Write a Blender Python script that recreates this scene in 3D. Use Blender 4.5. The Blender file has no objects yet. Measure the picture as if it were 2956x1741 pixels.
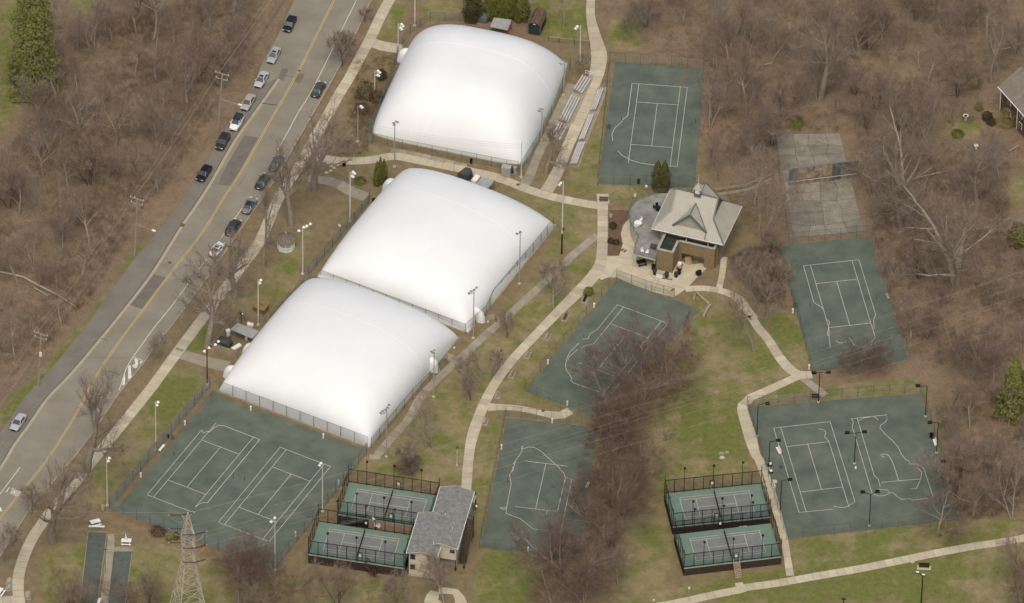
import bpy, math, random
import numpy as np
from mathutils import Vector, Matrix
PI = math.pi
rnd = random.Random(7)
sc = bpy.context.scene
COL = sc.collection

# ---------------------------------------------------------------- camera
FPX, TILT, ROLL, DIST = 30471.1, math.radians(42.033), math.radians(1.0828), 2035.26
FW = Vector((0, math.cos(TILT), -math.sin(TILT)))
RT0 = Vector((1, 0, 0)); UP0 = RT0.cross(FW)
CRT = RT0 * math.cos(ROLL) + UP0 * math.sin(ROLL)
CUP = UP0 * math.cos(ROLL) - RT0 * math.sin(ROLL)
CPOS = -FW * DIST
cam_d = bpy.data.cameras.new('camera')
cam_d.sensor_width = 36.0
cam_d.lens = FPX / 2956 * 36.0
cam_d.clip_start = 100.0; cam_d.clip_end = 6000.0
cam = bpy.data.objects.new('camera', cam_d); COL.objects.link(cam)
m = Matrix((CRT, CUP, -FW)).transposed().to_4x4(); m.translation = CPOS
cam.matrix_world = m
sc.camera = cam

# ---------------------------------------------------------------- light: bright hazy overcast, sun high behind the camera
SUN_EL, SUN_AZ = math.radians(62), math.radians(184)      # azimuth clockwise from +Y
world = bpy.data.worlds.new('World'); sc.world = world; world.use_nodes = True
wt = world.node_tree; wt.nodes.clear()
sky = wt.nodes.new('ShaderNodeTexSky'); sky.sky_type = 'NISHITA'; sky.sun_disc = False
sky.sun_elevation = SUN_EL; sky.sun_rotation = SUN_AZ
sky.air_density = 1.0; sky.dust_density = 6.0; sky.ozone_density = 0.0; sky.altitude = 100
bg = wt.nodes.new('ShaderNodeBackground'); bg.inputs['Strength'].default_value = 0.15
wo = wt.nodes.new('ShaderNodeOutputWorld')
wt.links.new(sky.outputs[0], bg.inputs[0]); wt.links.new(bg.outputs[0], wo.inputs[0])
sun_d = bpy.data.lights.new('sun', 'SUN'); sun_d.energy = 0.86; sun_d.angle = math.radians(24)
sun_d.color = (0.98, 0.985, 0.90)
sun = bpy.data.objects.new('sun', sun_d); COL.objects.link(sun)
sdir = Vector((math.sin(SUN_AZ) * math.cos(SUN_EL), math.cos(SUN_AZ) * math.cos(SUN_EL), math.sin(SUN_EL)))
sun.rotation_euler = sdir.to_track_quat('Z', 'Y').to_euler()
sc.view_settings.view_transform = 'Standard'; sc.view_settings.look = 'None'
sc.view_settings.exposure = 0.0; sc.view_settings.gamma = 1.0
sc.render.engine = 'CYCLES'
sc.cycles.use_denoising = True
sc.cycles.max_bounces = 5; sc.cycles.diffuse_bounces = 2; sc.cycles.glossy_bounces = 2
sc.cycles.transparent_max_bounces = 24; sc.cycles.caustics_reflective = False; sc.cycles.caustics_refractive = False

# ---------------------------------------------------------------- measuring: photo point -> place on the ground (or at height z)
FR = {'v': (0, 0, 2956 / 2520), 'a': (0, 1300, 400 / 1346), 'b': (400, 1440, 360 / 1775), 'c': (860, 1320, 560 / 2187),
      'd': (1880, 1340, 420 / 1731), 'e': (1780, 500, 400 / 1649), 'f': (560, 860, 300 / 1712), 'h': (1260, 440, 300 / 2473),
      'k': (1580, 170, 200 / 848), 'm': (1140, 0, 600 / 2520), 'n': (2640, 140, 316 / 1117), 'o': (540, 230, 240 / 1149),
      'q': (780, 660, 220 / 1632), 's': (1160, 1000, 320 / 1187), 'r': (2140, 1200, 160 / 791), 'x': (0, 1380, 80 / 989), 'p': (0, 0, 1)}
for ci, ox in enumerate((0, 700, 1400, 2156)):
    for ri, oy in enumerate((0, 570, 1141)):
        FR['t%d%d' % (ci, ri)] = (ox, oy, 800 / 1979)

def W(fr, x, y, z=0.0):
    o = FR[fr]
    a, b = o[0] + x * o[2] - 1478.0, -(o[1] + y * o[2] - 870.5)
    d = FW * FPX + CRT * a + CUP * b
    t = (z - CPOS.z) / d.z
    return CPOS + d * t
def WL(fr, pts, z=0.0): return [W(fr, x, y, z) for x, y in pts]
VPM = 11.12                                            # photo pixels per metre of height
def HT(fr, dy): return dy * FR[fr][2] / VPM           # height from a vertical run in a frame

# ---------------------------------------------------------------- materials
def S(r, g, b, k=0.95):
    def f(c):
        c /= 255.0
        return (c / 12.92 if c <= 0.04045 else ((c + 0.055) / 1.055) ** 2.4) * k
    return (f(r), f(g), f(b))
MATS = {}
def mat(name, c1, c2=None, rough=0.85, scale=1.0, spec=0.25, metal=0.0, bump=0.0, detail=5.0, alpha=None, rand=0.0, fine=0.0, bscale=None, emit=None, transl=0.0):
    if name in MATS: return MATS[name]
    M = bpy.data.materials.new(name); M.use_nodes = True
    nt = M.node_tree; nt.nodes.clear(); N = nt.nodes.new; L = nt.links.new
    out = N('ShaderNodeOutputMaterial'); bs = N('ShaderNodeBsdfPrincipled')
    bs.inputs['Roughness'].default_value = rough; bs.inputs['Specular IOR Level'].default_value = spec
    bs.inputs['Metallic'].default_value = metal
    geo = N('ShaderNodeNewGeometry')
    if c2 is None: c2 = tuple(min(1, c * 1.22) for c in c1); c1 = tuple(c * 0.82 for c in c1)
    nz = N('ShaderNodeTexNoise'); nz.inputs['Scale'].default_value = scale; nz.inputs['Detail'].default_value = detail
    nz.inputs['Roughness'].default_value = 0.65
    L(geo.outputs['Position'], nz.inputs['Vector'])
    rp = N('ShaderNodeMapRange'); rp.inputs[1].default_value = 0.32; rp.inputs[2].default_value = 0.68
    L(nz.outputs['Fac'], rp.inputs[0])
    mx = N('ShaderNodeMix'); mx.data_type = 'RGBA'
    mx.inputs[6].default_value = (*c1, 1); mx.inputs[7].default_value = (*c2, 1)
    L(rp.outputs[0], mx.inputs[0]); col = mx.outputs[2]
    if fine > 0:
        n2 = N('ShaderNodeTexNoise'); n2.inputs['Scale'].default_value = 9.0; n2.inputs['Detail'].default_value = 3.0
        L(geo.outputs['Position'], n2.inputs['Vector'])
        r2 = N('ShaderNodeMapRange'); r2.inputs[1].default_value = 0.3; r2.inputs[2].default_value = 0.7
        r2.inputs[3].default_value = 1 - fine; r2.inputs[4].default_value = 1 + fine
        L(n2.outputs['Fac'], r2.inputs[0])
        vm = N('ShaderNodeVectorMath'); vm.operation = 'SCALE'; L(col, vm.inputs[0]); L(r2.outputs[0], vm.inputs['Scale']); col = vm.outputs[0]
    if rand > 0:
        oi = N('ShaderNodeObjectInfo'); r3 = N('ShaderNodeMapRange')
        r3.inputs[3].default_value = 1 - rand; r3.inputs[4].default_value = 1 + rand
        L(oi.outputs['Random'], r3.inputs[0])
        vm = N('ShaderNodeVectorMath'); vm.operation = 'SCALE'; L(col, vm.inputs[0]); L(r3.outputs[0], vm.inputs['Scale']); col = vm.outputs[0]
    L(col, bs.inputs['Base Color'])
    if bump > 0:
        bp = N('ShaderNodeBump'); bp.inputs['Strength'].default_value = bump; bp.inputs['Distance'].default_value = 0.1
        nb = N('ShaderNodeTexNoise'); nb.inputs['Scale'].default_value = bscale or scale * 4; nb.inputs['Detail'].default_value = 4
        L(geo.outputs['Position'], nb.inputs['Vector']); L(nb.outputs['Fac'], bp.inputs['Height']); L(bp.outputs[0], bs.inputs['Normal'])
    surf = bs.outputs[0]
    if transl > 0:
        tl = N('ShaderNodeBsdfTranslucent'); L(col, tl.inputs[0]); m0 = N('ShaderNodeMixShader'); m0.inputs[0].default_value = transl
        L(bs.outputs[0], m0.inputs[1]); L(tl.outputs[0], m0.inputs[2]); surf = m0.outputs[0]
    if alpha is not None:
        tr = N('ShaderNodeBsdfTransparent'); ms = N('ShaderNodeMixShader'); ms.inputs[0].default_value = alpha
        L(tr.outputs[0], ms.inputs[1]); L(surf, ms.inputs[2]); L(ms.outputs[0], out.inputs[0])
    else:
        L(surf, out.inputs[0])
    MATS[name] = M
    return M

M = {}
M['asphalt'] = mat('asphalt', S(126, 120, 105), S(145, 138, 122), scale=0.16, detail=9, fine=0.08)
M['asphalt_lane'] = mat('asphalt_lane', S(114, 108, 98), S(130, 124, 113), scale=0.2, detail=9, fine=0.06)
M['asphalt_patch'] = mat('asphalt_patch', S(106, 101, 91), S(120, 114, 102), scale=0.5, fine=0.06)
M['asphalt_old'] = mat('asphalt_old', S(140, 132, 115), S(158, 149, 130), scale=0.6, fine=0.08)
M['asphalt_seam'] = mat('asphalt_seam', S(88, 82, 73), S(100, 92, 82), scale=1)
M['kerb'] = mat('kerb', S(160, 148, 126), S(176, 165, 142), scale=0.8)
M['yellow'] = mat('road_yellow', S(186, 160, 92), S(205, 180, 112), scale=1.5)
M['white_line'] = mat('road_white', S(205, 200, 188), S(228, 224, 214), scale=1.5)
for i, (c, d) in enumerate((((176, 166, 141), (190, 180, 154)), ((184, 175, 150), (200, 191, 166)), ((166, 156, 134), (180, 170, 147)))):
    M['slab%d' % i] = mat('concrete_slab_%s' % 'abc'[i], S(*c), S(*d), scale=0.7, fine=0.05)
for i, (c, d) in enumerate((((140, 131, 114), (158, 149, 130)), ((150, 141, 123), (166, 156, 137)), ((130, 122, 106), (148, 139, 121)))):
    M['oslab%d' % i] = mat('old_slab_%s' % 'abc'[i], S(*c), S(*d), scale=0.7, fine=0.07)
M['joint'] = mat('joint_dirt', S(120, 108, 88), S(140, 128, 105), scale=2)
M['clay'] = mat('green_clay', S(83, 92, 81), S(108, 114, 101), scale=0.2, detail=10, fine=0.09, rough=0.95, spec=0.1)
M['clay2'] = mat('green_clay_b', S(82, 91, 81), S(107, 114, 102), scale=0.2, detail=10, fine=0.09, rough=0.95, spec=0.1)
M['tape'] = mat('white_tape', S(180, 174, 160), S(212, 207, 194), scale=2)
M['dome'] = mat('dome_fabric', S(225, 227, 224, 0.96), S(232, 234, 231, 0.96), scale=0.1, rough=0.55, spec=0.3)
M['dome_seam'] = mat('dome_seam', S(246, 244, 240, 0.97), S(248, 247, 243, 0.97), scale=1)
M['post_green'] = mat('fence_green', S(70, 80, 75), S(86, 96, 90), scale=1)
M['post_grey'] = mat('fence_grey', S(88, 88, 80), S(112, 110, 100), scale=1)
M['rail_green'] = mat('rail_green', S(86, 100, 98), S(108, 120, 117), scale=1)
M['black'] = mat('black_steel', S(22, 20, 19), S(34, 32, 30), scale=1, rough=0.6)
M['mesh_green'] = mat('windscreen_mesh', S(146, 164, 158), S(162, 178, 171), scale=0.4, alpha=0.42, spec=0.05, transl=0.45)
M['mesh_thin'] = mat('chain_link', S(108, 114, 104), S(128, 132, 122), scale=0.5, alpha=0.2, spec=0.05)
M['mesh_faint'] = mat('chain_link_faint', S(118, 126, 116), S(140, 146, 136), scale=0.5, alpha=0.12, spec=0.05)
M['mesh_grey'] = mat('chain_link_grey', S(90, 90, 84), S(110, 108, 100), scale=0.5, alpha=0.20, spec=0.05)
M['mesh_black'] = mat('hex_wire', S(34, 34, 32), S(48, 48, 46), scale=0.5, alpha=0.2, spec=0.05)
M['skirt'] = mat('skirt_board', S(52, 43, 38), S(70, 58, 50), scale=2, alpha=None)
M['skirt_dark'] = mat('skirt_dark', S(24, 20, 18), S(36, 31, 28), scale=2)
M['deck_green'] = mat('deck_green', S(103, 125, 111), S(114, 134, 119), scale=0.5, fine=0.04)
M['deck_grey'] = mat('deck_grey', S(110, 114, 109), S(124, 127, 121), scale=0.6, fine=0.04)
M['pole_white'] = mat('pole_white', S(196, 190, 176), S(214, 208, 194), scale=1)
M['pole_grey'] = mat('pole_grey', S(150, 145, 132), S(170, 164, 150), scale=1)
M['pole_brown'] = mat('pole_brown', S(66, 48, 38), S(84, 64, 52), scale=1)
M['wood_pole'] = mat('wood_pole', S(148, 136, 118), S(170, 158, 138), scale=2)
M['lamp'] = mat('lamp_reflector', S(232, 232, 228), S(245, 245, 242), scale=1, rough=0.3)
M['lamp_grey'] = mat('lamp_housing', S(120, 118, 112), S(150, 148, 142), scale=2, rough=0.4)
M['wood'] = mat('weathered_wood', S(146, 130, 108), S(180, 163, 139), scale=2, rand=0.12)
M['wood_dark'] = mat('dark_wood', S(70, 54, 42), S(92, 72, 56), scale=2, rand=0.1)
M['alu'] = mat('aluminium_plank', S(176, 174, 166), S(204, 202, 194), scale=1.2, rough=0.4, spec=0.4)
M['alu_dk'] = mat('grey_footboard', S(136, 132, 124), S(154, 150, 142), scale=1)
M['white'] = mat('white_paint', S(222, 219, 210), S(236, 234, 226), scale=1.5)
M['grey'] = mat('grey_paint', S(150, 149, 142), S(168, 166, 158), scale=1.5)
M['greygreen'] = mat('greygreen_paint', S(92, 100, 94), S(108, 116, 108), scale=1.5)
M['dk_green'] = mat('dark_green_paint', S(44, 54, 48), S(58, 68, 60), scale=1.5)
M['dk_grey'] = mat('dark_grey', S(60, 60, 58), S(78, 77, 74), scale=1.5)
M['concrete'] = mat('concrete', S(180, 170, 146), S(196, 186, 162), scale=0.5, fine=0.05)
M['concrete_dk'] = mat('stained_concrete', S(142, 133, 115), S(164, 154, 134), scale=0.6, fine=0.08)
M['rust'] = mat('rust', S(96, 74, 58), S(120, 94, 74), scale=3)
# ---------------------------------------------------------------- mesh building
ORG = {}
class MB:
    def __init__(s): s.v = []; s.f = []
    def quad(s, a, b, c, d):
        n = len(s.v); s.v += [Vector(a), Vector(b), Vector(c), Vector(d)]; s.f.append((n, n + 1, n + 2, n + 3)); return s
    def tri(s, a, b, c):
        n = len(s.v); s.v += [Vector(a), Vector(b), Vector(c)]; s.f.append((n, n + 1, n + 2)); return s
    def poly(s, pts):
        n = len(s.v); s.v += [Vector(p) for p in pts]; s.f.append(tuple(range(n, n + len(pts)))); return s
    def prism(s, pts, z0, z1):                            # pts counter-clockwise in plan
        k = len(pts); n = len(s.v)
        ar = sum(pts[i][0] * pts[(i + 1) % k][1] - pts[(i + 1) % k][0] * pts[i][1] for i in range(k))
        if ar < 0: pts = pts[::-1]
        s.v += [Vector((p[0], p[1], z0)) for p in pts] + [Vector((p[0], p[1], z1)) for p in pts]
        s.f.append(tuple(range(n + k - 1, n - 1, -1))); s.f.append(tuple(range(n + k, n + 2 * k)))
        for i in range(k):
            j = (i + 1) % k; s.f.append((n + i, n + j, n + k + j, n + k + i))
        return s
    def obox(s, c, ax, ay, az):                           # centre and three half-axis vectors
        c = Vector(c); ax = Vector(ax); ay = Vector(ay); az = Vector(az); n = len(s.v)
        for k in (-1, 1):
            s.v += [c - ax - ay + az * k, c + ax - ay + az * k, c + ax + ay + az * k, c - ax + ay + az * k]
        s.f += [(n + 3, n + 2, n + 1, n), (n + 4, n + 5, n + 6, n + 7), (n, n + 1, n + 5, n + 4), (n + 1, n + 2, n + 6, n + 5), (n + 2, n + 3, n + 7, n + 6), (n + 3, n, n + 4, n + 7)]
        return s
    def box(s, c, sx, sy, sz, rz=0.0):                    # full sizes
        ca, sa = math.cos(rz), math.sin(rz)
        return s.obox(c, (ca * sx / 2, sa * sx / 2, 0), (-sa * sy / 2, ca * sy / 2, 0), (0, 0, sz / 2))
    def beam(s, a, b, w, h=None):                         # rectangular bar from a to b
        a = Vector(a); b = Vector(b); d = b - a; h = h or w
        u = Vector((0, 0, 1)) if abs(d.normalized().z) < 0.95 else Vector((0, 1, 0))
        x = d.cross(u).normalized(); y = x.cross(d).normalized()
        return s.obox((a + b) / 2, d / 2, x * w / 2, y * h / 2)
    def tube(s, a, b, r0, r1=None, n=6, cap=True):
        a = Vector(a); b = Vector(b); r1 = r0 if r1 is None else r1; d = (b - a).normalized()
        u = Vector((0, 0, 1)) if abs(d.z) < 0.95 else Vector((1, 0, 0))
        x = d.cross(u).normalized(); y = d.cross(x)
        k = len(s.v)
        for p, r in ((a, r0), (b, r1)):
            for i in range(n):
                t = 2 * PI * i / n; s.v.append(p + x * (math.cos(t) * r) + y * (math.sin(t) * r))
        for i in range(n):
            j = (i + 1) % n; s.f.append((k + i, k + n + i, k + n + j, k + j))
        if cap: s.f.append(tuple(range(k, k + n))); s.f.append(tuple(range(k + 2 * n - 1, k + n - 1, -1)))
        return s
    def lathe(s, c, prof, n=12):                          # profile of (r, z) about a vertical axis
        c = Vector(c); k = len(s.v)
        for r, z in prof:
            for i in range(n):
                t = 2 * PI * i / n; s.v.append(c + Vector((math.cos(t) * r, math.sin(t) * r, z)))
        for q in range(len(prof) - 1):
            for i in range(n):
                j = (i + 1) % n; s.f.append((k + q * n + i, k + q * n + j, k + (q + 1) * n + j, k + (q + 1) * n + i))
        s.f.append(tuple(range(k + n - 1, k - 1, -1))); e = k + (len(prof) - 1) * n; s.f.append(tuple(range(e, e + n)))
        return s
    def build(s, name, material, parent=None, smooth=False, loc=None):
        o0 = Vector((0, 0, 0))
        if parent is not None: o0 = ORG[parent.name]
        elif loc is not None: o0 = Vector(loc)
        me = bpy.data.meshes.new(name)
        me.from_pydata([tuple(p - o0) for p in s.v], [], s.f); me.update()
        me.materials.append(material)
        if smooth: me.polygons.foreach_set('use_smooth', [True] * len(me.polygons))
        ob = bpy.data.objects.new(name, me); COL.objects.link(ob)
        if parent is not None: ob.parent = parent
        elif loc is not None: ob.location = loc
        ORG[ob.name] = o0
        return ob
def tag(o, label=None, cat=None, group=None, kind=None):
    if label: o['label'] = label
    if cat: o['category'] = cat
    if group: o['group'] = group
    if kind: o['kind'] = kind
    return o
def thing(name, label, cat, loc=(0, 0, 0), group=None):
    o = bpy.data.objects.new(name, None); COL.objects.link(o); o.location = loc; o.empty_display_size = 0.5
    ORG[o.name] = Vector(loc)
    return tag(o, label, cat, group)
def copy_tree(o, loc=None, rz=None, label=None, group=None, scale=None, parent=None):
    c = o.copy(); COL.objects.link(c); c.parent = parent
    if loc is not None: c.location = loc
    if rz is not None: c.rotation_euler = (0, 0, rz)
    if scale is not None: c.scale = scale if hasattr(scale, '__len__') else (scale,) * 3
    if label: c['label'] = label
    if group: c['group'] = group
    for ch in o.children: copy_tree(ch, parent=c)
    return c
def lerp(a, b, t): return a + (b - a) * t
def resample(pts, step):
    pts = [Vector(p) for p in pts]; out = [pts[0]]; acc = 0.0
    for a, b in zip(pts, pts[1:]):
        L = (b - a).length; t = step - acc
        while t <= L: out.append(a + (b - a) * (t / L)); t += step
        acc = L - (t - step)
    if (out[-1] - pts[-1]).length > step * 0.35: out.append(pts[-1])
    else: out[-1] = pts[-1]
    return out
def smooth_line(pts, k=6):                                 # Catmull-Rom
    P = [pts[0]] + list(pts) + [pts[-1]]; out = []
    for i in range(1, len(P) - 2):
        a, b, c, d = P[i - 1], P[i], P[i + 1], P[i + 2]
        for j in range(k):
            t = j / k
            out.append(0.5 * ((2 * b) + (c - a) * t + (2 * a - 5 * b + 4 * c - d) * t * t + (3 * b - a - 3 * c + d) * t ** 3))
    out.append(P[-2]); return out
def normals2(pts):
    ns = []
    for i in range(len(pts)):
        a = pts[max(0, i - 1)]; b = pts[min(len(pts) - 1, i + 1)]; d = (b - a); d.z = 0; d.normalize()
        ns.append(Vector((-d.y, d.x, 0)))
    return ns
def ribbon(mb, pts, w, z, off=0.0):
    ns = normals2(pts)
    for i in range(len(pts) - 1):
        a, b = pts[i] + ns[i] * off, pts[i + 1] + ns[i + 1] * off
        na, nb = ns[i] * (w / 2), ns[i + 1] * (w / 2); zz = Vector((0, 0, z))
        mb.quad(a - na + zz, b - nb + zz, b + nb + zz, a + na + zz)
    return mb
def strap(mb, pts, w, z0, z1, off=0.0):                    # a raised ribbon with sides (kerbs, walls)
    ns = normals2(pts)
    for i in range(len(pts) - 1):
        a, b = pts[i] + ns[i] * off, pts[i + 1] + ns[i + 1] * off
        na, nb = ns[i] * (w / 2), ns[i + 1] * (w / 2)
        mb.prism([a - na, b - nb, b + nb, a + na], z0, z1)
    return mb

# ---------------------------------------------------------------- the ground
def axis(lo, hi, step, far):
    inner = np.arange(lo, hi + 1e-6, step)
    return np.concatenate([np.array([-far, -far * 0.5, lo - 40, lo - 15, lo - 5]), inner, np.array([hi + 5, hi + 15, hi + 40, far * 0.5, far])])
GX, GY = axis(-112, 112, 0.5, 900), axis(-104, 108, 0.5, 900)
XX, YY = np.meshgrid(GX, GY)
def inpoly(poly):
    r = np.zeros(XX.shape, bool); n = len(poly)
    for i in range(n):
        x0, y0 = poly[i][0], poly[i][1]; x1, y1 = poly[(i + 1) % n][0], poly[(i + 1) % n][1]
        if y0 == y1: continue
        c = ((y0 > YY) != (y1 > YY)) & (XX < (x1 - x0) * (YY - y0) / (y1 - y0) + x0); r ^= c
    return r.astype(float)
def blur(a, k):
    for _ in range(2):
        for ax in (0, 1):
            c = np.cumsum(np.pad(a, [(k + 1, k) if i == ax else (0, 0) for i in (0, 1)], mode='edge'), axis=ax)
            n = a.shape[ax]
            a = (np.take(c, range(2 * k + 1, 2 * k + 1 + n), axis=ax) - np.take(c, range(0, n), axis=ax)) / (2 * k + 1)
    return a
def region(polys, k=2, amp=1.0):
    r = np.zeros(XX.shape)
    for p in polys: r = np.maximum(r, inpoly(p))
    return blur(r, k) * amp
V = lambda *p: WL('v', p)
grass_polys = [
    V((1465, 560), (1300, 700), (1200, 800), (1085, 950), (940, 1110), (880, 1140), (1100, 1180), (1140, 1200), (1160, 1060), (1220, 930), (1310, 860), (1470, 690)),      # between diagonal walks
    V((1225, 455), (1340, 480), (1470, 515), (1465, 570), (1330, 640), (1380, 560)),
    V((1210, 1000), (1150, 1200), (1180, 1340), (1235, 1010)), V((1480, 690), (1520, 690), (1300, 930), (1400, 1010), (1210, 985), (1240, 920)),
    V((1700, 710), (1790, 720), (1960, 920), (1820, 1000), (1850, 1180), (1630, 1180), (1600, 1300), (1650, 1484), (1500, 1484), (1560, 1200), (1600, 1000), (1700, 850)),
    V((1930, 1330), (2300, 1290), (2520, 1270), (2520, 1484), (1640, 1484), (1680, 1440), (1930, 1400)),
    V((1870, 780), (1960, 760), (2000, 915), (1950, 900)), V((2030, 950), (2270, 930), (2270, 970), (2020, 985)), V((1830, 985), (1960, 930), (2000, 960), (1850, 1000)),
    V((930, 0), (1000, 0), (990, 80), (925, 110)), V((1040, 0), (1145, 0), (1140, 40), (1030, 60)), V((1300, 0), (1445, 0), (1450, 100), (1330, 95)),
    V((1495, 30), (1570, 40), (1580, 130), (1500, 120)), V((1470, 215), (1490, 240), (1470, 440), (1500, 490), (1385, 465), (1400, 420), (1440, 330)),
    V((1400, 440), (1590, 455), (1580, 495), (1480, 495)), V((815, 375), (945, 360), (935, 388), (830, 390)),
    V((400, 890), (515, 930), (280, 1200), (200, 1240), (330, 1030)), V((0, 0), (140, 0), (60, 90), (70, 230), (0, 340)), V((0, 1100), (25, 1105), (0, 1140)),
    V((180, 0), (260, 0), (200, 45)), V((110, 1340), (400, 1340), (620, 1420), (1000, 1430), (1000, 1484), (100, 1484)), V((240, 1050), (330, 1130), (230, 1260), (190, 1200)),
    V((1190, 1350), (1380, 1360), (1330, 1484), (1160, 1484)), V((560, 760), (650, 700), (700, 600), (760, 560), (740, 690), (640, 780)),
    V((1400, 700), (1330, 760), (1250, 840), (1130, 1000), (1140, 1080), (1230, 900)), V((2350, 250), (2430, 320), (2400, 345), (2330, 330)), V((2490, 430), (2520, 420), (2520, 520), (2480, 500)),
    V((500, 780), (560, 800), (480, 870), (440, 860)), V((1560, 1180), (1640, 1150), (1660, 1420), (1540, 1440)), V((1000, 1130), (1120, 1180), (1200, 960), (1080, 980)), V((880, 1120), (1080, 1120), (1090, 1200), (870, 1150))]
rich_polys = [V((400, 890), (515, 930), (420, 1040), (330, 1010)), V((0, 190), (60, 200), (70, 250), (0, 300)), V((1700, 1000), (1900, 1000), (1840, 1120), (1660, 1110)),
    V((2000, 1330), (2300, 1290), (2480, 1310), (2200, 1340)), V((1190, 1370), (1330, 1380), (1320, 1470), (1190, 1470)), V((1880, 740), (1950, 850), (1900, 900), (1800, 780)),
    V((1310, 40), (1440, 10), (1440, 90), (1340, 90)), V((30, 30), (110, 20), (60, 210), (20, 180)), V((1780, 1400), (2200, 1360), (2400, 1400), (2300, 1484), (1800, 1484))]
verge_polys = [V((380, 560), (340, 650), (280, 740), (150, 900), (0, 1080), (0, 1010), (130, 880), (260, 730), (330, 610)), V((0, 1010), (60, 960), (110, 900), (60, 1000), (0, 1075))]
tan_polys = [V((640, 90), (720, 0), (680, 0), (590, 200), (530, 340), (490, 420), (440, 400), (510, 330), (560, 230)), V((470, 370), (530, 350), (490, 440), (400, 560), (360, 600), (330, 600)),
    V((2290, 120), (2180, 60), (2060, 150), (2080, 260), (2200, 270), (2290, 200)), V((1920, 200), (2010, 270), (2120, 350), (2110, 320), (1990, 230), (1900, 120)), V((200, 300), (330, 260), (300, 340), (150, 420)),
    V((2250, 760), (2360, 800), (2420, 860), (2330, 830)), V((2180, 930), (2330, 905), (2290, 950), (2200, 950)), V((1100, 1370), (1190, 1350), (1190, 1420), (1060, 1440)), V((30, 20), (60, 60), (30, 150), (10, 120)),
    V((690, 690), (740, 560), (880, 480), (820, 640), (740, 700)), V((700, 500), (780, 470), (870, 480), (760, 560)), V((0, 420), (110, 440), (60, 560), (0, 600))]
A_grass = region(grass_polys, 2); A_rich = region(rich_polys, 7); A_verge = region(verge_polys, 2); A_tan = region(tan_polys, 4)
A_grass = np.clip(A_grass + A_verge, 0, 1); A_rich = np.clip(A_rich + A_verge * 0.8, 0, 1)
frame_in = ((np.abs(XX) < 112) & (YY > -104) & (YY < 108)).astype(float)
lawnish = blur(np.clip(A_grass + inpoly(V((920, 110), (1500, 100), (1900, 560), (2000, 930), (2350, 960), (2350, 1300), (2520, 1270), (2520, 1484), (0, 1484), (0, 1330), (560, 600), (830, 200))), 0, 1), 3)
ph = [(rnd.uniform(0.05, 0.5), rnd.uniform(0, 6.28), rnd.uniform(0, 6.28)) for _ in range(14)]
ZZ = sum(np.sin(f * (XX * math.cos(a) + YY * math.sin(a)) + b) * (0.06 / (0.3 + f)) for f, a, b in ph)
ZZ = np.minimum(ZZ * 0.5 - 0.12, -0.012) * (1 - lawnish) * frame_in - 0.012
nx, ny = len(GX), len(GY)
me = bpy.data.meshes.new('ground')
me.vertices.add(nx * ny); me.vertices.foreach_set('co', np.stack([XX, YY, ZZ], -1).astype(np.float32).ravel())
ii = (np.arange(ny - 1)[:, None] * nx + np.arange(nx - 1)[None, :]).ravel()
fq = np.stack([ii, ii + 1, ii + nx + 1, ii + nx], -1).astype(np.int32)
me.loops.add(fq.size); me.loops.foreach_set('vertex_index', fq.ravel())
me.polygons.add(len(fq)); me.polygons.foreach_set('loop_start', np.arange(0, fq.size, 4, dtype=np.int32))
me.update(calc_edges=True)
for nm, ar in (('grass', A_grass), ('rich', A_rich), ('tan', A_tan), ('lawn', lawnish)):
    at = me.attributes.new(nm, 'FLOAT', 'POINT'); at.data.foreach_set('value', ar.astype(np.float32).ravel())
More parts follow.
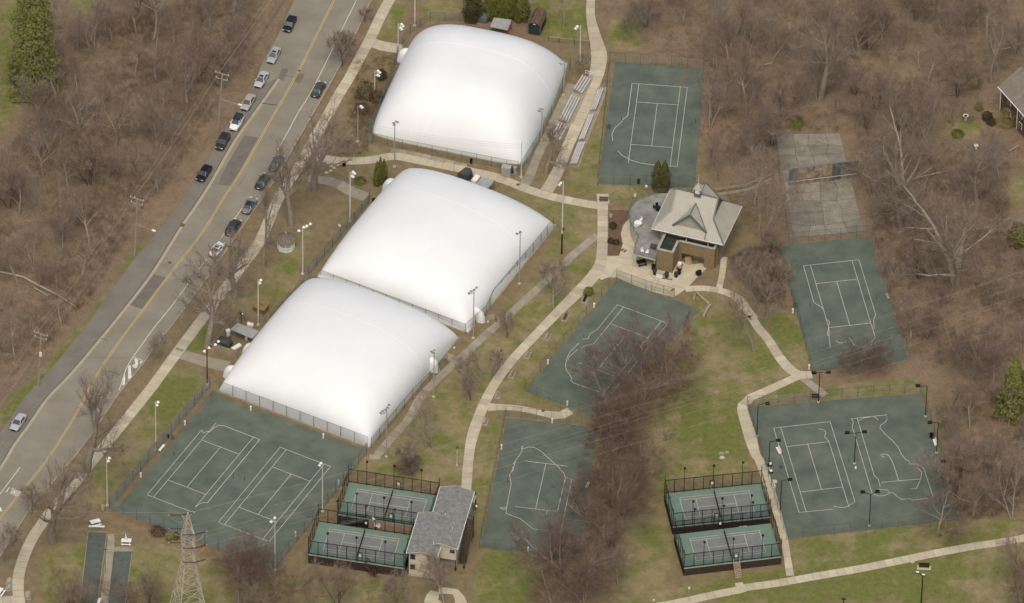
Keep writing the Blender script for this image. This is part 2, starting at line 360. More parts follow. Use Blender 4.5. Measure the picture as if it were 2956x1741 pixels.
def ground_material():
    Mt = bpy.data.materials.new('ground_cover'); Mt.use_nodes = True; nt = Mt.node_tree; nt.nodes.clear(); N = nt.nodes.new; L = nt.links.new
    out = N('ShaderNodeOutputMaterial'); bs = N('ShaderNodeBsdfPrincipled'); bs.inputs['Roughness'].default_value = 0.95; bs.inputs['Specular IOR Level'].default_value = 0.05
    geo = N('ShaderNodeNewGeometry')
    def noise(sc_, det=6.0, ro=0.65):
        n = N('ShaderNodeTexNoise'); n.inputs['Scale'].default_value = sc_; n.inputs['Detail'].default_value = det; n.inputs['Roughness'].default_value = ro
        L(geo.outputs['Position'], n.inputs['Vector']); return n.outputs['Fac']
    def mr(v, a, b, c=0.0, d=1.0):
        r = N('ShaderNodeMapRange'); r.inputs[1].default_value = a; r.inputs[2].default_value = b; r.inputs[3].default_value = c; r.inputs[4].default_value = d; L(v, r.inputs[0]); return r.outputs[0]
    def mix(f, a, b):
        x = N('ShaderNodeMix'); x.data_type = 'RGBA'; L(f, x.inputs[0])
        for k, s in ((6, a), (7, b)):
            if isinstance(s, tuple): x.inputs[k].default_value = (*s, 1)
            else: L(s, x.inputs[k])
        return x.outputs[2]
    def attr(nm): a = N('ShaderNodeAttribute'); a.attribute_name = nm; return a.outputs['Fac']
    def math_(op, a, b):
        x = N('ShaderNodeMath'); x.operation = op; x.use_clamp = True
        for k, s in ((0, a), (1, b)):
            if isinstance(s, float): x.inputs[k].default_value = s
            else: L(s, x.inputs[k])
        return x.outputs[0]
    litter = mix(mr(noise(0.35, 9, 0.75), 0.36, 0.66), S(104, 90, 73), S(135, 117, 97))
    litter = mix(mr(noise(2.6, 6, 0.8), 0.46, 0.74), litter, S(158, 137, 112))
    litter = mix(mr(noise(1.7, 7, 0.8), 0.56, 0.76), litter, S(76, 61, 49))
    tan = mix(mr(noise(1.2, 8, 0.8), 0.3, 0.7), S(124, 108, 85), S(153, 135, 109))
    litter = mix(math_('MULTIPLY', attr('tan'), mr(noise(0.3, 6), 0.3, 0.6)), litter, tan)
    dry = mix(mr(noise(0.5, 8, 0.75), 0.35, 0.65), S(126, 115, 83), S(152, 139, 105))
    grn = mix(mr(noise(0.9, 8, 0.75), 0.35, 0.65), S(95, 101, 53), S(120, 122, 71))
    gmix = mr(math_('ADD', noise(0.16, 8, 0.7), math_('MULTIPLY', attr('rich'), 0.18)), 0.44, 0.60)
    grass = mix(gmix, dry, grn)
    grass = mix(mr(noise(0.7, 9, 0.8), 0.54, 0.72, 0.0, 0.7), grass, S(144, 128, 96))
    grass = mix(mr(noise(4.5, 5, 0.8), 0.52, 0.78), grass, S(84, 87, 47))
    brown_lawn = mix(mr(noise(0.6, 8, 0.75), 0.35, 0.66), S(112, 100, 76), S(138, 124, 94))
    base = mix(attr('lawn'), litter, brown_lawn)
    edge = mr(math_('ADD', attr('grass'), mr(noise(0.22, 9, 0.72), 0.3, 0.7, -0.42, 0.42)), 0.34, 0.66)
    # attribute plus signed noise: keep zero where there is no grass at all
    edge = math_('MULTIPLY', edge, mr(attr('grass'), 0.02, 0.2))
    col = mix(edge, base, grass)
    fine = mr(noise(11.0, 3, 0.7), 0.25, 0.75, 0.8, 1.2)
    vm = N('ShaderNodeVectorMath'); vm.operation = 'SCALE'; L(col, vm.inputs[0]); L(fine, vm.inputs['Scale'])
    L(vm.outputs[0], bs.inputs['Base Color'])
    bp = N('ShaderNodeBump'); bp.inputs['Strength'].default_value = 0.6; bp.inputs['Distance'].default_value = 0.15
    L(noise(3.0, 6, 0.8), bp.inputs['Height']); L(bp.outputs[0], bs.inputs['Normal'])
    L(bs.outputs[0], out.inputs[0]); return Mt
me.materials.append(ground_material())
g_ob = bpy.data.objects.new('ground', me); COL.objects.link(g_ob); tag(g_ob, kind='structure'); ORG['ground'] = Vector((0, 0, 0))
# ---------------------------------------------------------------- road
def cat_lines(*segs):
    out = []
    for fr, pts in segs: out += WL(fr, pts)
    return out
yel = cat_lines(('t10', [(720, -130), (655, 0), (535, 240), (410, 490), (305, 680), (200, 860), (100, 1040), (0, 1210)]),
                ('t01', [(1600, 0), (1500, 165), (1390, 325), (1180, 590), (1000, 830), (830, 1060), (690, 1270), (600, 1440)]),
                ('t02', [(540, 140), (430, 320), (300, 510), (150, 690), (0, 880), (-140, 1050), (-300, 1240)]))
yel = smooth_line(yel, 4)
kerbR = smooth_line(cat_lines(('t10', [(985, -130), (918, 0), (805, 250), (695, 470), (575, 690), (470, 870), (360, 1060), (240, 1270)]),
                  ('t01', [(1760, 170), (1560, 460), (1430, 640), (1290, 830), (1095, 1085), (1000, 1215), (850, 1400)]),
                  ('t02', [(660, 270), (510, 465), (370, 630), (225, 795), (60, 1055), (-60, 1250), (-200, 1480)])), 4)
edgeL = smooth_line(cat_lines(('t10', [(440, -130), (370, 0), (250, 260), (140, 450)]),
                  ('t00', [(1800, 640), (1640, 880), (1500, 1110), (1370, 1310), (1250, 1500)]),
                  ('t01', [(960, 440), (640, 880), (350, 1240)]), ('t02', [(175, 15), (0, 270), (-160, 480), (-320, 690)])), 4)
laneR = smooth_line(cat_lines(('t00', [(1979, 560), (1830, 770), (1660, 1010), (1500, 1290), (1375, 1484)]),
                  ('t01', [(1290, 195), (1080, 530), (905, 760), (740, 965), (500, 1250)]), ('t02', [(330, 15), (200, 200), (90, 350), (0, 500), (-160, 720), (-320, 930)])), 4)
def sheet_between(A, B, z, n=60):
    a = [A[0]] ; mb = MB()
    def par(P, n):
        L = [0.0]
        for p, q in zip(P, P[1:]): L.append(L[-1] + (q - p).length)
        out = []; k = 0
        for i in range(n + 1):
            t = L[-1] * i / n
            while k < len(P) - 2 and L[k + 1] < t: k += 1
            out.append(lerp(P[k], P[k + 1], (t - L[k]) / max(1e-6, L[k + 1] - L[k])))
        return out
    a, b = par(A, n), par(B, n)
    for i in range(n): mb.quad(*[Vector((p.x, p.y, z)) for p in (a[i], a[i + 1], b[i + 1], b[i])])
    return mb
road = tag(sheet_between(edgeL, kerbR, 0.004).build('road', M['asphalt']), kind='structure')
sheet_between(edgeL[16:], laneR, 0.008).build('parking_lane', M['asphalt_lane'], road)
mb = MB()
seam = [p for i, p in enumerate(laneR)]
ribbon(mb, seam, 0.16, 0.012, 0.0); mb.build('seam', M['asphalt_seam'], road)
mb = MB(); ribbon(mb, laneR, 0.55, 0.012, 0.42); mb.build('gutter_strip', mat('gutter_strip', S(160, 149, 127), S(176, 164, 140), scale=0.8), road)
for off in (-0.15, 0.15): ribbon(MB(), yel, 0.11, 0.012, off).build('centre_line', M['yellow'], road)
wl = cat_lines(('t10', [(870, -120), (815, 0), (720, 190), (560, 520), (470, 690), (400, 800), (330, 930), (250, 1070)]))
ribbon(MB(), smooth_line(wl, 4), 0.11, 0.012).build('edge_line', M['white_line'], road)
for seg in ([(1740, 60), (1670, 160)], [(1610, 245), (1570, 300)]): ribbon(MB(), WL('t01', seg), 0.11, 0.012).build('edge_line', M['white_line'], road)
wl = WL('t01', [(1475, 440), (1380, 565), (1230, 770), (1100, 930), (1000, 1070), (950, 1140), (905, 1215), (880, 1290), (850, 1378)])
ribbon(MB(), smooth_line(wl, 4), 0.12, 0.012).build('edge_line', M['white_line'], road)
ribbon(MB(), WL('a', [(195, 165), (100, 292), (0, 425), (-120, 590)]), 0.12, 0.012).build('edge_line', M['white_line'], road)
ribbon(MB(), WL('t01', [(955, 1140), (1018, 1165)]), 0.12, 0.012).build('edge_line', M['white_line'], road)
for q in ([(960, 1150), (985, 1158), (985, 1200), (968, 1200)], [(915, 1205), (932, 1195), (940, 1285), (915, 1300)], [(882, 1290), (893, 1262), (892, 1335), (872, 1345)], [(1005, 1168), (1018, 1170), (1003, 1190), (998, 1188)]):
    MB().poly([Vector((p.x, p.y, 0.012)) for p in WL('t01', q)][::-1]).build('hatch_bar', M['white_line'], road)
# patches, cracks, covers
for fr, q in (('t01', [(1085, 545), (1190, 572), (1015, 798), (905, 760)]), ('o', [(790, 770), (985, 800), (620, 1470), (420, 1450), (560, 1160)]), ('t10', [(285, 487), (330, 493), (292, 577), (245, 568)]), ('t10', [(380, 520), (445, 530), (410, 600), (365, 580)])):
    MB().poly([Vector((p.x, p.y, 0.0105)) for p in WL(fr, q)]).build('asphalt_patch', M['asphalt_patch'], road)
for fr, pts, w in (('t10', [(140, 738), (170, 742), (215, 750), (255, 752)], 0.14), ('t01', [(720, 1005), (770, 1022)], 0.18), ('t01', [(770, 1240), (820, 1250), (862, 1270)], 0.2), ('t00', [(1860, 735), (1900, 742), (1979, 750)], 0.14), ('t10', [(310, 540), (370, 548)], 0.14),
                   ('t01', [(470, 1130), (640, 1142), (900, 1150)], 0.05), ('o', [(820, 1300), (760, 1400), (700, 1480)], 0.08), ('t10', [(620, 470), (540, 600), (500, 680)], 0.07)):
    ribbon(MB(), WL(fr, pts), w, 0.0165).build('tar_crack', M['asphalt_seam'], road)
for fr, x, y, r in (('t01', 1212, 466, 0.38), ('t10', 405, 505, 0.3)):
    c = W(fr, x, y); MB().lathe((c.x, c.y, 0.0), [(r, 0.005), (r, 0.02), (r * 0.85, 0.022), (r * 0.85, 0.017), (0.02, 0.017)], 14).build('manhole_cover', M['rust'], road)
c = W('t01', 1303, 198); MB().box((c.x, c.y, 0.012), 0.75, 1.0, 0.02, -0.35).build('drain_grate', M['rust'], road)
# lettering on the carriageway, read by drivers coming down the slope
d_dir = (W('x', 40, 1480) - W('x', 960, 290)).normalized()       # travel direction on this side
c0 = W('x', 440, 480)
tx = Vector((d_dir.y, -d_dir.x, 0)).normalized(); ty = d_dir      # reader's right and the reader's up (letters' tops lie ahead)
def stroke(mb, pts, ox):
    pp = [c0 + tx * (ox + x) + ty * y for x, y in pts]
    for a, b in zip(pp, pp[1:]):
        d = (b - a).normalized(); n = Vector((-d.y, d.x, 0)) * 0.07; e = d * 0.05; z = Vector((0, 0, 0.013))
        mb.quad(a - n - e + z, b - n + e + z, b + n + e + z, a + n - e + z)
word = {'O': [(0, -.7), (.4, -.7), (.4, .7), (0, .7), (0, -.7)], 'N': [(0, -.7), (0, .7), (.4, -.7), (.4, .7)], 'L': [(0, .7), (0, -.7), (.4, -.7)], 'Y': [(0, .7), (.2, .1), (.4, .7), (.2, .1), (.2, -.7)]}
for i, ch in enumerate('ONLY'):
    mb = MB(); stroke(mb, word[ch], -1.35 + i * 0.72); mb.build('road_letter', M['white_line'], road)
MB().poly([Vector((p.x, p.y, 0.013)) for p in WL('x', [(30, 1045), (80, 1195), (-10, 1190), (-160, 1180), (-60, 1090)])][::-1]).build('road_arrow', M['white_line'], road)
# kerb of separate stones
kerb = tag(ribbon(MB(), kerbR, 0.3, 0.006).build('kerb', M['joint']), kind='structure')
kp = resample([p for p in kerbR if -100 < p.y < 104], 2.4); kn = normals2(kp)
for i in range(len(kp) - 1):
    a, b = kp[i], kp[i + 1]; d = (b - a).normalized() * 0.02; na, nb = kn[i] * 0.09, kn[i + 1] * 0.09
    MB().prism([a + d - na, b - d - nb, b - d + nb, a + d + na], -0.05, 0.12).build('kerb_stone', M['kerb'], kerb)

# ---------------------------------------------------------------- walks made of slabs
def walk(name, pts, width, old=False, step=1.6, smooth=True, z=0.03):
    P = smooth_line(pts, 5) if smooth else pts
    P = resample(P, step); ns = normals2(P); n = len(P)
    ws = [width] * n if not hasattr(width, '__len__') else [float(np.interp(i / (n - 1) * (len(width) - 1), range(len(width)), width)) for i in range(n)]
    b = MB()
    for i in range(n - 1):
        na, nb = ns[i] * (ws[i] / 2 - 0.03), ns[i + 1] * (ws[i + 1] / 2 - 0.03); zz = Vector((0, 0, 0.002))
        b.quad(P[i] - na + zz, P[i + 1] - nb + zz, P[i + 1] + nb + zz, P[i] + na + zz)
    o = tag(b.build(name, M['joint']), kind='structure')
    for i in range(n - 1):
        d = (P[i + 1] - P[i]).normalized() * 0.025; na, nb = ns[i] * (ws[i] / 2), ns[i + 1] * (ws[i + 1] / 2)
        k = rnd.choice((0, 0, 0, 1, 2)); dz = rnd.uniform(-0.005, 0.005)
        MB().prism([P[i] + d - na, P[i + 1] - d - nb, P[i + 1] - d + nb, P[i] + d + na], -0.03, z + dz).build('slab', M[('oslab%d' if old else 'slab%d') % k], o)
    return o
walk('sidewalk', cat_lines(('t10', [(1110, -110), (1050, 0), (985, 120), (915, 270), (840, 410), (760, 560), (680, 690), (600, 840), (530, 960), (450, 1100), (375, 1230), (250, 1430)]),
     ('v', [(640, 592), (592, 660), (545, 722), (500, 782), (440, 862), (372, 955), (312, 1030), (252, 1105), (205, 1163), (165, 1213), (118, 1268), (78, 1328), (52, 1390), (44, 1440), (50, 1500), (60, 1560)])), 2.15)
walk('path', WL('t20', [(755, -120), (755, 0), (755, 120), (785, 260), (815, 380), (808, 480), (775, 600), (715, 760), (645, 920), (585, 1060), (530, 1200), (480, 1300), (440, 1365)]), [1.7, 1.7, 1.8, 2.4, 3.2, 3.0, 2.5, 2.4, 2.4, 2.2, 2.2, 2.4, 2.6], step=1.9)
walk('path', cat_lines(('t10', [(520, 1125), (620, 1138), (720, 1150), (900, 1145), (1080, 1115), (1200, 1135), (1400, 1175), (1700, 1238), (1900, 1285)]), ('t20', [(60, 1262), (150, 1290), (300, 1350), (430, 1392), (600, 1432), (720, 1455), (830, 1472)])), 2.1)
walk('path', WL('t20', [(625, 600), (545, 770), (455, 950), (400, 1060), (350, 1180), (310, 1275), (270, 1330)]), [2.0, 2.2, 2.2, 1.8, 1.7, 1.8, 2.2], old=True)
walk('path', cat_lines(('t21', [(840, -25), (840, 60), (840, 250), (835, 400), (820, 490), (750, 590), (650, 690), (500, 840), (350, 995), (200, 1155), (90, 1300), (20, 1420)]), ('t12', [(1690, 150), (1635, 320), (1610, 500), (1596, 710)])), [2.3, 2.0, 2.0, 2.1, 2.6, 2.4, 2.1, 1.9, 1.9, 1.9, 1.9, 2.1, 2.2, 1.9, 1.9, 1.9])
walk('path', cat_lines(('t21', [(800, 268), (640, 402), (470, 560), (300, 722), (100, 900), (0, 985)]), ('t11', [(1640, 1070), (1500, 1200), (1380, 1310), (1270, 1430)]), ('t12', [(1180, 175), (1060, 310), (965, 425)])), 1.65, old=True)
walk('path', WL('t22', [(20, 85), (130, 85), (250, 95), (400, 125), (480, 142), (560, 140), (610, 110)]), [2.2, 1.6, 1.5, 1.5, 1.6, 2.2, 2.0])
walk('path', cat_lines(('t21', [(1430, 655), (1550, 648), (1690, 668), (1800, 715), (1870, 800), (1930, 880)]), ('t31', [(20, 830), (80, 930), (150, 1010), (225, 1130), (305, 1225), (380, 1268), (465, 1265)])), [1.6, 1.5, 1.6, 1.9, 1.9, 1.7, 1.7, 1.8, 1.8, 1.9, 2.0, 2.2, 2.0])
walk('path', cat_lines(('t31', [(370, 1275), (260, 1325), (130, 1385), (0, 1440)]), ('t22', [(1880, 45), (1835, 75), (1850, 150), (1890, 280), (1930, 420)]), ('t32', [(80, 440), (140, 600), (205, 800), (262, 1010), (310, 1290)])), [1.8, 1.8, 1.8, 1.9, 2.2, 2.4, 1.8, 1.8, 1.8, 1.7, 1.4, 1.5, 1.3, 1.5], old=False)
walk('path', WL('t31', [(395, 1285), (470, 1345), (560, 1415)]), 1.6, old=True)
walk('path', cat_lines(('t32', [(2150, 990), (1979, 1020), (1800, 1052), (1570, 1087), (1300, 1138), (1050, 1190), (800, 1240), (500, 1292), (200, 1345), (0, 1372)]), ('t22', [(1840, 1385), (1700, 1412), (1560, 1442), (1430, 1472), (1280, 1500), (1150, 1520)])), 1.9)
walk('path', WL('t22', [(1812, 1338), (1826, 1385)]), 1.5, smooth=False, step=1.1)
walk('path', WL('t10', [(905, 290), (960, 318), (1030, 335), (1140, 350)]), [2.4, 2.8, 2.8, 2.6])
walk('path', WL('t01', [(1240, 1100), (1330, 1130), (1440, 1165), (1560, 1195), (1630, 1210)]), [2.6, 2.6, 2.8, 3.0, 3.0], old=True)
walk('path', WL('t10', [(470, 1270), (560, 1285), (680, 1310), (760, 1360), (890, 1410)]), [2.2, 2.4, 2.4, 2.6, 2.6], old=True)
walk('path', WL('t21', [(1708, 425), (1695, 540), (1672, 650)]), [1.3, 1.2, 1.2])
walk('path', WL('t12', [(1380, 1500), (1345, 1470), (1375, 1400)]), [3.0, 2.6, 1.6])
walk('path', WL('t12', [(1400, 1395), (1520, 1405), (1560, 1480), (1570, 1560)]), [1.6, 1.6, 2.2, 2.4])
walk('path', WL('t01', [(1500, 870), (1550, 885), (1605, 905)]), 0.9, old=True)
walk('path', WL('t10', [(1060, 1075), (1200, 1095), (1400, 1140), (1600, 1185)]), [1.6, 1.3, 1.2, 1.0], old=True)
walk('path', WL('t11', [(1735, 870), (1790, 850), (1850, 870)]), [1.6, 1.6, 1.8], old=True)
walk('path', WL('t11', [(1440, 1120), (1500, 1150), (1545, 1180)]), [1.6, 1.6, 1.8], old=True)
walk('path', WL('t12', [(905, 440), (940, 436), (985, 440)]), 1.4, old=True)
walk('path', WL('a', [(-60, 1470), (40, 1465), (135, 1455)]), 2.4)
# plaza in front of the pavilion
pl = [W('t21', x, y) for x, y in ((862, 420), (958, 418), (985, 330), (970, 262), (985, 205), (1030, 150), (1060, 250), (1110, 300), (1450, 480), (1560, 470), (1590, 500), (1500, 585), (1440, 650), (1350, 712), (1205, 675), (1040, 615), (940, 572), (880, 570), (830, 590), (800, 560), (850, 500))]
plaza = tag(MB().prism(pl, -0.05, 0.022).build('plaza', M['concrete']), kind='structure')
for q in ([(862, 420), (1060, 440), (1350, 712)], [(1060, 440), (1040, 615)], [(985, 330), (1120, 380)], [(1250, 560), (1205, 675)], [(1200, 590), (1420, 650)]):
    ribbon(MB(), WL('t21', q), 0.05, 0.0245).build('joint', M['joint'], plaza)
for x, y in ((982, 375), (1000, 384), (1340, 660)):
    c = W('t21', x, y); MB().box((c.x, c.y, 0.03), 0.8, 0.45, 0.012, 0.9).build('drain_grate', M['rust'], plaza)
mulch = tag(MB().prism(WL('t21', [(884, 90), (1032, 92), (1020, 150), (985, 190), (970, 260), (985, 330), (955, 412), (876, 412)]), -0.02, 0.012).build('mulch_bed', mat('mulch', S(92, 72, 58), S(118, 94, 76), scale=1.5, fine=0.2)), kind='structure')
for fr, x, y in (('t20', 235, 1320), ('t22', 415, 112)):
    c = W(fr, x, y); tag(MB().lathe((c.x, c.y, 0), [(0.36, 0.02), (0.36, 0.05), (0.3, 0.052), (0.05, 0.052)], 14).build('manhole_cover', M['rust']), 'round rusty cover set in the %s' % ('pale path below the upper dome' if fr == 't20' else 'short walk leading to the middle court gate'), 'manhole cover')

# ---------------------------------------------------------------- tennis courts
L_ = {'TL': (-4.115, 6.4), 'TR': (4.115, 6.4), 'BL': (-4.115, -6.4), 'BR': (4.115, -6.4), 'TC': (0, 6.4), 'BC': (0, -6.4), 'DTL': (-5.485, 11.885), 'DTR': (5.485, 11.885), 'DBL': (-5.485, -11.885), 'DBR': (5.485, -11.885),
      'STL': (-4.115, 11.885), 'STR': (4.115, 11.885), 'SBL': (-4.115, -11.885), 'SBR': (4.115, -11.885)}
POSE = {'A': (-57.806, -48.489, -0.4842), 'B': (-44.151, -55.628, -0.4829), 'C': (27.335, 52.685, -0.0839), 'D': (19.637, -13.411, -0.4855), 'E': (63.894, 1.2736, 0.1869), 'F': (57.97, -45.187, 0.1967)}
def CP(k, n):
    x, y, t = POSE[k]; u, v = L_[n] if isinstance(n, str) else n
    return Vector((x + u * math.cos(t) - v * math.sin(t), y + u * math.sin(t) + v * math.cos(t), 0))
def tape(court, pts, w=0.085, sm=False, gaps=0):
    P = smooth_line(pts, 5) if sm else pts
    mb = MB()
    strap(mb, P, w, 0.006, 0.022); mb.build('line_tape', M['tape'], court)
    # joints where dirt covers the tape
def pad(label, corners, m='clay'):
    c = sum(corners, Vector()) / len(corners)
    t = thing('tennis_court', label, 'tennis court', (c.x, c.y, 0)); MB().prism(corners, -0.05, 0.006).build('surface', M[m], t); return t
PX = lambda *p: WL('p', p)
padAB = pad('wide green clay pad with two tennis courts below the lowest dome', PX((612, 1128), (1050, 1296), (786, 1632), (338, 1466)))
padC = pad('green clay tennis court right of the bleachers beside the bare woods', WL('t20', [(930, 442), (1560, 490), (1500, 1342), (808, 1312)]), 'clay2')
padD = pad('slanted green clay tennis court below the pavilion, partly behind a bare tree', PX((1780, 806), (2024, 894), (1722, 1204), (1517, 1130)))
padE = pad('green clay tennis court beyond the concrete slab, crossed by power lines', WL('t31', [(225, 345), (888, 276), (1150, 1160), (470, 1236)]), 'clay2')
padF = pad('large green clay pad with black lamp posts and one tangled court', [W('t32', 10, 82), W('t31', 1238, 1398), W('t32', 1522, 888), W('t32', 284, 1024)])
padG = pad('green clay tennis court with displaced lines left of the dark thicket', PX((1464, 1206), (1726, 1234), (1668, 1616), (1386, 1580)), 'clay2')
A = lambda k, *ns: [CP(k, n) for n in ns]
T2 = lambda *p: WL('t02', p)
# court A
tape(padAB, A('A', 'TL', 'TR')); tape(padAB, A('A', 'BL', 'BR')); tape(padAB, A('A', 'TC', 'BC')); tape(padAB, A('A', 'DBL', 'SBR'))
tape(padAB, [CP('A', 'DBL')] + T2((1440, 248))); tape(padAB, [CP('A', 'SBL')] + T2((1440, 320), (1542, 200)))
tape(padAB, T2((1440, 248), (1455, 270), (1478, 258), (1500, 262)), 0.09, True); tape(padAB, T2((1495, 265), (1530, 230), (1560, 216), (1600, 218)) + [CP('A', 'STR')] + [CP('A', 'DTR')], 0.1)
tape(padAB, [CP('A', 'STR')] + [CP('A', 'SBR')]); tape(padAB, [CP('A', 'DTR')] + T2((1520, 720), (1482, 768)), 0.1); tape(padAB, T2((1482, 768), (1440, 770), (1400, 795), (1370, 832), (1388, 838)), 0.09, True)
# court B
tape(padAB, A('B', 'TL', 'TR')); tape(padAB, A('B', 'BL', 'BR')); tape(padAB, A('B', 'TC', 'BC')); tape(padAB, A('B', 'DTL', 'DTR')); tape(padAB, A('B', 'STL', 'SBL')); tape(padAB, A('B', 'STR', 'SBR')); tape(padAB, A('B', 'DTR', 'DBR'))
tape(padAB, [CP('B', 'DTL')] + T2((1562, 905)) + T2((1578, 916)) + [CP('B', 'SBL'), CP('B', 'DBR')])
# court C
t20 = lambda *p: WL('t20', p)
tape(padC, A('C', 'TL', 'TR')); tape(padC, A('C', 'BL', 'BR')); tape(padC, A('C', 'TC', 'BC')); tape(padC, A('C', 'DTL', 'DTR')); tape(padC, A('C', 'STL', 'SBL')); tape(padC, A('C', 'STR', 'SBR')); tape(padC, A('C', 'DTR', 'DBR'))
tape(padC, [CP('C', 'DTL')] + t20((1020, 825), (1005, 838), (985, 850), (972, 876), (925, 915), (906, 960), (912, 1005)), 0.1); tape(padC, t20((948, 1078), (980, 1110), (1030, 1140), (1110, 1165), (1200, 1178), (1320, 1186)) + [CP('C', 'DBR')], 0.1)
tape(padC, t20((1010, 1128), (1025, 1118), (1035, 1142)), 0.09)
# court D
t21 = lambda *p: WL('t21', p)
tape(padD, A('D', 'TL', 'TR')); tape(padD, A('D', 'BL', 'BR')); tape(padD, A('D', 'TC', 'BC')); tape(padD, A('D', 'DTL', 'DTR')); tape(padD, A('D', 'STR', 'SBR')); tape(padD, A('D', 'DTR', 'DBR'))
tape(padD, [CP('D', 'DTL')] + t21((800, 945), (748, 975), (738, 1005), (725, 1012), (692, 1010))); tape(padD, [CP('D', 'STL')] + t21((775, 1047), (720, 1058), (690, 1075)))
tape(padD, t21((672, 1040), (605, 1105), (585, 1150), (575, 1195), (580, 1230), (605, 1265), (618, 1290), (612, 1312), (640, 1328), (850, 1400)) ); tape(padD, t21((662, 1085), (605, 1135), (590, 1165)), 0.08); tape(padD, [W('t21', 850, 1400), W('t21', 885, 1415)])
# court E
t31 = lambda *p: WL('t31', p)
tape(padE, A('E', 'TL', 'TR')); tape(padE, A('E', 'BL', 'BR')); tape(padE, A('E', 'TC', 'BC')); tape(padE, A('E', 'DTL', 'DTR')); tape(padE, [CP('E', 'STL'), CP('E', 'BL')] + t31((588, 1000), (595, 1072))); tape(padE, [CP('E', 'STR'), CP('E', 'BR')] + t31((910, 975), (917, 1000), (895, 1025), (885, 1065), (860, 1078)))
tape(padE, [CP('E', 'DTL')] + t31((478, 750), (500, 765), (530, 780), (545, 800))); tape(padE, [CP('E', 'DTR')] + t31((920, 838), (912, 858), (905, 880), (908, 940))); tape(padE, t31((560, 865), (590, 890), (582, 925), (578, 985), (590, 975)), 0.09, True)
tape(padE, t31((635, 1022), (665, 1040), (700, 1030), (735, 1005), (760, 1045), (790, 1068)), 0.08, True)
# court F and the tangled one beside it
t32 = lambda *p: WL('t32', p)
tape(padF, A('F', 'TL', 'TR')); tape(padF, A('F', 'BL', 'BR')); tape(padF, A('F', 'TC', 'BC')); tape(padF, A('F', 'DTL', 'DTR')); tape(padF, A('F', 'DTL', 'DBL')); tape(padF, A('F', 'STL', 'SBL')); tape(padF, [CP('F', 'DTR')] + t32((772, 760), (735, 785), (700, 802), (660, 802), (626, 792), (622, 803)))
tape(padF, [CP('F', 'DBL')] + t32((610, 815))); tape(padF, t32((515, 240), (555, 250), (565, 270), (552, 295), (585, 330), (605, 390)) + [CP('F', 'BR')] + t32((730, 800)))
tape(padF, t32((745, 168), (1000, 140), (1000, 175), (985, 195), (955, 215), (950, 235), (985, 275), (1040, 325), (1080, 370), (1105, 425), (1135, 460), (1162, 475), (1155, 490), (1220, 492), (1262, 520), (1332, 730), (1180, 750), (1165, 738), (1110, 745), (1075, 725), (1045, 697), (1020, 698), (990, 715), (940, 720), (895, 703)))
tape(padF, t32((745, 168), (760, 190), (752, 230), (770, 280), (895, 703))); tape(padF, t32((788, 165), (910, 575), (938, 598), (952, 655), (965, 622), (1240, 598))); tape(padF, t32((795, 185), (830, 165), (880, 155)), 0.08, True); tape(padF, t32((905, 150), (940, 178)), 0.09)
tape(padF, t32((1215, 510), (1250, 555), (1240, 600), (1210, 668), (1170, 668))); tape(padF, t32((985, 445), (958, 432), (975, 420), (1010, 430), (1045, 490), (1083, 610)), 0.09, True); tape(padF, t32((940, 672), (1005, 678), (1020, 698)), 0.08)
# court G
t22 = lambda *p: WL('t22', p)
tape(padG, t22((283, 469), (590, 507))); tape(padG, t22((435, 488), (361, 813))); tape(padG, t22((215, 795), (361, 813), (430, 822))); tape(padG, t22((440, 852), (442, 825), (518, 828), (575, 590), (565, 560), (520, 508), (475, 470), (435, 432), (400, 400), (350, 372), (310, 370), (268, 385), (250, 425), (215, 470), (205, 520), (175, 570), (187, 630), (155, 800), (150, 845), (250, 880), (345, 955), (540, 978), (620, 600), (578, 588)))
tape(padG, t22((155, 800), (110, 805), (140, 815), (160, 798)), 0.1, True); tape(padG, t22((262, 385), (265, 362), (275, 370)), 0.12); tape(padG, t22((200, 490), (222, 475)), 0.1); tape(padG, t22((195, 515), (205, 530), (180, 560)), 0.1)
# net posts
for ct, fr, pts in ((padAB, 't02', [(1242, 428), (1665, 590), (1745, 610)]), (padC, 't20', [(975, 862), (1505, 880)]), (padD, 't21', [(705, 1005)]), (padE, 't31', [(450, 780), (925, 725)]), (padF, 't32', [(725, 480), (790, 470), (1275, 420)]), (padG, 't22', [(160, 622)])):
    for x, y in pts:
        c = W(fr, x, y); MB().tube((c.x, c.y, 0), (c.x, c.y, 1.07), 0.05, n=6).build('net_post', M['dk_green'], ct)
# orange leaf drifts lie along the fences of the two-court pad
def drift(name, fr, pts, w, label):
    P = resample(smooth_line(WL(fr, pts), 4), 0.5); r = random.Random(len(pts) + int(P[0].x)); ns = normals2(P)
    mb = MB()
    for i in range(len(P) - 1):
        a, b = P[i], P[i + 1]
        for k in range(int(26 * w)):
            c = lerp(a, b, r.random()) + ns[i] * r.gauss(0, w * 0.33); t = r.uniform(0, 6.28); s = r.uniform(0.05, 0.11)
            u = Vector((math.cos(t), math.sin(t), r.uniform(-.2, .2))) * s; v = Vector((-math.sin(t), math.cos(t), r.uniform(-.2, .2))) * s
            c.z = 0.012 + r.uniform(0, 0.04); mb.tri(c - u, c + v, c + u)
    return tag(mb.build(name, M['leaf_litter']), label, 'leaves', kind='stuff')
M['leaf_litter'] = mat('leaf_litter', S(120, 88, 62), S(158, 122, 90), scale=3)
drift('leaf_drift', 't02', [(1500, 10), (1420, 90), (1330, 190), (1220, 330), (1120, 440), (1040, 530), (950, 650), (850, 745)], 1.1, 'orange leaf drift along the left fence of the two-court pad')
drift('leaf_drift', 't02', [(1560, 10), (1650, 40), (1780, 85), (1900, 125)], 0.7, 'orange leaf drift under the fence below the lowest dome')
drift('leaf_drift', 't02', [(800, 850), (900, 880), (1000, 920), (1150, 940)], 1.2, 'orange leaf drift outside the lower fence of the two-court pad')
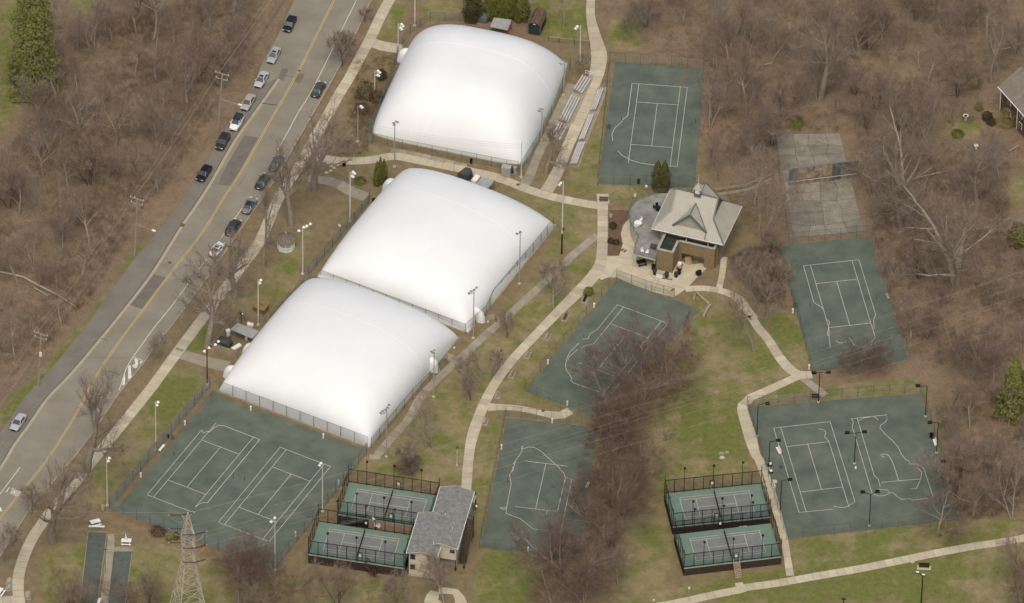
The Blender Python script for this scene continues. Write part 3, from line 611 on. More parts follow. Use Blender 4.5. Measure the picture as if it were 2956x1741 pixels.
drift('leaf_drift', 't02', [(1420, 1080), (1500, 1110), (1570, 1150)], 1.3, 'orange leaf drift right of the lattice tower')
drift('leaf_drift', 't31', [(890, 280), (950, 520), (1010, 650), (1050, 800), (1110, 980)], 0.5, 'orange leaf drift on the right edge of the wire-crossed court')
drift('leaf_drift', 't20', [(1250, 455), (1330, 460), (1450, 470), (1380, 640)], 0.8, 'orange leaf drift at the far edge of the court by the bleachers')

# old concrete court of separate cracked panels
oc = PX((2239, 388), (2425, 385), (2494, 668), (2290, 686))
slabc = tag(MB().prism(oc, -0.06, 0.0).build('concrete_court', mat('crack_dirt', S(92, 80, 62), S(110, 96, 74), scale=2)), 'old concrete court of cracked grey panels before the backboard', 'court')
def bil(q, u, v): return lerp(lerp(q[0], q[1], u), lerp(q[3], q[2], u), v)
cpm = [mat('court_panel_%s' % n_, S(*a_), S(*b_), scale=.5, detail=9, fine=.1) for n_, a_, b_ in (('a', (112, 107, 95), (146, 140, 125)), ('b', (120, 115, 102), (152, 146, 131)), ('c', (106, 101, 90), (138, 132, 118)))]
nu, nv = 4, 9
jr = random.Random(5); gp = [[bil(oc, i / nu + (jr.uniform(-.035, .035) if 0 < i < nu else 0), j / nv + (jr.uniform(-.025, .025) if 0 < j < nv else 0)) for i in range(nu + 1)] for j in range(nv + 1)]
for j in range(nv):
    for i in range(nu):
        q = [gp[j][i], gp[j][i + 1], gp[j + 1][i + 1], gp[j + 1][i]]; c = sum(q, Vector()) / 4
        q = [c + (p - c) * (1 - 0.07 / max(0.5, (p - c).length)) for p in q]
        MB().prism(q, -0.04, 0.02 + jr.uniform(-0.008, 0.012)).build('panel', jr.choice(cpm), slabc)
    if j % 2 == 0:
        for k in range(2):
            u = jr.uniform(0.1, 0.8); v = (j + jr.uniform(0.2, .8)) / nv
            ribbon(MB(), [bil(oc, u, v), bil(oc, u + 0.06, v + 0.03), bil(oc, u + 0.11, v + 0.02), bil(oc, u + 0.17, v + 0.05)], 0.1, 0.036).build('crack', M['asphalt_seam'], slabc)
# ---------------------------------------------------------------- air domes
def dome(label, o, w, l, ang, H, pw, a, rn, seam_v, doors):
    ang = math.radians(ang); ca, sa = math.cos(ang), math.sin(ang); n = 96
    t = np.sin(np.linspace(-PI / 2, PI / 2, n)); U, Vv = np.meshgrid(t, t)
    def place(x, y, z):
        X = (x + 1) / 2 * w; Y = (y + 1) / 2 * l
        return np.stack([o[0] + X * ca - Y * sa, o[1] + X * sa + Y * ca, z], -1)
    def shape(U, Vv):
        x = U * np.sqrt(1 - rn * Vv ** 2 / 2 * np.abs(Vv) ** 6 * 0.5); y = Vv * np.sqrt(1 - rn * U ** 2 / 2 * np.abs(U) ** 6 * 0.5)
        g = np.clip((1 - np.abs(U) ** pw) * (1 - np.abs(Vv) ** pw), 0, 1)
        z = H * g ** a
        # taut pleats where the fabric meets its ground anchors
        eu = np.exp(-((1 - np.abs(U)) / 0.09)); ev = np.exp(-((1 - np.abs(Vv)) / 0.08))
        rip = eu * np.sin(Vv * 52 + np.sin(Vv * 9) * 2.0) * (1 - ev) + ev * np.sin(U * 48 + np.sin(U * 7) * 2.0) * (1 - eu) * 0.55
        z = z + rip * 0.085 * g ** 0.25 * (np.abs(U) < 0.9999) * (np.abs(Vv) < 0.9999)
        return x, y, z
    x, y, z = shape(U, Vv); P = place(x, y, z).reshape(-1, 3)
    root = thing('air_dome', label, 'air dome', (float(P[:, 0].mean()), float(P[:, 1].mean()), 0))
    o0 = np.array(ORG[root.name])
    ii = (np.arange(n - 1)[:, None] * n + np.arange(n - 1)[None, :]).ravel()
    me = bpy.data.meshes.new('membrane'); me.from_pydata((P - o0).tolist(), [], np.stack([ii, ii + 1, ii + n + 1, ii + n], -1).tolist()); me.update()
    me.materials.append(M['dome']); me.polygons.foreach_set('use_smooth', [True] * len(me.polygons))
    ob = bpy.data.objects.new('membrane', me); COL.objects.link(ob); ob.parent = root; ORG[ob.name] = Vector(o0)
    # welded seam strips across the crown
    for sv, wd, dz in seam_v:
        us = np.sin(np.linspace(-1.35, 1.35, 60)); mb = MB()
        aa = [place(*shape(us, np.full_like(us, sv + d))) for d in (-wd, wd)]
        for i in range(59):
            q = [Vector(aa[0][i]), Vector(aa[0][i + 1]), Vector(aa[1][i + 1]), Vector(aa[1][i])]
            mb.quad(*[p + Vector((0, 0, dz)) for p in q])
        mb.build('seam', M['dome_seam'], root)
    for sgn, v0, wd, dp, hh in doors:                     # bulging fabric boots over doors and blowers on the long sides
        mb = MB(); k = 9; rows = []
        for i in range(k):
            s = -1 + 2 * i / (k - 1); prof = []
            env = (1 - abs(s) ** 3.0) ** 0.6
            for j in range(7):
                q = j / 6; out = dp * env * math.cos(q * PI / 2) ** 0.7; hz = hh * (0.35 + 0.65 * env) * math.sin(q * PI / 2) ** 0.7 if j else 0.0
                xx = sgn * (1 + 2 * (out - 0.9 * q) / w); yy = v0 + s * wd / l
                prof.append(Vector(place(np.array(xx), np.array(yy), np.array(hz)).tolist()))
            rows.append(prof)
        for i in range(k - 1):
            for j in range(6): mb.quad(rows[i][j], rows[i + 1][j], rows[i + 1][j + 1], rows[i][j + 1])
        mb.build('door_boot', M['dome'], root, smooth=True)
    # ground anchor beam round the skirt
    mb = MB(); cs = [(-1, -1), (1, -1), (1, 1), (-1, 1)]
    tt = np.linspace(-1, 1, 30); ring = [(-1 + 0 * k, 0) for k in ()]
    per = [(u, -1) for u in tt] + [(1, v) for v in tt[1:]] + [(u, 1) for u in tt[::-1][1:]] + [(-1, v) for v in tt[::-1][1:]]
    pts = []
    for u, v in per:
        xx, yy, _ = shape(np.array(u * 1.0), np.array(v * 1.0)); pts.append(Vector(place(xx * 1.006, yy * 1.006, np.array(0.0)).tolist()))
    strap(mb, pts, 0.35, -0.05, 0.12); mb.build('anchor_beam', M['concrete_dk'], root)
    return root
dome('white air dome at the top between bleachers and road', (-28.9, 47.9), 32.0, 33.2, -16, 10.6, 3.2, 0.66, 0.42, [(0.20, 0.005, 0.03)], [(-1, 0.42, 2.2, 1.3, 3.2)])
dome('white air dome in the middle beside the gazebo', (-37.7, 6.0), 33.1, 35.6, -27.5, 9.4, 2.5, 0.43, 0.02, [(0.28, 0.003, 0.02)], [(-1, 0.62, 2.3, 1.4, 3.2), (1, -0.76, 1.7, 1.4, 3.0)])
dome('white air dome lowest of the three above the double court', (-55.6, -27.0), 32.7, 35.4, -27.5, 9.5, 2.5, 0.38, 0.0, [(0.22, 0.003, 0.02)], [(-1, -0.75, 2.0, 1.5, 3.0), (-1, -0.35, 2.4, 1.3, 3.2), (1, 0.42, 1.9, 1.5, 3.0)])

# ---------------------------------------------------------------- fences
def fence(label, pts, h=3.0, mesh='mesh_thin', post='post_green', rail=None, step=3.0, r=0.045, mid=False, name='chain_link_fence', cat='fence', toprail=True, z=0.0):
    rail = rail or post
    root = thing(name, label, cat, (pts[0].x, pts[0].y, z)); done = set()
    for a, b in zip(pts, pts[1:]):
        n = max(1, round((b - a).length / step)); L = [lerp(a, b, i / n) for i in range(n + 1)]
        for p in L:
            k = (round(p.x, 1), round(p.y, 1))
            if k in done: continue
            done.add(k); MB().tube((p.x, p.y, z - 0.05), (p.x, p.y, z + h + 0.05), r, n=6).build('post', M[post], root)
        if toprail:
            Z = Vector((0, 0, z + h - 0.02)); MB().tube(a + Z, b + Z, r * 0.75, n=5).build('top_rail', M[rail], root)
        if mid:
            Z = Vector((0, 0, z + h * 0.5)); MB().tube(a + Z, b + Z, r * 0.6, n=5).build('middle_rail', M[rail], root)
        for p, q in zip(L, L[1:]):
            d = (q - p).normalized() * 0.03
            MB().quad(p + d + Vector((0, 0, z + 0.06)), q - d + Vector((0, 0, z + 0.06)), q - d + Vector((0, 0, z + h - 0.04)), p + d + Vector((0, 0, z + h - 0.04))).build('mesh_panel', M[mesh], root)
    return root
fence('green windscreen fence on the left and lower sides of the double court', PX((606, 1120), (316, 1472), (789, 1652)), 3.0, 'mesh_green', 'post_green', 'rail_green', mid=True)
fence('green windscreen fence on the right side of the double court', PX((789, 1652), (1058, 1312)), 3.0, 'mesh_green', 'post_green', 'rail_green', mid=True)
fence('chain-link fence between the lowest dome and the double court', [W('t01', 1565, 1375 + 10), W('t12', 895, 372)], 2.7, 'mesh_grey', 'post_grey', step=2.95)
fence('chain-link fence between the middle and lowest domes', [W('q', 1070, 1045), W('t11', 1590, 960)], 2.0, 'mesh_grey', 'post_grey', step=2.95)
fence('chain-link fence along the near side of the upper dome', [W('t10', 930, 1020), W('t10', 1035, 1048), W('t10', 1885, 1212), W('t10', 1970, 1225)], 2.6, 'mesh_grey', 'post_grey', step=2.95)
fence('green fence right of the lowest dome along the diagonal walk', [W('t12', 920, 375), W('t12', 1215, 30), W('t11', 1460, 1190)], 2.6, 'mesh_thin', 'post_green')
fence('green fence right of the middle dome along the diagonal walk', [W('t11', 1590, 975), W('t11', 1740, 845), W('t21', 60, 730), W('t21', 400, 330), W('t21', 490, 215)], 2.6, 'mesh_thin', 'post_green')
fence('green fence left of the middle dome facing the gazebo', [W('t11', 470, 560), W('t11', 700, 290), W('t11', 900, 50), W('t10', 910, 1420)], 2.4, 'mesh_green', 'post_green')
fence('green fence left of the lowest dome behind the light poles', [W('t11', 200, 905), W('t11', 320, 770), W('t11', 490, 590)], 2.4, 'mesh_green', 'post_green')
fence('green fence left of the upper dome along the planting bed', [W('t10', 925, 1030), W('t10', 890, 1010), W('t10', 1000, 740), W('t10', 1060, 560), W('t10', 1110, 400)], 2.6, 'mesh_green', 'post_green')
fence('green fence behind the upper dome below the hedge', [W('t10', 1140, 330), W('t10', 1200, 240), W('t10', 1340, 150), W('m', 960, 265)], 2.2, 'mesh_thin', 'post_green')
fence('green fence right of the upper dome behind the bleachers', [W('t20', 610, 480), W('t20', 500, 780), W('t20', 390, 1020), W('t20', 250, 1240)], 2.8, 'mesh_green', 'post_green')
fence('brown rail fence from the dome to the pale path', [W('m', 1860, 500), W('m', 1990, 520), W('m', 2360, 555)], 1.3, 'mesh_thin', 'wood_dark', 'wood', r=0.06)
fence('chain-link fence around the court right of the bleachers', [W('t20', 1500, 1350), W('t20', 805, 1325), W('t20', 890, 455), W('t20', 1330, 480), W('t20', 1560, 500)], 3.0, 'mesh_faint', 'post_green', r=.032)
fence('brown edged fence right of the pale path', [W('t20', 800, 1320), W('t20', 880, 700), W('t20', 885, 400)], 0.5, 'mesh_thin', 'wood_dark', 'wood')
fence('tall chain-link fence between pavilion plaza and slanted court', [W('t21', 940, 580), W('t21', 1148, 655), W('t21', 1190, 668), W('t21', 1275, 690), W('t21', 1352, 712)], 2.3, 'mesh_grey', 'post_grey', mid=True)
fence('thin chain-link fence on the long left side of the slanted court', [W('t21', 940, 580), W('t21', 285, 1388), W('t22', 540, 98), W('t22', 800, 165)], 2.6, 'mesh_faint', 'post_green', r=.032)
fence('thin chain-link fence around the court left of the thicket', [W('t22', 800, 225), W('t22', 150, 152), W('p', 1383, 1585), W('p', 1520, 1598), W('p', 1670, 1620)], 2.8, 'mesh_faint', 'post_green', r=.032)
fence('thin fence around the court crossed by power lines', [W('t31', 600, 1232), W('t31', 462, 1245), W('t31', 340, 780), W('t31', 215, 340), W('t31', 895, 272), W('t31', 1160, 1170)], 2.8, 'mesh_faint', 'post_green', r=.032)
fence('thin fence around the large pad with black lamp posts', [W('t32', 284, 1034), W('t32', 0, 80), W('t31', 1240, 1392), W('t32', 1530, 892), W('t32', 284, 1034)], 2.6, 'mesh_faint', 'post_green', r=.032, mid=True)
fence('low fence left of the old concrete court', [W('t31', 300, 300), W('t30', 240, 1330), W('t30', 195, 980)], 2.0, 'mesh_faint', 'post_grey')

def plank_fence(label, pts, h=1.9, gap=0.04, w=0.14):
    root = thing('plank_fence', label, 'fence', (pts[0].x, pts[0].y, 0)); r = random.Random(int(abs(pts[0].x * 10)))
    for a, b in zip(pts, pts[1:]):
        n = int((b - a).length / (w + gap)); d = (b - a).normalized(); ang = math.atan2(d.y, d.x)
        for i in range(n):
            p = a + d * ((i + 0.5) * (w + gap)); hh = h + r.uniform(-0.04, 0.04)
            MB().box((p.x, p.y, hh / 2), w, 0.025, hh, ang).build('plank', M['wood'], root)
        for z in (0.4, h - 0.4): MB().beam(a + Vector((0, 0, z)) + Vector((d.y, -d.x, 0)) * -0.06, b + Vector((0, 0, z)) + Vector((d.y, -d.x, 0)) * -0.06, 0.05, 0.09).build('rail', M['wood'], root)
    return root
plank_fence('weathered plank fence on the near side of the equipment yard', [W('f', 275, 870), W('f', 700, 985)])
plank_fence('weathered plank fence on the road side of the equipment yard', [W('f', 275, 870), W('f', 760, 300)])
plank_fence('weathered plank fence on the far side of the equipment yard', [W('f', 760, 300), W('f', 1150, 440)])

# timber handrail on the wooded slope by the pavilion
P = [W('t20', 1650, 1375), W('t20', 1870, 1340), W('t20', 1979, 1300), W('t30', 20, 1330), W('t30', 175, 1262)]
root = thing('handrail', 'long grey timber handrail climbing from the pavilion to the concrete court', 'handrail', (P[0].x, P[0].y, 0))
for a, b in zip(P, P[1:]):
    for z in (0.55, 0.95): MB().beam(a + Vector((0, 0, z)), b + Vector((0, 0, z)), 0.08, 0.14).build('rail', M['wood'], root)
for p in resample(P, 2.4): MB().box((p.x, p.y, 0.5), 0.12, 0.12, 1.1).build('post', M['wood'], root)
walk('path', [p + Vector((0.1, -0.6, 0)) for p in P], 0.7, old=True, step=2.2)

# practice backboard
a, b = W('t30', 300, 1325), W('t30', 790, 1265)
root = thing('backboard', 'long weathered practice wall of peeling panels on the concrete court', 'practice wall', (a.x, a.y, 0))
d = (b - a); up = Vector((0, 0, 4.3)); nrm = Vector((d.y, -d.x, 0)).normalized(); nb = 8
pm = [mat('panel_teal', S(72, 82, 84), S(104, 110, 106), scale=1.2, detail=8), mat('panel_bare', S(118, 104, 84), S(178, 162, 134), scale=1.0, detail=9), mat('panel_worn', S(66, 68, 66), S(164, 148, 122), scale=1.4, detail=9)]
pr = random.Random(3)
for i in range(nb):
    for j in range(3):
        p = a + d * ((i + 0.5) / nb) + Vector((0, 0, 4.3 * (j + 0.5) / 3))
        k = 0 if (i in (0, 5) or (j == 2 and i > 5)) else pr.choice((1, 2, 2))
        MB().obox(p, d / nb * 0.495, nrm * (0.02 + pr.uniform(0, 0.012)), (0, 0, 4.3 / 3 * 0.495)).build('panel', pm[k], root)
MB().obox(a + d / 2 + Vector((0, 0, 0.95)) + nrm * 0.04, d / 2, nrm * 0.008, (0, 0, 0.05)).build('net_line', M['white'], root)
MB().obox(a + d / 2 + Vector((0, 0, 4.35)) - nrm * 0.1, d / 2 * 1.005, nrm * 0.16, (0, 0, 0.05)).build('cap_board', mat('cap_teal', S(96, 108, 108), S(128, 136, 132), scale=1), root)
for i in range(nb + 1):
    p = a + d * (i / nb) - nrm * 0.12; MB().box((p.x, p.y, 2.15), 0.1, 0.12, 4.26, math.atan2(d.y, d.x)).build('stud', M['wood'], root)
for s in (a, b):
    MB().obox(s + Vector((0, 0, 2.15)) - nrm * 0.12, d.normalized() * 0.03, nrm * 0.14, (0, 0, 2.14)).build('end_board', M['greygreen'], root)

# ---------------------------------------------------------------- floodlight poles
def lamp_head(mb_h, mb_l, c, aim, s=1.0):
    aim = Vector(aim).normalized(); c = Vector(c)
    mb_h.tube(c - aim * 0.28 * s, c + aim * 0.05 * s, 0.12 * s, 0.30 * s, n=10)
    mb_l.tube(c + aim * 0.05 * s, c + aim * 0.14 * s, 0.30 * s, 0.24 * s, n=10)
def flood(label, fr, bx, by, topy, lamps, colour='pole_white', r=0.13, armdir=None, topx=None, clear=True):
    b = W(fr, bx, by); h = HT(fr, by - topy)
    root = thing('light_pole', label, 'light pole', (b.x, b.y, 0), 'floodlight poles of the tennis grounds')
    MB().tube((b.x, b.y, -0.1), (b.x, b.y, h), r, r * 0.6, n=8).build('pole', M[colour], root)
    MB().lathe((b.x, b.y, 0), [(0.34, 0), (0.34, 0.25), (0.3, 0.3), (0.1, 0.3)], 10).build('footing', M['concrete'], root)
    if lamps:
        xs = [l[0] for l in lamps]; zs = [l[1] for l in lamps]
        arm = MB()
        for (dx, dz, ax) in lamps: arm.beam((b.x, b.y, h + min(dz, 0) - 0.1), (b.x + dx * 0.85, b.y - 0.2, h + dz), 0.07)
        arm.build('arm', M[colour], root)
        for (dx, dz, ax) in lamps:
            mh, ml = MB(), MB(); lamp_head(mh, ml, (b.x + dx, b.y - 0.25, h + dz), (ax, -0.55, -0.75), 1.15)
            o = mh.build('lamp_head', M['lamp_grey'] if not clear else M['white'], root); ml.build('lens', M['lamp'], o)
    return root
two = [(0.55, 0.1, .5), (0.35, -0.65, .4)]
flood('light pole beside the path joining the road to the upper dome', 't10', 1110, 380, 168, [(0.7, 0.0, .5), (1.0, -0.5, .6), (0.5, -0.9, .4), (0.75, -1.3, .5)])
flood('light pole rising from the dark bushes left of the upper dome', 't10', 943, 690, 505, [(0.7, 0.1, .5), (1.0, -0.3, .6), (0.55, -0.9, .4), (0.8, -1.1, .5)])
flood('short light pole left of the upper dome near the brush', 't10', 823, 1012, 755, [(0.6, 0.0, .4), (0.85, -0.3, .5)], 'pole_grey')
flood('light pole standing before the left end of the upper dome', 't10', 1085, 1192, 870, [(-0.3, -0.3, -.5), (0.2, 0.1, 0), (0.6, 0.0, .4), (-0.1, -0.8, -.3)], 'pole_grey', clear=False)
flood('light pole between gazebo lawn and the middle dome entrance', 't11', 767, 172, -180, [(0.6, 0.2, .5), (0.9, -0.2, .6), (0.4, -0.8, .3), (0.6, -1.0, .4)])
flood('four-lamp light pole right beside the white gazebo', 't11', 430, 548, 210, [(-0.75, -0.9, -.2), (0.2, 0.0, .1), (0.8, 0.3, .4), (1.5, 0.9, .6)])
flood('light pole above the small tan shed by the lowest dome', 't11', 112, 912, 590, two)
flood('brown wooden light pole by the walk to the lowest dome', 't01', 1480, 1335, 1090, [(-0.5, -0.2, -.3), (0.4, 0.7, .1), (1.6, 1.6, .3), (2.2, 2.4, .5)], 'pole_brown', r=0.16)
flood('light pole on the lawn left of the double court', 't02', 1113, 392, 50, two)
flood('light pole by the lower left corner of the double court', 't02', 766, 790, 450, two)
flood('light pole at the lower right of the double court behind a bare tree', 't12', 232, 1248, 900, [(-0.7, -0.1, -.5), (0.0, 0.9, .2)])
flood('light pole on the right side of the double court', 't12', 571, 832, 490, [(-0.3, 0.2, -.3), (-0.55, -0.3, -.4)])
flood('five-lamp light pole at the lower right corner of the lowest dome', 't12', 1028, 440, 100, [(-1.2, -1.0, -.5), (-0.8, -0.5, -.4), (-0.3, -0.1, -.2), (0.1, 0.4, .1), (0.4, 1.1, .2)], 'pole_grey', clear=False)
flood('light pole against the right flank of the lowest dome', 't11', 1365, 1425, 1100, [(-0.6, 0.0, -.5), (0.0, 0.3, .1), (-0.1, -0.4, -.2)], 'pole_grey', clear=False)
flood('four-lamp light pole against the near right flank of the middle dome', 't11', 1648, 1005, 670, [(-1.0, -0.5, -.5), (-0.6, 0.0, -.4), (0.0, 0.4, .1), (0.5, 1.0, .3)], 'pole_grey', clear=False)
flood('light pole against the far right flank of the middle dome', 't21', 245, 618, 255, [(-0.7, -0.1, -.5), (0.0, 0.3, .1)], 'pole_grey', clear=False)
flood('light pole in the brush between upper dome and pale path', 't20', 678, 432, 180, [(-0.7, -0.2, -.5), (-1.0, -0.7, -.5)])
flood('light pole at the far right edge of the upper dome', 't20', 562, 678, 440, [(-0.3, 0.3, -.3), (0.1, -0.1, .1), (-0.9, -0.5, -.5)], 'pole_grey', clear=False)
flood('light pole behind the bare tree by the left bleachers', 't20', 403, 1002, 785, [(-0.5, 0.3, -.3), (0.1, 0.2, .2), (-0.7, -0.2, -.4)], 'pole_grey', clear=False)
flood('tall bare pole behind the upper left of the upper dome', 't10', 1230, 185, -130, [], r=0.15)
flood('slim pole beside the electrical cabinets below the upper dome', 't20', 258, 1268, 1010, [(-0.3, -0.1, -.2)], 'pole_white', r=0.12)
# two-tone pole at the junction
b = W('t21', 548, 402); h = HT('t21', 402 + 110)
root = thing('light_pole', 'tall two-tone pole, dark below, by the path junction', 'light pole', (b.x, b.y, 0), 'floodlight poles of the tennis grounds')
MB().tube((b.x, b.y, -0.1), (b.x, b.y, 5.2), 0.17, 0.15, n=8).build('lower_pole', M['black'], root); MB().tube((b.x, b.y, 5.2), (b.x, b.y, h), 0.14, 0.1, n=8).build('upper_pole', M['pole_white'], root)
MB().box((b.x + 0.25, b.y - .2, 6.6), 0.4, 0.3, 0.6).build('meter_box', M['dk_grey'], root)
for dx, dz in ((-0.5, 0.0), (-0.75, -0.5)):
    mh, ml = MB(), MB(); lamp_head(mh, ml, (b.x + dx, b.y - 0.2, h + dz - 0.2), (-.4, -.5, -.8), 1.1); o = mh.build('lamp_head', M['white'], root); ml.build('lens', M['lamp'], o)

# ---------------------------------------------------------------- black shoebox lamps on the large pad
def shoebox(label, fr, bx, by, fr2, tx_, ty_, arms):
    b = W(fr, bx, by); y0 = FR[fr][1] + by * FR[fr][2]; y1 = FR[fr2][1] + ty_ * FR[fr2][2]; h = (y0 - y1) / VPM
    root = thing('lamp_post', label, 'lamp post', (b.x, b.y, 0), 'black lamp posts of the large pad')
    MB().tube((b.x, b.y, -0.05), (b.x, b.y, h), 0.1, 0.08, n=6).build('pole', M['black'], root)
    MB().lathe((b.x, b.y, 0), [(0.28, 0), (0.28, 0.18), (0.1, 0.2)], 8).build('footing', M['concrete'], root)
    for ax, az in arms:
        MB().beam((b.x, b.y, h), (b.x + ax, b.y - 0.1, h + az), 0.09).build('arm', M['black'], root)
        o = MB().box((b.x + ax * 1.35, b.y - 0.12, h + az + 0.1), 0.85, 0.62, 0.28, 0.1).build('lamp_head', M['black'], root)
        MB().box((b.x + ax * 1.35, b.y - 0.12, h + az - 0.06), 0.7, 0.5, 0.03, 0.1).build('lens', M['lamp_grey'], o)
shoebox('black lamp post at the upper left corner of the large pad', 't32', 72, 292, 't32', 82, 72, [(1.3, 0.5)])
shoebox('double black lamp post at the far edge by the forking path', 't31', 511, 1462, 't31', 522, 1250, [(-0.8, -0.15), (1.2, 0.1)])
shoebox('black lamp post at the upper right corner of the large pad', 't32', 1275, 152, 't31', 1285, 1348, [(-1.3, 0.1)])
shoebox('black lamp post above the white bench right of the tangled court', 't32', 1355, 412, 't32', 1365, 197, [(-1.2, 0.05)])
shoebox('black lamp post on the lower right side by the woods', 't32', 1447, 690, 't32', 1458, 475, [(-1.2, 0.1)])
shoebox('double black lamp post between the two courts, upper', 't32', 768, 488, 't32', 777, 272, [(-1.2, 0.1), (1.2, 0.45)])
shoebox('double black lamp post between the two courts, lower', 't32', 874, 932, 't32', 885, 712, [(-1.15, 0.7), (0.9, 0.9)])
shoebox('black lamp post by the white fallen bench on the left side', 't32', 156, 522, 't32', 163, 334, [(1.2, 0.45)])
shoebox('black lamp post on the lower left side by the narrow walk', 't32', 238, 828, 't32', 247, 612, [(1.2, 0.4)])
# park lamps bottom right
for label, tx_, ty_, dbl in (('black twin lamp post on the lawn in front of a bench', 1245, 1290, 1), ('black lamp top just showing at the bottom edge of the lawn', 682, 1458, 0)):
    h = 7.0; b = W('t32', tx_, ty_ + h * VPM / FR['t32'][2])
    root = thing('lamp_post', label, 'lamp post', (b.x, b.y, 0)); MB().tube((b.x, b.y, -.05), (b.x, b.y, h), 0.12, 0.1, n=8).build('pole', M['black'], root)
    for s in ((-0.95, 0.75), (0.15, 0.1)) if dbl else ((0, 0),):
        o = MB().box((b.x + s[0], b.y + s[1], h + 0.1), 0.8, 0.45, 0.16, -0.3).build('lamp_head', M['black'], root); MB().box((b.x + s[0], b.y + s[1], h + 0.2), 0.6, 0.32, 0.05, -0.3).build('top_panel', M['lamp'] if dbl else M['dk_grey'], o)
        if dbl: MB().beam((b.x, b.y, h - .1), (b.x + s[0], b.y + s[1], h + .05), 0.08).build('arm', M['black'], root)
# short post lamps beside the winding path
for label, fr, x, y, ty_ in (('short white post lamp on the lawn left of the winding path', 's', 590, 1275, 1075), ('slim white post lamp under bare trees by the upper winding path', 's', 1063, 240, 35)):
    b = W(fr, x, y); h = HT(fr, y - ty_); root = thing('lamp_post', label, 'lamp post', (b.x, b.y, 0))
    MB().tube((b.x, b.y, 0), (b.x, b.y, h - 0.5), 0.07, n=6).build('pole', M['pole_white'], root); MB().lathe((b.x, b.y, h - 0.5), [(0.08, 0), (0.2, 0.1), (0.2, 0.4), (0.05, 0.55)], 8).build('lantern', M['dk_grey'], root)
    MB().lathe((b.x, b.y, 0), [(0.25, 0), (0.25, 0.12), (0.08, 0.15)], 8).build('footing', M['concrete'], root)
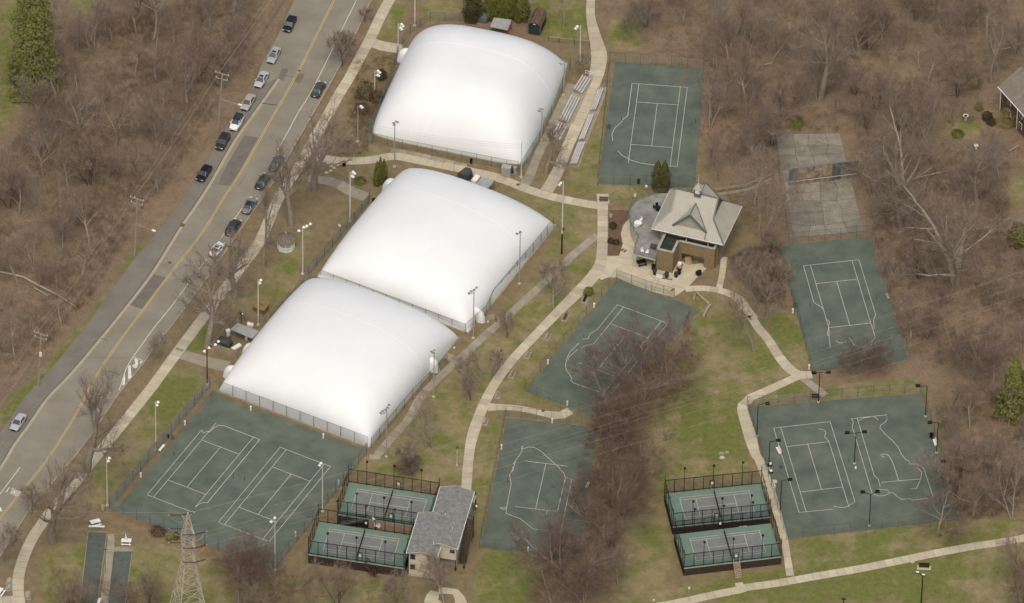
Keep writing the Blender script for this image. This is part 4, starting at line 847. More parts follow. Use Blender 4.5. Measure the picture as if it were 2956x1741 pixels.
# ---------------------------------------------------------------- platform tennis courts
class LocalFrame:
    def __init__(s, o, ang): s.o = Vector(o); s.ex = Vector((math.cos(ang), math.sin(ang), 0)); s.ey = Vector((-math.sin(ang), math.cos(ang), 0)); s.ang = ang
    def __call__(s, x, y, z=0.0): return s.o + s.ex * x + s.ey * y + Vector((0, 0, z))
def paddle(label, fr, NL, NR, FL, zd, near_gate, far_gate, sign=True, left_dark=True):
    nl, nr, fl = W(fr, *NL, zd), W(fr, *NR, zd), W(fr, *FL, zd)
    LX = (nr - nl).length; ang = math.atan2(nr.y - nl.y, nr.x - nl.x); o = Vector((nl.x, nl.y, 0)); F = LocalFrame(o, ang)
    LY = (fl - nl).dot(F.ey); root = thing('paddle_court', label, 'paddle court', F(LX / 2, LY / 2), 'raised paddle tennis courts')
    MB().prism([F(0, 0), F(LX, 0), F(LX, LY), F(0, LY)], zd - 0.16, zd).build('deck', M['deck_green'], root)
    cx, cy = LX / 2, LY / 2
    MB().prism([F(cx - 6.7, cy - 3.05), F(cx + 6.7, cy - 3.05), F(cx + 6.7, cy + 3.05), F(cx - 6.7, cy + 3.05)], zd, zd + 0.004).build('court_paint', M['deck_grey'], root)
    def ln(x0, y0, x1, y1):
        a, b = F(cx + x0, cy + y0), F(cx + x1, cy + y1); strap(MB(), [a, b], 0.07, zd + 0.004, zd + 0.008).build('line', M['tape'], root)
    for y in (-3.05, 3.05, -2.44, 2.44): ln(-6.7, y, 6.7, y)
    for x in (-6.66, 6.66): ln(x, -3.05, x, 3.05)
    for x in (-3.66, 3.66): ln(x, -2.44, x, 2.44)
    ln(-3.66, 0, 3.66, 0)
    net = MB().obox(F(cx, cy, zd + 0.46), F.ex * 0.02, F.ey * 3.4, (0, 0, 0.44)).build('net', mat('net_mesh', S(30, 30, 30), S(44, 44, 44), alpha=0.75), root)
    for s in (-1, 1): MB().tube(F(cx, cy + s * 3.45, zd), F(cx, cy + s * 3.45, zd + 1.0), 0.05, n=6).build('net_post', M['black'], root)
    h = 3.4; nb = 10
    # cage: uprights, rails and wire panels on four sides
    for y, near in ((0.04, 1), (LY - 0.04, 0)):
        for i in range(nb + 1):
            x = LX * i / nb; hh = h + (1.2 if i in (0, nb) else 0)
            MB().box(F(x, y, zd + hh / 2 - 0.2), 0.11, 0.11, hh + 0.4, ang).build('upright', M['black'], root)
        for z in (0.25, h): MB().beam(F(0, y, zd + z), F(LX, y, zd + z), 0.1).build('rail', M['black'], root)
        for i in range(nb): MB().quad(F(LX * i / nb + .05, y, zd + .1), F(LX * (i + 1) / nb - .05, y, zd + .1), F(LX * (i + 1) / nb - .05, y, zd + h), F(LX * i / nb + .05, y, zd + h)).build('wire_panel', M['mesh_black'], root)
        for i in (2, 5, 8):                               # lamp uprights
            x = LX * i / nb; p = F(x, y, zd); MB().tube(p, p + Vector((0, 0, 6.0)), 0.055, n=6).build('lamp_upright', M['black'], root)
            MB().box(p + Vector((0.05, -0.05, 6.05)), 0.42, 0.36, 0.28, ang).build('lamp_head', M['black'], root)
        gate = near_gate if near else far_gate
        if gate is not None:
            gx = gate * LX
            for s in (-0.45, 0.45): MB().box(F(gx + s, y, zd + 1.15), 0.1, 0.12, 2.3, ang).build('gate_post', M['black'], root)
            MB().beam(F(gx - .45, y, zd + 2.25), F(gx + .45, y, zd + 2.25), 0.1).build('gate_lintel', M['black'], root)
            if sign: MB().box(F(gx, y - 0.06, zd + 1.55), 0.38, 0.02, 0.55, ang).build('sign_board', M['white'], root)
    for x in (0.04, LX - 0.04):
        for i in range(1, 5):
            y = LY * i / 5; hh = h + (1.0 if i in (2, 3) else 0.4); MB().box(F(x, y, zd + hh / 2 - .2), 0.08, 0.08, hh + .4, ang).build('upright', M['black'], root)
        for z in (0.25, h): MB().beam(F(x, 0, zd + z), F(x, LY, zd + z), 0.1).build('rail', M['black'], root)
        for i in range(5):
            MB().quad(F(x, LY * i / 5 + .05, zd + .5), F(x, LY * (i + 1) / 5 - .05, zd + .5), F(x, LY * (i + 1) / 5 - .05, zd + h), F(x, LY * i / 5 + .05, zd + h)).build('wire_panel', M['mesh_black'], root)
            MB().box(F(x, LY * (i + .5) / 5, zd + 0.28), LY / 5 - .1, 0.04, 0.42, ang + PI / 2).build('snow_board', M['grey'] if i % 2 else M['dk_grey'], root)
    # skirts below the deck
    for i in range(nb):
        MB().obox(F(LX * (i + .5) / nb, -0.02, zd / 2 - .1), F.ex * (LX / nb / 2 - 0.012), F.ey * 0.025, (0, 0, zd / 2 - .08)).build('skirt_panel', M['skirt'], root)
        MB().obox(F(LX * (i + .5) / nb, LY + 0.02, zd / 2 - .1), F.ex * (LX / nb / 2 - 0.012), F.ey * 0.025, (0, 0, zd / 2 - .08)).build('skirt_panel', M['skirt'], root)
    for i in range(5):
        for x in (-0.02, LX + 0.02): MB().obox(F(x, LY * (i + .5) / 5, zd / 2 - .1), F.ey * (LY / 10 - 0.012), F.ex * 0.025, (0, 0, zd / 2 - .08)).build('skirt_panel', M['skirt_dark'], root)
    MB().beam(F(-.05, -0.07, zd - .1), F(LX + .05, -0.07, zd - .1), 0.06, 0.2).build('edge_beam', M['grey'], root)
    return F, LX, LY, root
def stairs(root, p0, direc, width, zt, n, mat_step, rail=True, m_rail='wood'):
    d = Vector(direc).normalized(); s = Vector((-d.y, d.x, 0))
    for i in range(n):
        z = zt * (1 - (i + 0.5) / n); MB().obox(p0 + d * (0.28 * (i + .5)) + Vector((0, 0, z)), d * 0.15, s * (width / 2), (0, 0, 0.03)).build('step', M[mat_step], root)
    for k in (-1, 1):
        a = p0 + s * (k * width / 2); b = a + d * (0.28 * n)
        MB().beam(a + Vector((0, 0, zt)) , b + Vector((0, 0, 0.05)), 0.06, 0.28).build('stringer', M[mat_step], root)
        if rail:
            MB().beam(a + Vector((0, 0, zt + 1.0)), b + Vector((0, 0, 1.0)), 0.07, 0.1).build('handrail', M[m_rail], root)
            for q in (0.05, 0.5, 0.95): p = lerp(a, b, q); MB().box((p.x, p.y, lerp(zt, 0, q) + 0.5), 0.08, 0.08, 1.0).build('baluster', M[m_rail], root)
ZD = 2.0
FRl, LX, LY, rl = paddle('raised paddle court with brown skirt and stairs beside the lower lawn', 'd', (390, 1235), (1545, 1098), (275, 838), ZD, 0.535, 0.47)
paddle('raised paddle court behind its twin, next to the large court pad', 'd', (258, 745), (1412, 628), (150, 350), ZD, 0.45, 0.49)
st = thing('staircase', 'wooden steps from the right paddle court down to the path', 'stairs', FRl(LX * .535, -0.1)); stairs(st, FRl(LX * .535, -0.12), -FRl.ey, 1.1, ZD, 8, 'wood')
ub = thing('bench', 'pale bench in the gap between the two right paddle courts', 'bench', FRl(LX * .72, LY + 0.9)); MB().box(FRl(LX * .72, LY + 0.9, 1.1), 1.4, .4, .08, FRl.ang).build('seat', M['white'], ub)
for s in (-.55, .55): MB().box(FRl(LX * .72 + s, LY + 0.9, .53), .1, .35, 1.06, FRl.ang).build('leg', M['grey'], ub)
bk = W('d', 1525, 1165); wb = thing('bucket', 'white bucket at the corner of the right paddle court', 'bucket', (bk.x, bk.y, 0)); MB().lathe((bk.x, bk.y, 0), [(.2, 0), (.28, .75), (.3, .75), (.3, .8), (.24, .8), (.22, .5)], 12).build('body', M['white'], wb); MB().lathe((bk.x, bk.y, .8), [(.3, 0), (.3, .12), (.12, .2)], 12).build('lid', M['black'], wb)
ZL = 2.3
FLl, LXl, LYl, _r = paddle('raised paddle court at the bottom left of the grey-roofed hut', 'c', (118, 1092), (1195, 1250), (250, 730), ZL, 0.54, 0.5)
FLu, LXu, LYu, _r = paddle('raised paddle court at the upper left of the grey-roofed hut', 'c', (455, 642), (1480, 800), (583, 282), ZL, 0.58, 0.55)
st = thing('staircase', 'dark steps below the gate of the lower left paddle court', 'stairs', FLl(LXl * .56, -.1)); stairs(st, FLl(LXl * .6, -0.12), (FLl.ex - FLl.ey * .25), 1.1, ZL, 8, 'wood_dark', m_rail='black')
# timber platform between the two left courts
pp = [W('c', 800, 690, 2.2), W('c', 1320, 770, 2.2), W('c', 1275, 885, 2.2), W('c', 790, 810, 2.2)]
pf = thing('timber_deck', 'brown timber deck between the two left paddle courts', 'deck', (pp[0].x, pp[0].y, 0))
for i in range(8):
    a0, a1 = lerp(pp[0], pp[3], i / 8 + .004), lerp(pp[0], pp[3], (i + 1) / 8 - .004); b0, b1 = lerp(pp[1], pp[2], i / 8 + .004), lerp(pp[1], pp[2], (i + 1) / 8 - .004)
    MB().prism([a0, b0, b1, a1], 2.1, 2.17).build('plank', mat('deck_plank', S(124, 102, 80), S(146, 122, 98), scale=1.5, rand=.1), pf)
for q in pp: MB().box((q.x, q.y, 1.05), .15, .15, 2.1).build('post', M['wood_dark'], pf)
a, b = W('c', 480, 745, 1.0), W('c', 790, 700, 2.2)
rp = thing('ramp', 'grey access ramp climbing between the two left paddle courts', 'ramp', (a.x, a.y, 0)); nrm = Vector((-(b - a).y, (b - a).x, 0)).normalized() * .6
MB().quad(a - nrm, b - nrm, b + nrm, a + nrm).quad(a - nrm - Vector((0, 0, .08)), a + nrm - Vector((0, 0, .08)), b + nrm - Vector((0, 0, .08)), b - nrm - Vector((0, 0, .08))).build('surface', M['dk_grey'], rp)
for s in (-1, 1):
    for z in (.5, 1.0): MB().beam(a + nrm * s + Vector((0, 0, z)), b + nrm * s + Vector((0, 0, z)), .06).build('rail', M['rail_green'], rp)
def chair(label, p, z, rz, m='white'):
    F = LocalFrame((p.x, p.y, z), rz); t = thing('chair', label, 'chair', (p.x, p.y, z)); ORG[t.name] = Vector((p.x, p.y, z))
    MB().box(F(0, 0, .42), .5, .5, .05, rz).build('seat', M[m], t); MB().box(F(0, .25, .72), .5, .05, .55, rz).build('backrest', M[m], t)
    for x in (-.21, .21):
        for y in (-.21, .21): MB().box(F(x, y, .2), .05, .05, .4, rz).build('leg', M[m], t)
        MB().box(F(x, 0, .62), .05, .45, .04, rz).build('armrest', M[m], t)
chair('white chair on the timber deck, nearer the lower court', W('c', 880, 790, 2.2), 2.17, 0.6); chair('white chair on the timber deck, right of its twin', W('c', 910, 800, 2.2), 2.17, -0.4)
chair('white chair at the back rail of the timber deck', W('c', 855, 705, 2.4), 2.17, 0.2); 

# ---------------------------------------------------------------- grey-roofed warming hut
HF = LocalFrame(W('c', 1243, 1332), FLl.ang); EZ = 6.0
hut = thing('hut', 'cream two-storey hut with grey shingle roof beside the paddle courts', 'building', HF(4, 8))
cream = mat('cream_siding', S(196, 189, 166), S(210, 203, 182), scale=1.2, fine=.05); trim = mat('dark_trim', S(58, 48, 40), S(74, 62, 52), scale=1)
def wallq(root, a, b, z0, z1, m, name='wall', t=0.08):
    d = (b - a); n = Vector((d.y, -d.x, 0)).normalized() * t
    MB().prism([a, b, b - n, a - n], z0, z1).build(name, m, root)
wallq(hut, HF(0, 0), HF(5.3, 0), 0.6, EZ, cream); wallq(hut, HF(0, 0.02), HF(5.3, 0.02), 0, .6, M['concrete'], 'plinth')
wallq(hut, HF(0, 10.6), HF(0, 0.09), 0, EZ, cream); wallq(hut, HF(5.3, 0.09), HF(5.3, 2.9), 0, EZ, cream)
wallq(hut, HF(5.38, 2.9), HF(8.5, 2.9), 2.9, EZ, cream); wallq(hut, HF(8.5, 2.98), HF(8.5, 18.4), 2.9, EZ, cream); wallq(hut, HF(5.38, 4.4), HF(8.4, 4.4), 0, 2.9, M['grey']); wallq(hut, HF(8.4, 4.5), HF(8.4, 18.3), 0, 2.9, M['grey'])
wallq(hut, HF(8.42, 18.4), HF(2.6, 18.4), 0, EZ, cream); wallq(hut, HF(2.6, 18.32), HF(2.6, 10.6), 0, EZ, cream); wallq(hut, HF(2.52, 10.6), HF(0.08, 10.6), 0, EZ, cream)
MB().prism([HF(5.38, 2.98), HF(8.45, 2.98), HF(8.45, 18.3), HF(5.38, 18.3)], 2.78, 2.9).build('floor_slab', trim, hut)
for x in (0.04, 5.26): MB().box(HF(x, -.04, 3.3), .14, .06, 5.4, HF.ang).build('corner_board', trim, hut)
MB().box(HF(2.65, -.03, 3.3), 5.1, .03, .06, HF.ang).build('band_board', M['wood'], hut)
for x, z in ((0.85, 5.0), (0.85, 2.4)):
    wo_ = MB().box(HF(x, -.05, z), .95, .06, 1.25, HF.ang).build('window', trim, hut); 
    for dx in (-.22, .22): MB().box(HF(x + dx, -.09, z), .36, .02, 1.05, HF.ang).build('pane', mat('window_glass', S(44, 48, 50), S(70, 74, 76), rough=.15, spec=.6), wo_)
wo_ = MB().box(HF(7.8, 2.85, 5.0), .9, .06, .75, HF.ang).build('window', trim, hut); MB().box(HF(7.8, 2.81, 5.0), .74, .02, .6, HF.ang).build('pane', MATS['window_glass'], wo_)
MB().box(HF(8.45, 2.95, 1.45), .14, .14, 2.9, HF.ang).build('support_post', trim, hut)
shing = mat('grey_shingle', S(106, 107, 103), S(142, 142, 135), scale=1.3, detail=8, fine=.16)
def gable(root, x0, x1, y0, y1, z0, rise, m, name='roof', th=.12, ov=.35, F=HF):
    x0 -= ov; x1 += ov; y0 -= ov; y1 += ov; xm = (x0 + x1) / 2; mb = MB()
    for s, xe in ((-1, x0), (1, x1)):
        a, b, c, d = F(xe, y0, z0), F(xe, y1, z0), F(xm, y1, z0 + rise), F(xm, y0, z0 + rise); dn = Vector((0, 0, -th))
        q = [a, b, c, d] if s > 0 else [d, c, b, a]
        mb.quad(*q); mb.quad(*[p + dn for p in q[::-1]])
        for i in range(4): mb.quad(q[i], q[i] + dn, q[(i + 1) % 4] + dn, q[(i + 1) % 4])
    o = mb.build(name, m, root)
    for y in (y0 + ov, y1 - ov):
        MB().poly([F(x0 + ov, y, z0 - .02), F(x1 - ov, y, z0 - .02), F(xm, y, z0 + rise - th)]).build('gable_wall', cream, root)
    for xe in (x0, x1): MB().beam(F(xe, y0, z0 - .06), F(xe, y1, z0 - .06), .1, .14).build('gutter', M['white'], o)
    for y in (y0, y1):
        for xe in (x0, x1): MB().beam(F(xe, y, z0 - .05), F(xm, y, z0 + rise - .05), .05, .18).build('barge_board', mat('pale_trim', S(190, 180, 152), S(206, 196, 170)), o)
    return o
r1 = gable(hut, 2.6, 8.5, 2.9, 18.4, EZ + .05, 0.9, shing); r2 = gable(hut, 0, 5.3, 0, 10.6, EZ + .02, 0.8, shing)
for fr, x, y in (('c', 1660, 660), ('c', 1742, 812), ('c', 1530, 978)):
    p = W(fr, x, y, EZ + .6); MB().tube((p.x, p.y, EZ + .3), (p.x, p.y, EZ + 1.15), .07, n=8).build('vent_pipe', M['white'], r1)
p = W('c', 2012, 552, EZ - .5); MB().box((p.x, p.y, EZ - .5), .3, .3, .3).build('vent_box', M['white'], hut)
ls = thing('staircase', 'long brown outside stair along the right wall of the hut', 'stairs', HF(9.2, 9)); top = HF(9.35, 11.2)
stairs(ls, top, -HF.ey, 1.25, 4.6, 22, 'wood_dark', m_rail='black'); MB().prism([HF(8.62, 11.2), HF(10.0, 11.2), HF(10.0, 12.7), HF(8.62, 12.7)], 4.5, 4.6).build('landing', M['wood_dark'], ls)
for x, y in ((8.7, 12.6), (9.95, 12.6), (9.95, 11.3)): MB().box(HF(x, y, 2.8), .1, .1, 5.6, HF.ang).build('landing_post', M['black'], ls)
for a, b in (((9.95, 11.3), (9.95, 12.6)), ((8.7, 12.6), (9.95, 12.6))): MB().beam(HF(*a, 5.55), HF(*b, 5.55), .07).build('landing_rail', M['black'], ls)
bl = thing('bridge_landing', 'small railed landing where the winding path meets the hut', 'landing', HF(6, 19)); MB().prism([HF(3.6, 18.5), HF(8.9, 18.5), HF(8.9, 20.4), HF(3.6, 20.4)], EZ - 2.6, EZ - 2.45).build('floor', M['concrete'], bl)
for x in (3.7, 5.4, 7.1, 8.8): MB().box(HF(x, 20.3, EZ - 1.9), .08, .08, 1.2, HF.ang).build('post', M['black'], bl); 
for x in (3.7, 8.8): MB().box(HF(x, 20.3, (EZ - 2.6) / 2), .16, .16, EZ - 2.6, HF.ang).build('support', M['black'], bl)
for z in (EZ - 1.4, EZ - 1.9): MB().beam(HF(3.7, 20.3, z), HF(8.8, 20.3, z), .06).build('rail', M['black'], bl)
MB().beam(HF(8.8, 18.5, EZ - 1.4), HF(8.8, 20.3, EZ - 1.4), .06).build('rail', M['black'], bl)
for i, (x, y) in enumerate(((1395, 1318), (1440, 1322))):
    p = W('c', x, y); t = thing('trash_can', ('left' if i == 0 else 'right') + ' of two round black cans at the front wall of the hut', 'trash can', (p.x, p.y, 0), 'cans at the hut'); MB().lathe((p.x, p.y, 0), [(.25, 0), (.3, .8), (.33, .82), (.33, .88), (.27, .88), (.24, .4)], 12).build('body', M['black'], t); MB().lathe((p.x, p.y, .3), [(.23, 0), (.23, .02)], 12).build('liner', M['dk_grey'], t)
for i, (x, y) in enumerate(((1775, 1275), (1872, 1250))):
    p = W('c', x, y); t = thing('planter', ('left' if i == 0 else 'right') + ' of two dark pots at the foot of the hut stair', 'planter', (p.x, p.y, 0)); MB().lathe((p.x, p.y, 0), [(.15, 0), (.24, .5), (.26, .52), (.2, .52), (.15, .3)], 10).build('pot', M['black'], t); MB().lathe((p.x, p.y, .4), [(.2, 0), (.05, .06)], 10).build('soil', M['rust'], t)
# ---------------------------------------------------------------- pavilion
PF = LocalFrame(W('e', 470, 1145), math.radians(-17.5))
pav = thing('pavilion', 'tan brick pavilion with cream metal half-hip roof, cupola and curved terrace', 'building', PF(5, 8))
brick = mat('tan_brick', S(128, 110, 82), S(148, 129, 99), scale=1.1, detail=7, fine=.1)
coping = mat('coping', S(150, 146, 134), S(168, 164, 150), scale=1); flat = mat('flat_roof', S(38, 46, 42), S(62, 70, 64), scale=.7, detail=7)
def bwall(a, b, z0, z1, t=.3, nm='brick_wall'):
    d = b - a; n = Vector((-d.y, d.x, 0)).normalized() * t
    return MB().prism([a, b, b + n, a + n], z0, z1).build(nm, brick, pav)
bwall(PF(0, 0), PF(3.3, 0), 0, 5.2); bwall(PF(3.3, .3), PF(3.3, 3.6), 0, 5.2); bwall(PF(0, 5.2), PF(0, .3), 0, 5.2)
bwall(PF(3.3, 3.6), PF(4.0, 3.6), 0, 5.2); bwall(PF(4.0, 3.602), PF(8.5, 3.602), 2.35, 5.2); bwall(PF(8.5, 3.6), PF(10.6, 3.6), 0, 5.2); bwall(PF(10.6, 3.9), PF(10.6, 5.2), 0, 5.2)
# brick courses stand proud at the lintel and a base course
for a, b, z in ((PF(0, -.012), PF(3.3, -.012), 2.75), (PF(3.312, 0), PF(3.312, 3.6), 2.75), (PF(3.6, 3.588), PF(10.6, 3.588), 2.5)):
    MB().beam(a + Vector((0, 0, z)), b + Vector((0, 0, z)), .02, .07).build('brick_course', mat('brick_course', S(124, 100, 70), S(140, 112, 80)), pav)
def cope(pts):
    mb = MB()
    for a, b in zip(pts, pts[1:]): MB().beam(a + Vector((0, 0, 5.25)), b + Vector((0, 0, 5.25)), .5, .12).build('coping', coping, pav)
cope([PF(.15, 5.3), PF(.15, .15)]); cope([PF(.41, .15), PF(2.9, .15)]); cope([PF(3.15, -.1), PF(3.15, 3.75)]); cope([PF(3.41, 3.75), PF(10.2, 3.75)]); cope([PF(10.45, 3.5), PF(10.45, 5.3)])
MB().prism([PF(.3, .3), PF(3.0, .3), PF(3.0, 5.4), PF(.3, 5.4)], 4.6, 4.7).build('flat_roof', flat, pav); MB().prism([PF(3.0, 3.9), PF(10.3, 3.9), PF(10.3, 5.4), PF(3.0, 5.4)], 4.6, 4.7).build('flat_roof', flat, pav)
for x, y in ((4.6, 4.5), (8.9, 4.7)): MB().tube(PF(x, y, 4.7), PF(x, y, 5.4), .09, n=8).build('vent_pipe', M['white'], pav)
# body under the roof: stone walls with a clerestory
stone = mat('rubble_stone', S(132, 122, 100), S(176, 166, 142), scale=2.2, detail=7)
for a, b in ((PF(-1.2, 5.4), PF(11.0, 5.4)), (PF(11.0, 5.4), PF(11.0, 15.0)), (PF(11.0, 15.0), PF(-1.2, 15.0)), (PF(-1.2, 15.0), PF(-1.2, 5.4))):
    d = b - a; n = Vector((-d.y, d.x, 0)).normalized() * .3; MB().prism([a, b, b + n, a + n], 0, 6.6).build('stone_wall', stone, pav)
# roof
eav = mat('metal_roof', S(160, 156, 142), S(171, 167, 153), scale=.6, rough=.45, spec=.4); rib = mat('roof_rib', S(176, 170, 152), S(188, 182, 164), scale=.6, rough=.45, spec=.4); gtrim = mat('green_trim', S(92, 100, 90), S(112, 120, 108), scale=1)
X0, X1, Y0, Y1, ZE, RH = -2.4, 12.2, 4.1, 16.2, 6.5, 6.0; YM = (Y0 + Y1) / 2; SL = RH / (YM - Y0); RX0, RX1 = X0 + 3.1, X1 - 3.1; YB = Y0 + 3.1; ZB = ZE + 3.1 * SL; YB2 = Y1 - 3.1
def zs(y): return ZE + (y - Y0) * SL if y <= YM else ZE + (Y1 - y) * SL
roof = MB().poly([PF(X0, Y0, ZE), PF(X1, Y0, ZE), PF(RX1, YB, ZB), PF(RX1, YM, ZE + RH), PF(RX0, YM, ZE + RH), PF(RX0, YB, ZB)]).poly([PF(X1, Y1, ZE), PF(X0, Y1, ZE), PF(RX0, YB2, ZB), PF(RX0, YM, ZE + RH), PF(RX1, YM, ZE + RH), PF(RX1, YB2, ZB)])
roof.poly([PF(X0, Y1, ZE), PF(X0, Y0, ZE), PF(RX0, YB, ZB), PF(RX0, YB2, ZB)]).poly([PF(X1, Y0, ZE), PF(X1, Y1, ZE), PF(RX1, YB2, ZB), PF(RX1, YB, ZB)])
roof.poly([PF(X0, Y0, ZE - .05), PF(X0, Y1, ZE - .05), PF(X1, Y1, ZE - .05), PF(X1, Y0, ZE - .05)]); roof = roof.build('roof', eav, pav)
for x, s in ((RX0 + .02, -1), (RX1 - .02, 1)):
    MB().poly([PF(x, YB + .1, ZB), PF(x, YB2 - .1, ZB), PF(x, YM, ZE + RH - .1)]).build('gable_end', gtrim, roof)
def onroof(pts, up=.06): return [PF(x, y, zs(y) + up) for x, y in pts]
x = X0 + .45
while x < X1:                                             # standing seams of the front and rear slopes
    if x < RX0: yt = Y0 + (x - X0)
    elif x > RX1: yt = Y0 + (X1 - x)
    else: yt = YM
    segs = [(Y0 + .02, yt)]
    if 1.75 < x < 8.05:                                   # broken by the front gable
        yc = 5.35 + (8.7 - 5.35) * (1 - abs(x - 4.97) / 3.25); segs = [(Y0 + .02, 5.2), (yc, yt)]
    for a, b in segs:
        if b - a > .3:
            p, q = onroof([(x, a), (x, b)], .02); MB().beam(p, q, .05, .09).build('seam', rib, roof)
    p, q = PF(x, Y1 - .02, ZE + .03), PF(x, Y1 - (yt - Y0), zs(yt) + .03); MB().beam(p, q, .05, .09).build('seam', rib, roof)
    x += .52
y = Y0 + .5
while y < Y1:
    t = min(y - Y0, Y1 - y, 3.1)
    for xe, s in ((X0, 1), (X1, -1)): MB().beam(PF(xe, y, ZE + .03), PF(xe + s * t, y, ZE + t * SL + .03), .05, .08).build('seam', rib, roof)
    y += .52
for a, b in (((X0, Y0, ZE), (RX0, YB, ZB)), ((X1, Y0, ZE), (RX1, YB, ZB)), ((X1, Y1, ZE), (RX1, YB2, ZB)), ((X0, Y1, ZE), (RX0, YB2, ZB)), ((RX1, YB, ZB), (RX1, YM, ZE + RH)), ((RX1, YB2, ZB), (RX1, YM, ZE + RH)), ((RX0, YB, ZB), (RX0, YM, ZE + RH)), ((RX0, YM, ZE + RH), (RX1, YM, ZE + RH))):
    left = a[0] < 5 and b[0] < 5
    MB().beam(PF(*a) + Vector((0, 0, .06)), PF(*b) + Vector((0, 0, .06)), .28, .12).build('ridge_cap', coping if left else gtrim, roof)
for a, b in (((X0, Y0), (X1, Y0)), ((X1, Y0), (X1, Y1)), ((X0, Y1), (X0, Y0)), ((X1, Y1), (X0, Y1))): MB().beam(PF(*a, ZE - .1), PF(*b, ZE - .1), .16, .16).build('gutter', M['white'], roof)
for sgn in (0, 1):                                        # front and rear gables
    def G(x, y, z): return PF(x, y if sgn == 0 else Y0 + Y1 - y, z)
    B_, A_, C_, D_ = (4.97, 5.1, 11.15), (4.97, 8.85, 11.15), (1.55, 5.1, 7.6), (8.4, 5.1, 7.6)
    up = .1
    gb = MB().tri(G(*A_), G(*B_), G(*C_)).tri(G(*A_), G(*D_), G(*B_)).build('gable_roof', eav, roof)
    MB().tri(G(C_[0], 5.35, 7.75), G(D_[0], 5.35, 7.75), G(4.97, 5.35, 11.0)).build('gable_face', eav, gb)
    for i in range(1, 12):
        xx = 1.75 + i * .54; zz = 11.0 - abs(xx - 4.97) * 1.0 - .1
        if zz > 7.9: MB().beam(G(xx, 5.32, 7.7), G(xx, 5.32, zz), .04, .05).build('seam', rib, gb)
    for p, q in ((B_, C_), (B_, D_)): MB().beam(G(*p) + Vector((0, 0, .02)), G(*q) + Vector((0, 0, .02)), .3, .3).build('barge_board', gtrim, gb)
    MB().beam(G(*A_) + Vector((0, 0, .05)), G(*B_) + Vector((0, 0, .05)), .22, .1).build('ridge_cap', gtrim, gb); MB().beam(G(*A_) + Vector((0, 0, .05)), G(*D_) + Vector((0, 0, .1)), .22, .12).build('valley_flashing', gtrim, gb)
    if sgn == 0: MB().beam(G(8.35, 5.1, 7.62), G(8.35, 4.15, 6.66), .2, .1).build('flashing', gtrim, gb)
cu = MB().box(PF(5.0, YM, ZE + RH + .6), 1.25, 1.25, 2.0, PF.ang).build('cupola', gtrim, roof)
for dx, dy, rz in ((0, -.64, 0), (.64, 0, PI / 2), (0, .64, 0), (-.64, 0, PI / 2)):
    lv = MB().box(PF(5.0 + dx, YM + dy, ZE + RH + 1.0), .85, .03, .95, PF.ang + rz).build('louvre', M['white'], cu)
c5 = [PF(5 + s * .85, YM + t * .85, ZE + RH + 1.62) for s, t in ((-1, -1), (1, -1), (1, 1), (-1, 1))]; ap = PF(5, YM, ZE + RH + 2.75)
mb = MB().poly(c5[::-1])
for i in range(4): mb.tri(c5[i], c5[(i + 1) % 4], ap)
mb.build('cupola_roof', eav, cu); MB().tube(ap - Vector((0, 0, .1)), ap + Vector((0, 0, 2.1)), .05, .02, n=6).build('mast', M['white'], cu)
# curved terrace at upper-storey level
TZ = 3.1
edge = [W('e', x, y, TZ) for x, y in ((605, 240), (520, 242), (440, 256), (360, 280), (285, 312), (222, 352), (178, 402), (155, 462), (152, 530), (160, 590), (180, 650), (215, 708), (262, 768), (238, 840), (205, 935))]
front = [W('e', 205, 962, TZ), W('e', 466, 1028, TZ)]
deckm = mat('terrace_deck', S(112, 113, 107), S(152, 151, 142), scale=.5, detail=8, fine=.05, rough=.7, spec=.15)
inner = [PF(-.05, .2), PF(-.05, 5.2), PF(-1.25, 5.3), PF(-1.25, 14.9)]
def tri_fan_deck():
    pts = edge + front + inner
    n = len(pts); mb = MB(); mb.poly([Vector((p.x, p.y, TZ)) for p in pts]); mb.poly([Vector((p.x, p.y, TZ - .35)) for p in pts][::-1]); return mb
ter = tri_fan_deck().build('terrace', deckm, pav)
er = edge + front; mb = MB()
for a, b in zip(er, er[1:]): mb.quad(Vector((a.x, a.y, TZ - .35)), Vector((b.x, b.y, TZ - .35)), Vector((b.x, b.y, TZ + .02)), Vector((a.x, a.y, TZ + .02)))
mb.build('terrace_fascia', M['concrete'], ter)
for a, b in zip(er[:-1], er[1:]):
    for z in (.5, 1.0): MB().beam(a + Vector((0, 0, z)), b + Vector((0, 0, z)), .05).build('rail', M['rail_green'], ter)
for p in resample(edge, 1.3) + front: MB().box((p.x, p.y, TZ + .5), .06, .06, 1.0).build('rail_post', M['rail_green'], ter)
mb = MB(); strap(mb, [lerp(p, PF(3, 9), .03) for p in edge[2:13]], .3, 0, TZ - .35); mb.build('terrace_wall', M['concrete'], ter)
for p in (W('e', 222, 1118), PF(-.5, .35)): MB().box((p.x, p.y, (TZ - .35) / 2), .22, .22, TZ - .35).build('column', M['concrete'], ter)
